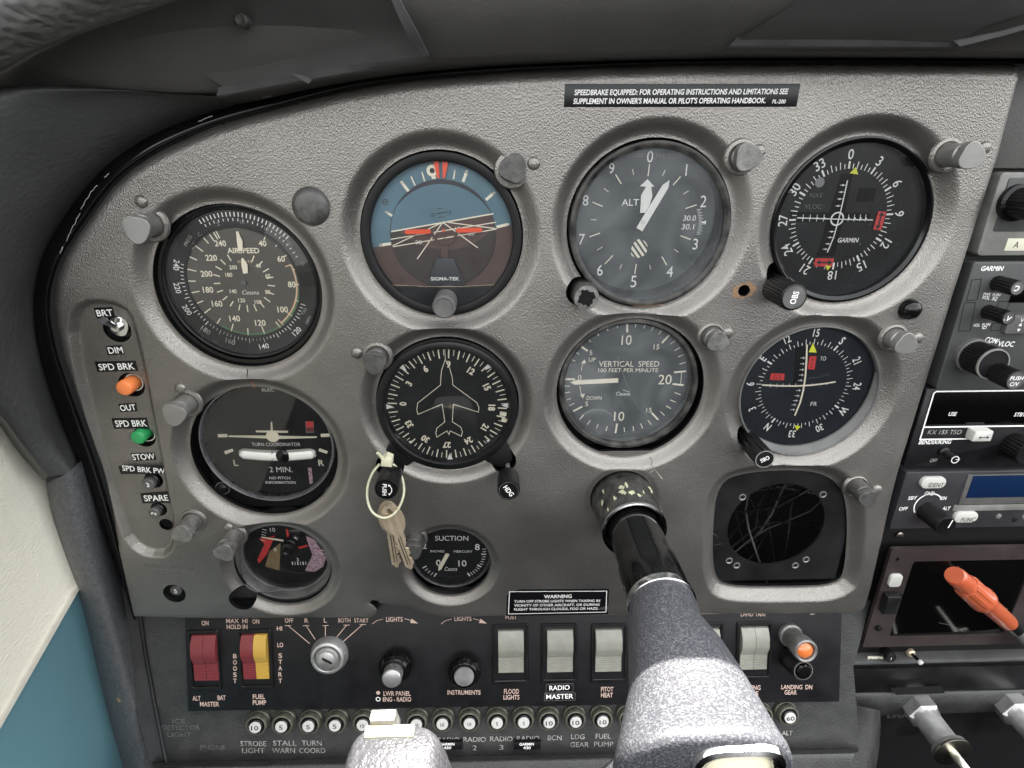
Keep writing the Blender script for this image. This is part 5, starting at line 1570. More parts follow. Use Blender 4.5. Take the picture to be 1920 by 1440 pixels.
mb = MB(); mb.lathe(q[0]+.5, q[1]+.8, [(5.0, 2.6), (5.0, 6.0), (4.4, 6.6), (4.4, 9.5), (2.3, 10), (2.3, 15.5), (1.7, 16.2), (1.7, 17)], 'black_plastic', n=40)
mb.build('knob', g.root)
mb = MB(); mb.lathe(q[0]+3.2, q[1]+3.0, [(2.2, 0), (2.2, 2.2), (1.6, 2.5)], 'alum', n=20); mb.build('hub', g.root)
mb = MB()
wp = []
for px, py in [(455, 1050), (455, 1080), (462, 1098), (478, 1108), (500, 1110), (524, 1106), (545, 1106)]:
    a = U(px, py, -12); wp.append((a[0]-g.x, a[1]-g.y, -12-g.dh))
sw = []
for t in np.linspace(0, len(wp)-1, 40):
    i = min(int(t), len(wp)-2); f = t-i
    p0, p1, p2, p3 = wp[max(0, i-1)], wp[i], wp[i+1], wp[min(len(wp)-1, i+2)]
    sw.append(tuple(.5*((2*p1[q_])+(-p0[q_]+p2[q_])*f+(2*p0[q_]-5*p1[q_]+4*p2[q_]-p3[q_])*f*f+(-p0[q_]+3*p1[q_]-3*p2[q_]+p3[q_])*f**3) for q_ in range(3)))
mb.tube(sw, .45, 'hose_grey', n=8); mb.build('wire', g.root)

# ---------------- suction gauge
g = G('suction_gauge', 'small black suction gauge with a white needle near zero, low in the panel', 'suction gauge', 'suction', -16, cpx=(846, 1036))
rs = math.dist(g.p(776, 1040), g.p(916, 1040))/2
mb = MB(); mb.lathe(0, 0, [(rs+2.2, -10), (rs+2.2, 2.6), (rs+1.6, 3.6), (rs+.9, 3.8), (rs+.3, 3.0), (rs, 0)], 'bezel_satin', n=80, cap=False); mb.build('bezel', g.root)
mb = MB(); mb.disc(0, 0, rs+.2, 0, 'dial_black', 80); mb.build('dial', g.root)
mb = MB()
g.txt(mb, 'SUCTION', 816, 878, 1009, 9.5, 'print_white'); g.txt(mb, 'INCHES', 807, 833, 1033.5, 4.5, 'print_white'); g.txt(mb, 'MERCURY', 851, 886, 1034, 4.5, 'print_white')
g.num(mb, '2', 796, 1023.5, 10.5, 'print_white', bold=.02); g.num(mb, '8', 895, 1025.5, 11.5, 'print_white', bold=.03); g.num(mb, '0', 822, 1055, 11.5, 'print_white', bold=.02); g.num(mb, '10', 867, 1056, 11.5, 'print_white', bold=.02)
g.txt(mb, 'Cessna', 834, 857, 1066.5, 7.5, 'print_white', shear=.2)
c_ = g.p(846, 1036)
for i, a in enumerate(np.linspace(212, 238, 5)): mb.tick(a, rs-5.0+(0 if i % 4 == 0 else .8), rs-1.6, .9 if i % 4 == 0 else .5, .08, 'print_white')
for i, a in enumerate(np.linspace(84, 149, 13)): mb.tick(a, rs-5.0+(0 if i % 5 == 2 else .9), rs-1.6, 1.0 if i % 5 == 2 else .5, .08, 'print_white')
stuff(mb.build('markings', g.root))
mb = MB(); mb.prism(g.P([(836, 1037), (843, 1039), (827.5, 1067), (822, 1070), (822, 1063)], 1), .8, 1.3, 'print_cream'); mb.build('pointer', g.root)
mb = MB(); mb.disc(0, 0, rs+.4, 2.6, 'glass_clear', 80); mb.build('glass', g.root)
# ------------------------------------------------------------------ eyebrow post lights (pick-shaped caps on posts)
def pick(rot, r=7.6, n=36, pt=.35):
    out = []
    for i in range(n):
        a = 2*PI*i/n
        k = r*(1+.10*math.cos(3*a)+pt*.35*math.cos(a))*.93
        out.append((k*math.cos(a+rot), k*math.sin(a+rot)))
    return out
def post_light(px, py, h, label, rot_deg, m='cap_grey', r=7.4, slot=False, post_r=6.0):
    hh = h
    hh = h*.84; r *= .94; post_r *= .94
    x, y = U(px, py, hh)
    hb = HF(x, y)
    t = thing('post_light', label, 'post light', x, y, hb, 'eyebrow post lights on the grey panel')
    H = hh-hb
    mb = MB(); mb.lathe(0, 0, [(r+2.0, -.3), (r+1.4, .9), (post_r+1.2, 1.3), (post_r+.2, .8)], 'fascia_vinyl', n=36, cap=False); mb.build('collar', t)
    mb = MB(); mb.lathe(0, 0, [(post_r, -1), (post_r, max(1.2, H-5.4)), (post_r-.9, max(1.3, H-5.0)), (post_r-.9, max(1.4, H-3.8))], m, n=32, cap=False)
    mb.line((-post_r*.8, -post_r*.6), (post_r*.8, -post_r*.6), .1, .5, m)
    mb.build('post', t)
    mb = MB(); mb.prism(pick(R(rot_deg), r), max(.6, H-4.2), H, m, .4)
    c = mb.build('cap', t, smooth=22)
    if slot:
        a = R(rot_deg); mb = MB(); mb.line((-3*math.cos(a+1), -3*math.sin(a+1)), (3*math.cos(a+1), 3*math.sin(a+1)), .35, H+.03, 'cap_dark'); mb.build('slot', c)
    return t
PL = [(255, 427, 15, 'bright capped post light standing up left of the airspeed indicator', -100, 'alum_dull', 7.6, 0),
      (326, 776, 17, 'post light with pale speckled face between the airspeed and turn coordinator gauges', -110, 'alum_dull', 7.4, 0),
      (342, 1002, 17, 'tilted looking post light under the left switch strip by the small empty hole', -160, 'cap_grey', 7.0, 0),
      (418, 1036, 19, 'post light with a thin scratch, above left of the small engine gauge', -60, 'cap_grey', 6.8, 1),
      (702, 679, 11, 'dark grey post light beside the upper left rim of the heading indicator', -100, 'cap_dark', 7.2, 0),
      (961, 319, 3, 'flush pick-shaped light pushed in at the upper right of the attitude indicator', 65, 'cap_dark', 7.8, 0),
      (1401, 295, 10, 'grey post light at the upper right rim of the altimeter', 0, 'cap_grey', 7.4, 0),
      (1822, 292, 19, 'bright faced post light by the panel corner right of the course indicator', -20, 'alum_dull', 7.2, 0),
      (1346, 641, 12, 'post light at the upper right rim of the vertical speed indicator', -30, 'cap_grey', 6.6, 0),
      (1699, 645, 14, 'post light right of the glideslope indicator near the panel edge', -30, 'alum_dull', 7.0, 0),
      (1629, 935, 16, 'dull post light at the upper right of the open square gauge cutout', -70, 'cap_dark', 6.6, 0),
      (773, 1034, 13, 'dark post light overlapping the left edge of the suction gauge', -90, 'cap_dark', 6.8, 0)]
for px, py, h, lab, rot, m, r, sl_ in PL: post_light(px, py, h, lab, rot, m, r, bool(sl_))

def button_plug(px, py, r, label, m='fascia_vinyl', dome=1.6, group='small round plugs beside the post lights'):
    x, y, h = surf_px(px, py)
    mb = MB(); mb.lathe(x, y, [(r+.35, h-1.4), (r+.1, h-.1), (r, h+.2), (r*.93, h+dome*.5), (r*.7, h+dome*.85), (r*.35, h+dome), (.01, h+dome*1.05)], m, n=40)
    o = mb.build('plug'); tag(o, label, 'plug', group); return o
for px, py, lab in [(265, 378, 'small round plug above the post light of the airspeed indicator'), (338, 728, 'small round plug above the pale speckled post light left of the turn coordinator'),
                    (428, 989, 'small round plug above the scratched post light by the engine gauge'), (669, 662, 'small round plug left of the dark post light at the heading indicator'),
                    (1001, 306, 'small dark plug right of the flush pick-shaped light'), (1424, 283, 'small round plug behind the altimeter post light'), (1846, 277, 'small round plug near the top right panel corner'),
                    (1364, 624, 'small round plug behind the post light of the vertical speed indicator'), (1720, 634, 'small round plug right of the glideslope indicator post light'), (1644, 918, 'small round plug above right of the square cutout')]:
    button_plug(px, py, 3.2, lab)
button_plug(583, 387, 9.6, 'large domed grey plug between the airspeed and attitude indicators', 'cap_dark', 3.2, None)
x, y, h = surf_px(1704, 579)
mb = MB(); mb.lathe(x, y, [(6.2, h-1), (5.9, h+1.5), (5.2, h+3.6), (3.8, h+5.2), (2, h+6), (.01, h+6.2)], 'black_gloss', n=40)
o = mb.build('plug'); tag(o, 'shiny black domed plug below the upper right course indicator', 'plug')

# ------------------------------------------------------------------ stickers with raised edge
def placard(name, label, quad, m, texts, h=.25, edge=None, cat='sticker', group=None, curl=0):
    pts3 = [surf_px(*q) for q in quad]
    hm = sum(p[2] for p in pts3)/4
    base = [(p[0], p[1]) for p in pts3]
    t = thing(name, label, cat, 0, 0, hm, group)
    mb = MB(); mb.prism(base, -.1, h, m, .08); mb.build('backing', t)
    if edge:
        cxm = sum(p[0] for p in base)/4; cym = sum(p[1] for p in base)/4
        ins = [(cxm+(p[0]-cxm)*edge[0], cym+(p[1]-cym)*edge[1]) for p in base]
        mb = MB(); mb.path(ins, .5, h+.04, 'print_white', closed=True); mb.build('border', t)
    mb = MB()
    for tx, p0, p1, cap, mm, kw in texts: mb.textpx(tx, p0, p1, cap, h+.06, mm, hw=hm+h, **kw)
    if texts: mb.build('lettering', t)['kind'] = 'stuff'
    return t
placard('speedbrake_placard', 'long black placard about speedbrakes with white italic lettering at the top of the panel', [(1057, 201), (1493, 200), (1500, 157), (1059, 157)], 'label_black',
        [('SPEEDBRAKE EQUIPPED: FOR OPERATING INSTRUCTIONS AND LIMITATIONS SEE', (1077, 173), (1478, 171), 10.5, 'print_white', dict(bold=.055, shear=.12)),
         ("SUPPLEMENT IN OWNER'S MANUAL OR PILOT'S OPERATING HANDBOOK.", (1075, 189.5), (1436, 188), 10.5, 'print_white', dict(bold=.055, shear=.12)),
         ('PL-200', (1448, 190), (1473, 190), 7.5, 'print_white', dict(bold=.04, shear=.15))], cat='placard')
placard('warning_placard', 'black warning placard with a white border near the bottom edge of the panel', [(949, 1154), (1140, 1151), (1142, 1104), (951, 1105)], 'label_black',
        [('WARNING', (1020, 1118.5), (1072, 1117.5), 6.5, 'print_white', dict(bold=.05)), ('TURN OFF STROBE LIGHTS WHEN TAXIING IN', (964, 1127.5), (1125, 1126), 4.6, 'print_white', dict(bold=.03)),
         ('VICINITY OF OTHER AIRCRAFT, OR DURING', (964, 1135), (1124, 1133.3), 4.6, 'print_white', dict(bold=.03)), ('FLIGHT THROUGH CLOUDS, FOG OR HAZE.', (964, 1142.5), (1122, 1140.5), 4.6, 'print_white', dict(bold=.03))],
        edge=(.955, .83), cat='placard')
for lab, quad, tx, p0, p1, cap, m in [
    ('black tape label reading BRT above the toggle switch', [(182, 597), (216, 594), (211, 575), (176, 577)], 'BRT', (181, 587), (211, 585.5), 12, 'label_black'),
    ('black tape label reading DIM below the toggle switch', [(203, 666), (234, 664), (228, 647), (199, 649)], 'DIM', (203, 657), (230, 655.5), 12, 'label_black'),
    ('grey tape label reading SPD BRK above the orange button', [(183, 697), (259, 695), (254, 676), (178, 678)], 'SPD BRK', (185, 688), (252, 686), 12, 'label_black'),
    ('worn tape label reading OUT below the orange button', [(226, 773), (258, 771), (255, 755), (222, 757)], 'OUT', (225, 765), (254, 763), 11, 'label_black'),
    ('black tape label reading SPD BRK above the green button', [(214, 804), (280, 803), (275, 783), (209, 784)], 'SPD BRK', (216, 794), (275, 793), 12, 'label_black'),
    ('black tape label reading STOW below the green button', [(249, 864), (293, 862), (290, 848), (245, 850)], 'STOW', (248, 857), (290, 855), 11, 'label_black'),
    ('black tape label reading SPD BRK PWR above breaker three', [(231, 885), (320, 892), (316, 877), (226, 870)], 'SPD BRK PWR', (229, 877), (318, 884), 10, 'label_black'),
    ('black tape label reading SPARE between breakers three and two', [(268, 943), (318, 943), (315, 924), (264, 925)], 'SPARE', (270, 934), (315, 933), 11, 'label_black')]:
    placard('tape_label', lab, quad, m, [(tx, p0, p1, cap, 'print_white', dict(bold=.035))], group='tape labels down the left switch strip')

# ------------------------------------------------------------------ left switch strip
def at3(px, py, h): x, y = U(px, py, h); return x, y
hs3 = HF(*U(208, 622))
x, y = U(210, 618, 0)
t = thing('toggle_switch', 'chrome toggle switch between the BRT and DIM labels', 'toggle switch', x, y, hs3)
mb = MB(); mb.lathe(0, 0, [(7.3, -14), (7.3, -3), (6, -2.6), (5.2, -2.6)], 'black_gloss', n=36, cap=False); mb.lathe(0, 0, [(5.6, -4), (5.6, -1.2), (4.6, -.8), (2.6, -.8), (2.6, 1.5), (2.2, 2)], 'chrome', n=32); mb.build('bushing', t)
mb = MB(); mb.tube([(0, -.5, 0), (-.6, 2.4, 3), (-1.2, 5.0, 6.2), (-1.3, 6.0, 8)], [1.2, 1.5, 2.0, 2.1], 'chrome', n=16); mb.build('lever', t)
def push_button(px, py, hole, label, m, r=5.0, top=7.0, name='push_button', cat='button'):
    x, y = U(px, py, top+hs3)
    t = thing(name, label, cat, x, y, hs3)
    hx, hy_, hr = SMALL[hole]
    mb = MB(); mb.lathe(hx-x, hy_-y, [(hr-.1, -10), (hr-.1, -2.0), (hr-.9, -1.8), (r+.5, -4), (r+.5, -8)], 'black_gloss', n=36, cap=False); mb.ring(hx-x+.2, hy_-y+.6, r+.1, r+.8, -2.6, 'button_white', 36, 0, 360); mb.build('socket', t)
    mb = MB(); mb.lathe(0, 0, [(r, -8), (r, top-1.0), (r-.4, top-.3), (r-1.0, top)], m, n=40); mb.build('cap', t)
push_button(231, 729, 'orange', 'orange push button in the left switch strip', 'knob_orange', r=4.5, top=5.5)
push_button(257, 822, 'green', 'green push button in the left switch strip', 'knob_green', r=4.2, top=4.5)
def small_breaker(px, py, hole, num, label, r=4.6, top=3.0, rot=0):
    x, y = U(px, py, top+hs3)
    t = thing('circuit_breaker', label, 'circuit breaker', x, y, hs3)
    mb = MB(); mb.lathe(0, 0, [(r+1, -6), (r+1, -.3), (r+.2, .3), (r-.2, .2), (r-.2, -4)], 'black_plastic', n=36, cap=False); mb.lathe(0, 0, [(r-.7, -4), (r-.7, top-.5), (r-1.2, top)], 'bezel_grey', n=32); mb.build('body', t)
    mb = MB(); mb.text(num, 0, 0, 3.1, top+.05, 'print_white', rot=rot, bold=.04); mb.build('lettering', t)['kind'] = 'stuff'
small_breaker(277, 909, 'three', '3', 'black circuit breaker marked 3 under the SPD BRK PWR label')
small_breaker(288, 963, 'two', '2', 'black circuit breaker marked 2 under the SPARE label', r=4.3, rot=R(75))
small_breaker(329, 1108, 'brk5', '5', 'black breaker marked 5 in a round hole at the lower left panel corner', r=4.6, top=1.0)

# ------------------------------------------------------------------ open cutout: adapter plate with a round hole
x, y = U(1460, 990, -8)
t = thing('adapter_plate', 'black mounting plate with a large empty round hole and brass lined screw holes', 'mounting plate', x, y, -8.5)
hx, hy_ = U(1455, 985, -8.5); hr = math.dist(U(1365, 985, -8.5), U(1544, 985, -8.5))/2
SH = [U(px, py, -8.5) for px, py in [(1392, 932), (1543, 927), (1367, 1051), (1381, 1060), (1491, 1060), (1511, 1049)]]
def psdf(X, Y):
    s = np.maximum(np.abs(X)-48, np.abs(Y)-44)
    s = np.maximum(s, -(np.hypot(X-(hx-x), Y-(hy_-y))-hr))
    for a, b in SH: s = np.maximum(s, -(np.hypot(X-(a-x), Y-(b-y))-1.5))
    return s
mb = MB(); sheet(mb, psdf, lambda X, Y: X*0, -49, 49, -45, 45, .8, 1.6, 'black_paint'); mb.build('plate', t)
for a, b in SH:
    mb = MB(); mb.lathe(a-x, b-y, [(2.5, 0), (2.4, .5), (1.9, .6), (1.5, .2), (1.45, -2)], 'alum_dull', n=24, cap=False); mb.build('grommet', t)

# ------------------------------------------------------------------ rocker switches
tilt(True)
def rocker(px0, px1, py0, py1, label, mats, fpx, group='rocker switches on the black plate'):
    """(px0..px1, py0..py1) the coloured rocker; fpx = frame in pixels"""
    h0 = -9.0
    ax, ay1 = U(fpx[0], fpx[1], h0); bx, by0 = U(fpx[2], fpx[3], h0)
    cxr, cyr = (ax+bx)/2, (ay1+by0)/2
    t = thing('rocker_switch', label, 'switch', cxr, cyr, h0, group)
    W_, H_ = (bx-ax)/2, (ay1-by0)/2
    mb = MB()
    o_ = rrect(-W_, W_, -H_, H_, 1.0, 3); i_ = rrect(-W_+1.9, W_-1.9, -H_+2.6, H_-2.2, .5, 3)
    n = len(o_)
    rows = [[(p[0], p[1], -.5) for p in o_], [(p[0], p[1], .9) for p in o_], [(p[0]*.97, p[1]*.98, 1.4) for p in o_], [(p[0]*1.03, p[1]*1.02, 1.4) for p in i_], [(p[0], p[1], 1.0) for p in i_], [(p[0], p[1], -6) for p in i_]]
    vs = [q for r_ in rows for q in r_]
    mb.add(vs, [(k*n+i, k*n+(i+1) % n, (k+1)*n+(i+1) % n, (k+1)*n+i) for k in range(5) for i in range(n)], 'black_plastic')
    mb.build('frame', t)
    mb = MB(); mb.box(-W_+1.9, W_-1.9, -H_+2.6, -H_+4.6, -5, -.6, 'bezel_grey', .2); mb.build('stop', t)
    hw = 2.2
    x0_, yt = U(px0, py0, h0+hw); x1_, yb = U(px1, py1, h0+hw)
    x0_ -= cxr; x1_ -= cxr; yt -= cyr; yb -= cyr
    L = yt-yb
    prof = [(yt, -3), (yt-.2, 2.0), (yt-.10*L, 3.9), (yt-.22*L, 5.1), (yt-.40*L, 5.3), (yt-.46*L, 4.9), (yt-.62*L, 2.2)]
    yy = yt-.62*L; k = 7; st = (yb-yy+.3)/k*1.0
    for i in range(k):
        y_ = yy+st*i; z_ = 2.0-.05*i
        prof += [(y_+st*.15, z_-.25), (y_+st*.3, z_+.15), (y_+st*.8, z_+.15), (y_+st*.95, z_-.25)]
    prof += [(yb, 1.4), (yb, -3)]
    n_ = len(mats); w_ = (x1_-x0_)/n_
    for i, m in enumerate(mats):
        mb = MB(); mb.profx(x0_+w_*i+(.12 if i else 0), x0_+w_*(i+1)-(.12 if i < n_-1 else 0), prof, m)
        mb.build('rocker', t, smooth=25)
    return t
R_ = [(359, 410, 1192, 1277, 'pair of dark red rockers in one frame over ALT BAT MASTER', ['rocker_red', 'rocker_red'], (352, 1181, 417, 1292)),
      (452, 504, 1191, 1274, 'half red half yellow rocker pair over FUEL PUMP', ['rocker_red', 'rocker_yellow'], (446, 1180, 515, 1290)),
      (934, 982, 1184, 1262, 'pale grey rocker over FLOOD LIGHTS', ['rocker_white'], (922, 1170, 991, 1280)),
      (1026, 1074, 1183, 1261, 'pale grey rocker over RADIO MASTER', ['rocker_white'], (1014, 1169, 1082, 1278)),
      (1117, 1165, 1182, 1260, 'pale grey rocker over PITOT HEAT', ['rocker_white'], (1108, 1169, 1175, 1277)),
      (1296, 1347, 1181, 1260, 'pale grey rocker half hidden behind the right side of the yoke column', ['rocker_white'], (1290, 1167, 1354, 1277)),
      (1390, 1438, 1178, 1256, 'split pale grey rocker pair under LAND TAXI', ['rocker_white', 'rocker_white'], (1381, 1166, 1444, 1272))]
for a in R_: rocker(*a)
def plate_label(lab, quad, tx, p0, p1, cap):
    pts = [U(*q, -8.7) for q in quad]
    t = thing('tape_label', lab, 'sticker', 0, 0, -8.9, 'tape labels under the radio master switch')
    mb = MB(); mb.prism(pts, -.1, .35, 'label_black', .1); mb.build('backing', t)
    mb = MB(); mb.path([((p[0]-sum(q[0] for q in pts)/4)*.98+sum(q[0] for q in pts)/4, (p[1]-sum(q[1] for q in pts)/4)*.94+sum(q[1] for q in pts)/4) for p in pts], .14, .38, 'print_grey', closed=True); mb.build('border', t)
    mb = MB(); mb.textpx(tx, p0, p1, cap, .4, 'print_white', hw=-8.5, bold=.03); mb.build('lettering', t)['kind'] = 'stuff'
plate_label('embossed tape label reading RADIO under the radio master switch', [(1023, 1298), (1075, 1297), (1075, 1281), (1024, 1282)], 'RADIO', (1030, 1290), (1068, 1288.5), 9)
plate_label('embossed tape label reading MASTER at the bottom of the switch plate', [(1020, 1314), (1079, 1313), (1079, 1298.5), (1020, 1299.5)], 'MASTER', (1024, 1306.5), (1075, 1305), 9)

# ignition key switch
x, y = U(612, 1238, -1)
t = thing('ignition_switch', 'round bare metal ignition lock with an empty key slot', 'ignition switch', x, y, -9)
mb = MB(); mb.lathe(0, 0, [(13.2, 0), (13.2, 1.5), (11.6, 5.5), (11.2, 6.2), (9.6, 6.6), (8.9, 6.0), (8.6, 4.6), (7.6, 4.4)], 'alum', n=64, cap=False); mb.build('bezel_ring', t)
mb = MB(); mb.lathe(-.2, -.2, [(8.2, 2), (8.0, 6.4), (7.2, 7.2), (6.6, 7.3)], 'alum_dull', n=48); b = mb.build('barrel', t)
mb = MB(); mb.lathe(-.3, -.4, [(6.2, 7.3), (6.0, 7.9), (5.2, 8.2)], 'alum', n=40); mb.build('face', b)
mb = MB(); mb.prism([(-3.2, 1.2), (-2.6, 2.2), (3.0, -1.0), (4.2, -2.4), (3.2, -3.0), (-2.0, -.2)], 8.1, 8.24, 'deep_black'); mb.build('key_slot', t)

# lighting knobs
def light_knob(px, py, hh, label, style):
    x, y = U(px, py, hh)
    h0 = -9; t = thing('dimmer_knob', label, 'knob', x, y, h0, 'dimmer knobs on the switch plate')
    H = hh-h0
    mb = MB(); mb.lathe(0, 0, [(5.6, 0), (5.6, 4), (9.0, 4.2), (11.4, 5.0), (11.6, 6.5), (9.4, 11.0), (8.8, 11.6), (7.0, 11.8)], 'black_gloss', n=16); mb.build('skirt', t, smooth=20)
    if style:
        mb = MB(); mb.lathe(0, 0, [(6.6, 11.8), (6.7, H-3), (6.6, H-1.2), (6.1, H-.3), (5.5, H)], 'alum', n=96, flute=40, fdepth=.25, frange=(0, 1)); mb.build('cap', t)
    else:
        mb = MB(); mb.lathe(0, 0, [(6.9, 11.6), (6.9, H-.6), (6.5, H)], 'alum', n=48); mb.build('cap', t)
    return t
light_knob(734, 1274, 11, 'dimmer knob with a tall knurled silver cap over LWR PANEL', 1)
light_knob(870, 1270, 4.0, 'black faceted dimmer knob with a flat round silver face over INSTRUMENTS', 0)

# landing gear lamp and button
x, y = U(1512, 1222, 14)
t = thing('gear_lamp', 'amber indicator lamp in a scuffed grey barrel at the right end of the switch plate', 'indicator lamp', x, y, -9)
mb = MB(); mb.lathe(0, 0, [(8.3, 0), (8.3, 3), (7.3, 4), (7.3, 12), (8.0, 14), (8.3, 20), (8.0, 22.5), (7.0, 23.4), (6.0, 22.6), (5.6, 20)], 'cap_grey', n=72, flute=36, fdepth=.2, frange=(2, 4), cap=False); mb.build('barrel', t)
mb = MB(); mb.lathe(0, 0, [(5.6, 19), (5.4, 21.5), (4.0, 22.8), (2, 23.4), (.01, 23.6)], 'amber_lens', n=36); mb.build('lens', t)
x, y = U(1510, 1262, 12)
t = thing('gear_button', 'black round push button below the amber lamp', 'button', x, y, -9)
mb = MB(); mb.lathe(0, 0, [(8.4, 0), (8.4, 8), (7.9, 9), (7.7, 17), (7.0, 18.4), (6.2, 18.6), (5.8, 17.8), (5.6, 15)], 'black_plastic', n=60, cap=False); mb.ring(0, 0, 5.9, 6.6, 18.65, 'bezel_grey', 48); mb.build('barrel', t)
mb = MB(); mb.lathe(0, 0, [(5.2, 12), (5.2, 19.5), (4.4, 20.4), (3.8, 20.5)], 'black_gloss', n=40); mb.build('cap', t)

# ------------------------------------------------------------------ row of circuit breakers
BR = [(477, 1366, '10', 1.35, 'leftmost breaker of the row, marked wide 10, above STROBE LIGHT'), (526, 1365, '5', 1.35, 'breaker marked 5 above STALL WARN'), (577, 1364, '5', 1.35, 'breaker marked 5 above TURN COORD'),
      (627, 1363, '5', 1.35, 'breaker marked 5 touching the left yoke horn'), (679, 1362, '10', 1.0, 'breaker mostly hidden behind the left yoke horn'), (780, 1361, '20', .95, 'breaker half hidden by the right shoulder of the left yoke horn'),
      (829, 1360, '10', .9, 'breaker marked small 10 above the first RADIO'), (880, 1359, '10', .9, 'breaker with a bluish ring, marked small 10, above RADIO 2'), (932, 1358, '5', .9, 'breaker marked small 5 above RADIO 3'),
      (982, 1357, '5', .9, 'breaker marked small 5 above the fourth RADIO'), (1030, 1357, '10', 1.35, 'breaker marked wide 10 above BCN'), (1080, 1356, '10', 1.35, 'breaker marked wide 10 above LDG GEAR'),
      (1131, 1355, '10', 1.35, 'breaker marked wide 10 above FUEL PUMP'), (1181, 1354, '10', 1.35, 'breaker behind the yoke column, only its left rim showing'), (1434, 1349, '50', 1.3, 'breaker partly behind the right edge of the yoke hub, marked 50'),
      (1483, 1348, '60', 1.3, 'rightmost breaker of the row, marked 60, above ALT')]
proto = None
for px, py, num, sx_, lab in BR:
    h0 = -15.0; hh = -5.0
    x, y = U(px, py, hh)
    if proto is None:
        t = thing('circuit_breaker', lab, 'circuit breaker', x, y, h0, 'circuit breakers in the bottom row')
        mb = MB(); mb.lathe(0, 0, [(8.5, 0), (8.5, 2.2), (8.1, 3.0), (7.7, 3.2), (7.6, 6.8), (7.1, 7.7), (6.3, 7.9), (5.7, 7.2), (5.4, 4)], 'breaker_olive', n=48, cap=False); mb.build('collar', t)
        mb = MB(); mb.lathe(0, 0, [(5.1, 3), (5.1, 7.6), (4.7, 8.4), (4.3, 8.6)], 'black_plastic', n=36); mb.build('button', t)
        mb = MB(); mb.lathe(0, 0, [(4.1, 8.5), (4.1, 9.2), (3.8, 9.5)], 'breaker_dot', n=36); mb.build('face', t)
        proto = t
    else:
        t = copy_thing(proto, x, y, h0, lab)
        for c in list(t.children):
            if c.name.startswith('lettering'): bpy.data.objects.remove(c)
    mb = MB(); mb.text(num, 0, 0, 3.3 if sx_ > 1.1 else 2.6, 9.56, 'print_black', sx=sx_*1.05, bold=.03); mb.build('lettering', t)['kind'] = 'stuff'
for lab, quad, xx in (('small black tape label reading GARMIN 430 below the first RADIO', [(822, 1406), (867, 1405), (867, 1392), (824, 1392)], 838), ('small black tape label reading GARMIN 430 below the fourth RADIO', [(963, 1405), (1014, 1404), (1014, 1391), (964, 1392)], 987)):
    pts = [U(*q, -11) for q in quad]
    t = thing('tape_label', lab, 'sticker', 0, 0, -12, 'tape labels below the breaker row')
    mb = MB(); mb.prism(pts, -2, 1.2, 'label_black', .1); mb.build('backing', t)
    mb = MB(); mb.textpx('GARMIN', (xx-13, 1395.5), (xx+14, 1395), 5, 1.3, 'print_white', hw=-10.7, bold=.05); mb.textpx('430', (xx-6, 1402), (xx+8, 1402), 5, 1.3, 'print_white', hw=-10.7, bold=.05); mb.build('lettering', t)['kind'] = 'stuff'

tilt(False)
# ------------------------------------------------------------------ radio stack (continues past the right edge of the picture)
XE = 470.0
def unit(name, label, cat, left_px, top_px, bot_px, h, m, rad=1.5, bev=.8, deep=8):
    """left_px = (x, y) of a point on the left edge; top/bottom rows in pixels at x=1800"""
    x0 = U(*left_px, h)[0]; y1 = U(1800, top_px, h)[1]; y0 = U(1800, bot_px, h)[1]
    cx_, cy_ = x0, (y0+y1)/2
    t = thing(name, label, cat, cx_, cy_, h)
    mb = MB(); mb.rbox(0, XE-x0, y0-cy_, y1-cy_, -deep, 0, m, rad, bev); mb.build('face_plate', t)
    return t, cx_, cy_, h
def ploc(u, px, py, dz=0.0):
    a = U(px, py, u[3]+dz); return (a[0]-u[1], a[1]-u[2])
def ptxt(mb, u, t, p0, p1, cap, m, z=.1, **kw):
    mb.textpx(t, p0, p1, cap, z, m, ox=u[1], oy=u[2], hw=u[3]+z, **kw)
# top unit: audio panel
u = unit('audio_panel', 'grey framed unit with a dark knob and a handwritten A label at the right edge', 'audio panel', (1855, 400), 323, 480, -6, 'radio_trim', 2.5)
t = u[0]
a = ploc(u, 1888, 333); b = ploc(u, 1868, 434)
mb = MB(); mb.rbox(ploc(u, 1876, 385)[0], 230, b[1], a[1], -2, .5, 'radio_grey', 1.2, .3); mb.build('inset_panel', t)
mb = MB(); q = ploc(u, 1925, 382, 8); mb.lathe(q[0], q[1], [(9.5, 0), (9.5, 3), (8.0, 4), (8.0, 16), (7, 17)], 'black_plastic', n=96, flute=28, fdepth=.4, frange=(2, 3)); mb.build('knob', t)
mb = MB(); mb.prism([ploc(u, 1882, 470), ploc(u, 1960, 470), ploc(u, 1965, 447), ploc(u, 1890, 447)], 0, .3, 'label_paper', .05); sl_ = mb.build('paper_label', t)
mb = MB(); ptxt(mb, u, 'A', (1900, 459), (1910, 458.5), 12, 'print_black', z=.36, shear=.2); stuff(mb.build('lettering', sl_))
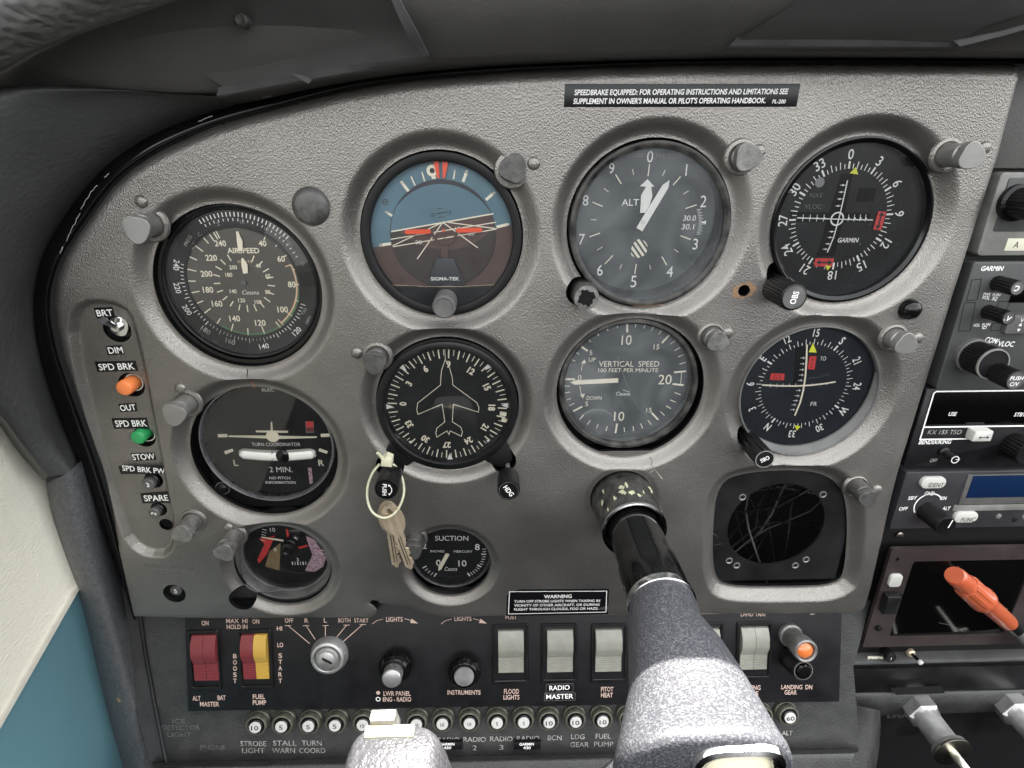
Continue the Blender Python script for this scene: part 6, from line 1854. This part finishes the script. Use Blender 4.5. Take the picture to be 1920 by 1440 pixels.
# GPS/comm
u = unit('gps_radio', 'dark grey navigation radio with three fluted knobs beside the grey panel edge', 'radio', (1790, 610), 491, 730, -6, 'radio_grey', 2.0)
t = u[0]
mb = MB()
ptxt(mb, u, 'GARMIN', (1840, 503), (1882, 503), 8.5, 'print_white', bold=.06, shear=.15)
ptxt(mb, u, 'PWR  PUSH', (1844, 551), (1876, 553), 5, 'print_white', bold=.02, shear=.1); ptxt(mb, u, 'VOL  SQ', (1842, 557), (1870, 560), 6.5, 'print_white', bold=.03, shear=.1)
ptxt(mb, u, 'VOL  PUSH', (1825, 610), (1857, 608), 5.5, 'print_white', bold=.02, shear=.1); ptxt(mb, u, 'ID', (1842, 614), (1850, 614), 5.5, 'print_white', bold=.02)
ptxt(mb, u, 'COM/', (1848, 636), (1873, 640), 9.5, 'print_white', bold=.03, shear=.1); ptxt(mb, u, 'VLOC', (1872, 644), (1902, 645), 9.5, 'print_white', bold=.03, shear=.1)
stuff(mb.build('lettering', t))
mb = MB()
for pts in ([(1808, 568), (1829, 567), (1819, 620), (1797, 621)], [(1822, 525), (1840, 523), (1832, 562), (1812, 564)], [(1872, 565), (1893, 565), (1888, 580), (1868, 580)], [(1861, 606), (1879, 606), (1875, 620), (1857, 620)]):
    P_ = [ploc(u, *p) for p in pts]
    mb.path(P_, .35, .08, 'deep_black', closed=True)
stuff(mb.build('groove', t))
mb = MB(); mb.box(ploc(u, 1900, 540)[0], 230, ploc(u, 1900, 567)[1], ploc(u, 1900, 532)[1], 0, .8, 'screen_black', .3); mb.build('display', t)
mb = MB(); mb.rbox(ploc(u, 1882, 610)[0], ploc(u, 1925, 610)[0], ploc(u, 1900, 624)[1], ploc(u, 1900, 590)[1], 0, 2.4, 'bezel_grey', 1.2, .5); bt = mb.build('transfer_button', t)
mb = MB(); ptxt(mb, u, 'V', (1914, 600), (1921, 600), 8, 'print_white', z=2.5, shear=.1); q = ploc(u, 1911, 616, 2.5)
mb.poly([(q[0]-1, q[1]+1.5), (q[0]+1, q[1]+1.5), (q[0], q[1]+3.4)], 2.5, 'print_white'); mb.poly([(q[0]-1, q[1]-.2), (q[0]+1, q[1]-.2), (q[0], q[1]-2)], 2.5, 'print_white'); stuff(mb.build('lettering', bt))
def fknob(t, u, px, py, hh, r, m='black_plastic', fl=20, texts=(), z0=0, fcol='bezel_grey', fr=None, name='knob', fd=.45):
    x, y = U(px, py, u[3]+hh); x -= u[1]; y -= u[2]
    mb = MB(); mb.lathe(x, y, [(r, z0), (r, hh-.8), (r-.3, hh-.2), (r-.8, hh)], m, n=fl*4, flute=fl, fdepth=fd, frange=(0, 1))
    k = mb.build(name, t)
    mb = MB(); mb.disc(x, y, r-.9, hh+.03, fcol, 36); mb.build('knob_face', k)
    if texts:
        mb = MB()
        for s_, dx, dy, cap, rot in texts: mb.text(s_, x+dx, y+dy, cap, hh+.1, 'print_white', rot=rot, bold=.04, shear=.12)
        stuff(mb.build('lettering', k))
    return k, x, y
k, x, y = fknob(t, u, 1908, 541, 14, 4.3, fl=16, texts=(('C', -.5, 0, 3, R(180)), ))
k, x, y = fknob(t, u, 1891, 597, 15, 4.0, fl=14, texts=(('.V', -.3, 0, 3, R(-15)), ))
k, x, y = fknob(t, u, 1862, 683, 17, 9.2, fl=34, fcol='case_black', name='outer_knob', fd=.6)
mb = MB(); mb.lathe(x, y, [(10.2, 0), (10.2, 3.0), (9.4, 3.2)], 'bezel_grey', n=60); mb.build('skirt', t)
mb = MB(); mb.lathe(x, y, [(9.2, 16.4), (9.1, 17.4), (8.4, 17.5), (8.2, 16.6)], 'radio_trim', n=60, cap=False); mb.build('rim', t)
k, x, y = fknob(t, u, 1905, 714, 30, 5.8, fl=22, texts=(('PUSH', 0, 1.6, 2.3, 0), ('C/V', -.3, -1.9, 2.3, 0)), z0=14, name='inner_knob')
# nav/comm
u = unit('nav_comm_radio', 'black radio with a white outlined display, a white transfer button and KX 155 lettering', 'radio', (1716, 800), 728, 874, -8, 'plate_black', .8)
t = u[0]
mb = MB(); P_ = [ploc(u, 1731, 796), ploc(u, 2050, 796), ploc(u, 2050, 735), ploc(u, 1754, 735)]
x0_, y0_ = P_[0]; x1_, y1_ = 238, P_[3][1]
mb.box(ploc(u, 1742, 765)[0], x1_, y0_, y1_, 0, .6, 'screen_black', .2); mb.build('display', t)
xl = ploc(u, 1741, 765)[0]
mb = MB(); mb.path([(240, y1_+.6), (xl+1.2, y1_+.6), (xl, y1_-.6), (xl, ploc(u, 1726, 823)[1]), (46, ploc(u, 1726, 823)[1])], .9, .7, 'print_white'); mb.path([(xl, ploc(u, 1735, 800)[1]), (240, ploc(u, 1735, 800)[1])], 1.0, .72, 'print_white'); mb.build('outline', t)
mb = MB(); ptxt(mb, u, 'USE', (1779, 776), (1794, 776), 7, 'print_white', z=.7, bold=.03, shear=.15); ptxt(mb, u, 'STBY', (1902, 777), (1924, 777), 7, 'print_white', z=.7, bold=.03, shear=.15)
ptxt(mb, u, 'KX 155 TSO', (1740, 810), (1803, 810), 8, 'print_worn', shear=.15, bold=0); ptxt(mb, u, 'BENDIX/KING', (1723, 829), (1784, 828), 7.5, 'print_white', bold=.05, shear=.2); ptxt(mb, u, 'OFF', (1744, 863), (1758, 863), 6.5, 'print_worn', shear=.2)
stuff(mb.build('lettering', t))
q0_, q1_ = ploc(u, 1815, 826, 4), ploc(u, 1862, 806, 4)
mb = MB(); mb.rbox(q0_[0]+1.0, q1_[0]-.6, q0_[1], q1_[1], 0, 6, 'button_white', .8, .9); bt = mb.build('transfer_button', t)
cxm, cym = (q0_[0]+q1_[0])/2+.8, (q0_[1]+q1_[1])/2-.6
mb = MB(); mb.line((cxm-2.4, cym), (cxm+2.4, cym), .5, 6.05, 'print_black'); mb.poly([(cxm-3.6, cym), (cxm-1.8, cym+.9), (cxm-1.8, cym-.9)], 6.06, 'print_black'); mb.poly([(cxm+3.6, cym), (cxm+1.8, cym+.9), (cxm+1.8, cym-.9)], 6.06, 'print_black'); stuff(mb.build('arrow_mark', bt))
x, y = U(1791, 862, u[3]+11); x -= u[1]; y -= u[2]
mb = MB(); mb.lathe(x, y, [(3.4, 0), (3.4, 2), (2.5, 3), (2.6, 10.6), (2.2, 11)], 'black_plastic', n=40); k = mb.build('knob', t)
mb = MB(); mb.ring(x, y, 2.0, 2.5, 11.05, 'print_white', 30); mb.line((x+.3, y), (x+2.8, y+.5), .4, 11.08, 'print_white'); stuff(mb.build('dial_mark', k))
k, x, y = fknob(t, u, 1930, 852, 13, 8.2, fl=22, fcol='plate_black', fd=.6)
# transponder
u = unit('transponder', 'dark transponder with white IDENT and FUNC buttons and a blue display', 'transponder', (1685, 935), 884, 990, -7, 'transponder_grey', 1.2)
t = u[0]
def pill(mb, p0, p1, z0, z1, m):
    a, b = ploc(u, *p0, z1), ploc(u, *p1, z1)
    x0_, x1_ = min(a[0], b[0]), max(a[0], b[0]); y0_, y1_ = min(a[1], b[1]), max(a[1], b[1])
    mb.rbox(x0_, x1_, y0_, y1_, z0, z1, m, (y1_-y0_)*.46, .8, 6)
mb = MB(); pill(mb, (1725, 917), (1778, 896), 0, 2.5, 'button_white'); bt = mb.build('ident_button', t)
mb = MB(); ptxt(mb, u, 'IDENT', (1741, 909.5), (1770, 909), 8, 'print_black', z=2.6, shear=.15, bold=0); stuff(mb.build('lettering', bt))
mb = MB(); pill(mb, (1787, 981), (1838, 961), 0, 2.5, 'button_white'); bt = mb.build('func_button', t)
mb = MB(); ptxt(mb, u, 'FUNC', (1802, 974.5), (1829, 974), 8, 'print_black', z=2.6, shear=.15, bold=0); stuff(mb.build('lettering', bt))
mb = MB()
a = ploc(u, 1797, 945); b = ploc(u, 1797, 890)
mb.box(a[0]-.5, 240, a[1], b[1], 0, .9, 'bezel_grey', .4); mb.build('display_frame', t)
mb = MB(); mb.box(a[0]+2.6, 240, ploc(u, 1810, 932)[1], ploc(u, 1810, 891)[1], .9, 1.1, 'screen_blue', .05); mb.build('display', t)
mb = MB(); mb.rbox(ploc(u, 1786, 953)[0], 240, ploc(u, 1790, 957.5)[1], ploc(u, 1790, 947)[1], 0, .7, 'radio_trim', .8, .2); mb.build('strip', t)
x, y = U(1740, 948, u[3]); x -= u[1]; y -= u[2]
mb = MB(); mb.ring(x, y, 8.8, 9.6, .1, 'print_white', 40, -125, 55); ptxt(mb, u, 'GND', (1734, 925), (1752, 925), 7, 'print_white', bold=.03, shear=.1); ptxt(mb, u, 'SBY', (1703, 934), (1720, 933), 6.5, 'print_white', bold=.03, shear=.1)
ptxt(mb, u, 'ON', (1763, 934), (1775, 934), 6.5, 'print_white', bold=.03, shear=.1); ptxt(mb, u, 'OFF', (1686, 954), (1702, 953.5), 6.5, 'print_white', bold=.03, shear=.1); ptxt(mb, u, 'ALT', (1767, 953), (1782, 953), 6.5, 'print_white', bold=.03, shear=.1)
stuff(mb.build('lettering', t))
x, y = U(1774, 987, u[3]+17); x -= u[1]; y -= u[2]
mb = MB(); mb.lathe(x, y, [(7.4, 0), (7.0, 1), (6.6, 16.2), (6.2, 17)], 'black_plastic', n=40); k = mb.build('mode_knob', t)
mb = MB(); mb.line((x+1.6, y-1.2), (x+3.0, y+4.8), .7, 17.05, 'print_white'); mb.add([(x+2.7, y+6.2, 1), (x+3.3, y+6.0, 1), (x+3.3, y+5.3, 16.6), (x+2.6, y+5.6, 16.6)], [(0, 1, 2, 3)], 'print_white'); stuff(mb.build('pointer_line', k))
for px, py, m in ((1872, 968, 'cap_grey'), (1903, 974, 'deep_black'), (1921, 969, 'cap_grey')):
    q = ploc(u, px, py); mb = MB(); mb.lathe(q[0], q[1], [(2.0, 0), (1.9, .4), (1.2, .7)], m, n=24); mb.build('sensor', t)
# loose screw head above the display unit
x, y = U(1690, 1006, -11)
t = thing('screw', 'small screw head between the transponder and the display frame', 'screw', x, y, -13)
mb = MB(); mb.lathe(0, 0, [(2.4, 0), (2.3, .8), (1.4, 1.2)], 'metal_bright', n=20); mb.build('head', t); mb = MB(); mb.line((-1.8, -.4), (1.8, .4), .5, 1.25, 'deep_black'); mb.build('slot', t)
# engine display unit
xl, yt_ = U(1672, 1030, -4); xb, yb_ = U(1617, 1214, -4)
t = thing('engine_display', 'unlit dark display in a flat frame with a small white button, lower right', 'display', xb, (yt_+yb_)/2, -4)
cx_, cy_ = xb, (yt_+yb_)/2
u = (t, cx_, cy_, -4)
q = lambda px, py, dz=0: ploc(u, px, py, dz)
fw = 470-cx_
mat('display_frame', (.032, .024, .023), .42, bump=.2, bscale=1500, var=.3, vscale=30, rvar=.08)
sxl, syt = q(1713, 1053); sxr = q(1898, 1150)[0]; syb = q(1667, 1195)[1]
sxl = (q(1713, 1055)[0]+q(1667, 1193)[0])/2
def fs(X, Y):
    s = np.maximum(np.maximum(-X, X-fw), np.maximum((yb_-cy_)-Y, Y-(yt_-cy_)))
    w_ = np.maximum(np.maximum(sxl-X, X-sxr), np.maximum(syb-Y, Y-syt))
    return np.maximum(s, -w_)
mb = MB(); sheet(mb, fs, lambda X, Y: X*0, -1, fw+1, yb_-cy_-1, yt_-cy_+1, 2.0, 3, 'display_frame'); mb.build('frame', t)
mb = MB(); mb.box(sxl-1, sxr+1, syb-1, syt+1, -4, -1.2, 'screen_black', .1); mb.build('screen', t)
a = q(1682, 1099, 2); b = q(1678, 1079, 2)
mb = MB(); mb.rbox(q(1667, 1090, 2)[0]+.6, q(1692, 1090, 2)[0]-.2, q(1680, 1101, 2)[1], q(1680, 1079, 2)[1], 0, 2.2, 'button_white', 2.4, .7); mb.build('white_button', t)
mb = MB(); mb.box(q(1655, 1140)[0], q(1682, 1140)[0], q(1670, 1150)[1], q(1670, 1112)[1], 0, .8, 'black_paint', .2); mb.build('toggle_seat', t)
mb = MB(); mb.box(q(1661, 1135, 6)[0], q(1686, 1135, 6)[0], q(1670, 1152, 6)[1], q(1670, 1120, 6)[1], .8, 6.5, 'black_paint', 1.6); mb.build('rocker', t)
for px, py in ((1685, 1050), (1648, 1178)):
    a = q(px, py, 1); mb = MB(); mb.lathe(a[0], a[1], [(2.2 if py > 1100 else 1.4, 0), (2.2 if py > 1100 else 1.4, 1.8 if py > 1100 else .2), (1.2, 2.3 if py > 1100 else .25)], 'black_plastic', n=24); mb.build('stud', t)
a = q(1710, 1168); mb = MB(); mb.path([q(1760, 1168, -1), q(1782, 1172, -1), q(1800, 1180, -1), q(1808, 1186, -1)], .25, -1.15, 'print_faint'); mb.build('scratch', t)
# orange cable plug, held in front of the display
t = thing('orange_plug', 'bright orange cable plug with a ribbed collar hanging in front of the dark display', 'plug', 0, 0, 0)
A0 = Vector(P3(1903, 1178, 8)); A2 = Vector(P3(1789, 1078, 26))
def sweep(mb, prof, P0, P1, m, n=48, flute=0, fd=0, rng=(0, 0)):
    d = (P1-P0); L = d.length; d.normalize()
    u_ = d.cross(Vector((0, 1, 0))).normalized(); w_ = d.cross(u_)
    vs = []; fs_ = []
    for qi, (r, s) in enumerate(prof):
        r *= .9
        for i in range(n):
            a = 2*PI*i/n; rr = r-(fd if flute and rng[0] <= qi <= rng[1] and math.cos(a*flute) < -.2 else 0)
            vs.append(P0+d*(s*L)+(u_*math.cos(a)+w_*math.sin(a))*rr)
    for k_ in range(len(prof)-1):
        for i in range(n):
            j = (i+1) % n; fs_.append((k_*n+i, k_*n+j, (k_+1)*n+j, (k_+1)*n+i))
    fs_.append(tuple((len(prof)-1)*n+i for i in range(n))); fs_.append(tuple(reversed(range(n))))
    mb.add(vs, fs_, m)
mb = MB(); sweep(mb, [(5.8, .10), (6.3, .14), (6.6, .30), (6.9, .52), (7.2, .58)], A0, A2, 'plug_orange'); mb.build('body', t)
mb = MB(); sweep(mb, [(8.8, .54), (9.4, .56), (9.4, .60), (8.7, .62), (8.7, .80), (8.0, .83)], A0, A2, 'plug_orange', n=96, flute=9, fd=.5, rng=(3, 5)); mb.build('ribbed_collar', t)
mb = MB(); sweep(mb, [(6.9, .82), (6.9, .96), (6.5, .99), (5.9, 1.0), (4.8, 1.0)], A0, A2, 'plug_orange'); mb.build('nose', t)
mb = MB(); sweep(mb, [(6.0, .0), (6.3, .04), (6.3, .12)], A0, A2, 'black_plastic'); mb.build('gland', t)
mb = MB(); mb.tube([tuple(A0+(A2-A0)*.1), tuple(A0+(A2-A0)*-.08), tuple(A0+Vector((16, -16, 1))), tuple(A0+Vector((50, -34, 4)))], 4.0, 'hose_grey', n=16); mb.build('cable', t)
# items under the display
x, y = U(1670, 1237, -9)
t = thing('tach_label', 'pale label reading TACH on the ledge under the display', 'sticker', x, y, -9)
mb = MB(); mb.prism([(a[0]-x, a[1]-y) for a in (U(1625, 1243, -8), U(1657, 1242, -8), U(1655, 1232, -8), U(1628, 1232, -8))], 0, 1.2, 'label_paper', .1); mb.build('paper', t)
mb = MB(); mb.textpx('TACH', (1629, 1238), (1657, 1237), 7, 1.3, 'print_black', ox=x, oy=y, hw=-7.7, shear=.1); stuff(mb.build('lettering', t))
x, y = U(1671, 1235, -2)
t = thing('dimmer_knob', 'tiny black knob with a white line beside the TACH label', 'knob', x, y, -10)
mb = MB(); mb.lathe(0, 0, [(4.2, 0), (4.2, 7), (3.8, 8)], 'black_plastic', n=40); mb.build('body', t); mb = MB(); mb.line((0, -1.2), (0, 1.2), .4, 8.05, 'print_white'); mb.build('pointer_line', t)
t = thing('toggle_switch', 'thin toggle lever with a bright tip under the dark display', 'toggle switch', *U(1706, 1222, -10), -10)
mb = MB(); x, y = U(1706, 1222, -10); p1 = U(1725, 1241, 4)
mb.tube([(0, 0, 1), (p1[0]-x, p1[1]-y, 14)], [1.0, 1.3], 'black_gloss', n=14); mb.lathe(0, 0, [(3.2, 0), (3.0, 2), (2, 3)], 'brass', n=20); mb.build('lever', t)
mb = MB(); mb.lathe(p1[0]-x, p1[1]-y, [(1.2, 12.8), (1.9, 13.8), (1.8, 15.2), (.8, 15.9)], 'button_white', n=20); mb.build('tip', t)
# throttle and propeller control shafts
def pushrod(px0, py0, label, dx=0):
    x, y = U(px0, py0, -2)
    t = thing('engine_control', label, 'engine control', x, y, -13, 'engine controls in the lower right corner')
    mb = MB(); mb.lathe(0, 0, [(12.6, 0), (12.6, 13.0), (10.8, 15.0)], 'alum', n=6); mb.build('hex_nut', t, smooth=20)
    mb = MB(); mb.lathe(0, 0, [(10.6, 14), (9.4, 16.5), (9.4, 40)], 'alum', n=48); mb.build('sleeve', t)
    mb = MB(); mb.lathe(0, 0, [(11.0, 37), (12.6, 38), (12.7, 40.6), (12.0, 41.4)], 'bezel_grey', n=72, flute=36, fdepth=.2, frange=(0, 2)); mb.build('knurled_lock', t)
    mb = MB(); mb.lathe(0, 0, [(13.2, 41), (13.5, 41.5), (13.4, 42.6), (12.6, 43)], 'metal_bright', n=60); mb.build('disc', t)
    mb = MB(); mb.lathe(0, 0, [(3.2, 42), (3.2, 56), (2.9, 56.4), (2.9, 110)], 'metal_bright', n=32); mb.build('rod', t)
pushrod(1731, 1338, 'silver throttle control with hex nut, sleeve and bright disc')
pushrod(1905, 1334, 'silver propeller control cut by the right edge of the picture')
# ------------------------------------------------------------------ control column and yoke
ax_, ay_ = U(1190, 996, 30)
Y = lambda px, py, h: (U(px, py, h)[0]-ax_, U(px, py, h)[1]-ay_, h)
yoke = thing('control_yoke', 'control yoke with black column, chrome ring and sunlit grey crackle finished hub', 'control yoke', ax_, ay_, 0)
mb = MB(); mb.lathe(0, 0, [(20.6, -6), (20.2, 2), (19.6, 12), (18.9, 28), (18.5, 29.2), (17.6, 29.4), (17.2, 27), (17.2, 0)], 'worn_black', n=80, cap=False); sl = mb.build('guide_sleeve', yoke)
mb = MB(); mb.lathe(0, 0, [(18.7, 27.6), (19.2, 28.4), (19.1, 29.8), (18.2, 30.1), (17.4, 29.6)], 'chrome', n=80, cap=False); mb.build('rim', sl)
mb = MB()
for i in range(15):
    a = random.uniform(.4, 2.7); zz = random.uniform(4, 25); r = 20.25-zz*.045+.08
    w = random.uniform(.03, .13); hz = random.uniform(.5, 3.6)
    n = 11; vs = [(r*math.cos(a), r*math.sin(a), zz)]
    for k in range(n):
        b = 2*PI*k/n; ra = random.uniform(.35, 1.15)
        aa = a+w*math.cos(b)*ra; z2 = zz+hz*math.sin(b)*ra; r2 = 20.25-z2*.045+.08
        vs.append((r2*math.cos(aa), r2*math.sin(aa), z2))
    mb.add(vs, [(0, k+1, (k+1) % n+1) for k in range(n)], 'paint_chips' if 'paint_chips' in MATS else 'scratch')
c = mb.build('paint_chip', sl); c['kind'] = 'stuff'
mb = MB(); mb.lathe(0, 0, [(15.0, -10), (15.0, 68)], 'black_gloss', n=80, cap=False); mb.build('column', yoke)
mb = MB(); mb.lathe(.3, -.3, [(15.0, 59.6), (15.9, 60.0), (16.1, 61), (16.1, 84), (15.8, 85)], 'black_gloss', n=80); mb.build('column_collar', yoke)
mb = MB(); mb.lathe(.4, -.4, [(15.8, 84), (16.7, 84.8), (17.0, 87), (16.9, 89), (16.0, 89.6)], 'chrome', n=80); mb.build('chrome_ring', yoke)
# hub: superelliptic sections that widen towards the pilot
def sect(cx, cy, rx, ry, h, n=64, e=2.0, flat=0):
    out = []
    for i in range(n):
        a = 2*PI*i/n; c_, s_ = math.cos(a), math.sin(a)
        out.append((cx+rx*abs(c_)**(2/e)*(1 if c_ >= 0 else -1), cy+ry*abs(s_)**(2/e)*(1 if s_ >= 0 else -1), h))
    return out
def skin(mb, rows, m, cap=True):
    n = len(rows[0])
    vs = [p for r in rows for p in r]
    fs = [(k*n+i, k*n+(i+1) % n, (k+1)*n+(i+1) % n, (k+1)*n+i) for k in range(len(rows)-1) for i in range(n)]
    if cap: fs.append(tuple((len(rows)-1)*n+i for i in range(n)))
    return mb.add(vs, fs, m)
secs = [(0, 0, 15.4, 15.4, 88, 2), (0, 0, 16.2, 16.2, 90, 2), (-.6, -.2, 16.8, 16.6, 95, 2), (-2.2, -1, 17.6, 17.6, 105, 2.1), (-1.6, -1.8, 21.2, 19.4, 120, 2.4), (-2.1, -2.6, 23.8, 20.4, 135, 2.7), (-4.5, -3.0, 27.6, 22.0, 150, 2.9), (-7.2, -3.0, 31.0, 24.2, 165, 3.0),
        (-8.0, -2.6, 32.2, 25.6, 171, 3.0), (-8.0, -2.4, 31.6, 25.4, 174.5, 3.0), (-8.0, -2.6, 29.0, 23.4, 176, 3.0)]
mat('yoke_finish', (.0315, .0325, .036), .40, spec=.25, bump=1.0, bscale=1000, bdist=.32, detail=2, var=.9, vscale=1000, vcol=(.105, .107, .113), rvar=.08)
MATS['yoke_finish'].node_tree.nodes['Color Ramp'].color_ramp.elements[0].position = .47
for _n in MATS['yoke_finish'].node_tree.nodes:
    if _n.type == 'MIX': _n.inputs[6].default_value = (.036, .037, .043, 1)
mb = MB(); skin(mb, [sect(a, b, c_, d, h_, e=e) for a, b, c_, d, h_, e in secs], 'yoke_finish'); hub = mb.build('hub', yoke, smooth=60)
mb = MB()
rows = [sect(2, 4.6, 16.6, 15.4, 175.6, e=3.6), sect(2, 4.6, 16.2, 15.0, 178, e=3.6), sect(2, 4.6, 14.6, 13.4, 178.8, e=3.6), sect(2, 4.6, 12.6, 11.4, 177.6, e=3.4), sect(2, 4.6, 12.0, 10.8, 176, e=3.2)]
skin(mb, rows, 'chrome', cap=False); mb.build('emblem_rim', hub)
mb = MB(); rows = [sect(2, 4.6, 12.1, 10.9, 176, e=3.2), sect(2, 4.6, 10.4, 9.2, 177.8, e=3.0), sect(2, 4.6, 6, 5, 179, e=2.6), sect(2, 4.6, 2, 2, 179.2, e=2)]; skin(mb, rows, 'emblem_cream'); mb.build('emblem', hub)
q = Y(1332, 1309, 118)
mb = MB(); 
for k_ in range(24):
    a = 2*PI*k_/24
    for rr_, up in ((3.0, .0), (2.5, .7), (1.5, .7), (1.1, -.3)): mb.v.append((1.0+rr_*math.cos(a), 17.9+up, 158+rr_*math.sin(a)))
i0 = mb.mi('yoke_finish')
for k_ in range(24):
    j_ = (k_+1) % 24
    for q_ in range(3): mb.f.append((k_*4+q_, k_*4+q_+1, j_*4+q_+1, j_*4+q_)); mb.m.append(i0)

mb.build('hub_screw', hub)
# horns: the arm drops below the picture and rises to the left grip
L0 = Y(737, 1440, 160)
def capsule_path(mb, pts, rad, m, n=28):
    mb.tube(pts, rad, m, n=n)
arm = [(-14, -16, 160), (-34, -40, 160), (-60, -62, 162), (-95, -70, 160), (L0[0]+4, L0[1]-46, 158), (L0[0], L0[1]-26, 156)]
mb = MB(); mb.tube(arm, [15, 15, 14, 14, 15, 15], 'yoke_finish', n=28); mb.build('arm', yoke, smooth=60)
# left horn: rounded block, sloping shoulders, seen from above
gx = lambda px, py, h: Y(px, py, h)
mat('horn_finish', (.05, .05, .054), .38, spec=.3, bump=1.0, bscale=560, bdist=.9, detail=2, var=.8, vscale=560, vcol=(.022, .022, .026), rvar=.08)
mb = MB()
T = Y(737, 1366, 140); S = Y(737, 1372, 168)
cxh, cyh = L0[0]+.5, L0[1]
w0 = abs(Y(848, 1440, 165)[0]-Y(626, 1440, 165)[0])/2
top_y = Y(737, 1366, 150)[1]
rows = []
pro = [(-34, 1.12), (-20, 1.06), (-8, 1.0), (0, .93), (5, .86), (8.5, .80), (10.6, .73), (11.6, .64)]
yc = top_y-11.6
for dy, k in pro:
    rw = w0*k; rd = 15*(.6+.4*k)
    n = 48; r_ = []
    for i in range(n):
        a = 2*PI*i/n; c_, s_ = math.cos(a), math.sin(a); e = 4.0
        r_.append((cxh+rw*abs(c_)**(2/e)*(1 if c_ >= 0 else -1), yc+dy, 162+rd*abs(s_)**(2/e)*(1 if s_ >= 0 else -1)))
    rows.append(r_)
skin(mb, rows, 'horn_finish'); horn = mb.build('left_horn', yoke, smooth=60)
mb = MB()
x0_ = Y(682, 1360, 152)[0]; x1_ = Y(775, 1360, 152)[0]
mb.box(x0_, x1_, top_y-2, top_y+.8, 149, 154, 'seam_plastic', .8, back=True); mb.build('seam_lip', horn)
mb = MB()
x0_ = Y(692, 1345, 146)[0]; x1_ = Y(742, 1345, 146)[0]
mb.prism([(x0_, top_y-3), (x1_+1.5, top_y-3), (x1_, top_y+3.0), (x0_+.8, top_y+3.0)], 144, 149, 'cap_grey', 1.2, back=True); mb.build('clip', horn)
mb = MB()
mb.tube([(cxh+4, top_y, 168), (cxh+1, top_y-6, 174.5), (cxh-6, top_y-26, 177.5)], .8, 'horn_finish', n=8); mb.build('casting_ridge', horn)

# ------------------------------------------------------------------ key ring on the heading knob
hh = 16
t = thing('cable_tie', 'pale yellow plastic cable tie looped round the left heading knob', 'cable tie', *U(722, 912, hh), hh)
ox, oy = U(722, 912, hh)
K = lambda px, py, h: (U(px, py, h)[0]-ox, U(px, py, h)[1]-oy, h-hh)
ctl = [(712, 870, 10), (698, 888, 12), (689, 915, 15), (690, 942, 18), (701, 963, 20), (722, 971, 20), (742, 960, 18), (755, 935, 15), (757, 910, 12), (749, 885, 10), (735, 868, 9)]
pts = []
for i in range(len(ctl)-1):
    for s in range(5):
        f = s/5; p0, p1, p2, p3 = ctl[max(0, i-1)], ctl[i], ctl[i+1], ctl[min(len(ctl)-1, i+2)]
        c_ = tuple(.5*((2*p1[q])+(-p0[q]+p2[q])*f+(2*p0[q]-5*p1[q]+4*p2[q]-p3[q])*f*f+(-p0[q]+3*p1[q]-3*p2[q]+p3[q])*f**3) for q in range(3))
        pts.append(K(*c_))
mb = MB(); mb.tube(pts, .78, 'tie_plastic', n=10); mb.build('loop', t)
mb = MB(); q = K(724, 866, 14); mb.prism([(q[0]-3.4, q[1]-2.6), (q[0]+3.0, q[1]-3.4), (q[0]+3.6, q[1]+1.6), (q[0]+.4, q[1]+3.4), (q[0]-2.6, q[1]+1.6)], -8, -1, 'tie_plastic', .8, back=True); mb.build('lock_head', t)
mb = MB(); a, b = K(719, 861, 12), K(708, 849, 15); mb.tube([a, b], [1.3, .9], 'tie_plastic', n=10); mb.build('tail', t)
def key(ox_, oy_, h, rot, label, m, lift):
    t = thing('key', label, 'key', ox_, oy_, h, rot=rot)
    hole = (0, -3.2)
    n = 40; bow = []
    for i in range(n):
        a = 2*PI*i/n
        bow.append((6.3*math.cos(a)*(1+.06*math.cos(2*a)), -6.5+8.2*math.sin(a)))
    def s_(X, Y_):
        e = np.hypot(X/6.3, (Y_+6.5)/8.2)-1
        e = e*6.3
        blade = np.maximum(np.abs(X-.2)-2.9, np.maximum(Y_+12, -34-Y_))
        bite = .9+.8*np.sin(Y_*1.1)+.5*np.sin(Y_*2.3+1)
        blade = np.maximum(blade, X-(2.9-np.clip(bite, 0, 2)*(Y_ < -17)))
        blade = np.maximum(blade, (-34-Y_)+np.abs(X)*.9-.4)
        e = np.minimum(e, blade)
        return np.maximum(e, -(np.hypot(X/1.0, (Y_+2.0)/1.0)-1.7))
    mb = MB(); sheet(mb, s_, lambda X, Y_: X*0+.12*np.sin(X*1.4), -7.5, 7.5, -36, 3, .35, 1.6, m)
    mb.v = [(a*1.06, b*1.36, c) for a, b, c in mb.v]; mb.build('blade', t, smooth=40)
    mb = MB()
    mb.line((-.9, -22), (-.9, -42), .5, .14, 'crack'); mb.line((.7, -20), (.7, -42.5), .4, .14, 'crack'); mb.build('groove', t)
kx, ky = U(728, 955, 19)
key(kx, ky, 18, R(13), 'worn brass key hanging in front from the cable tie', 'brass', 0)
key(kx-1.6, ky-.5, 14, R(3), 'second worn brass key hanging behind the first', 'brass', 0)
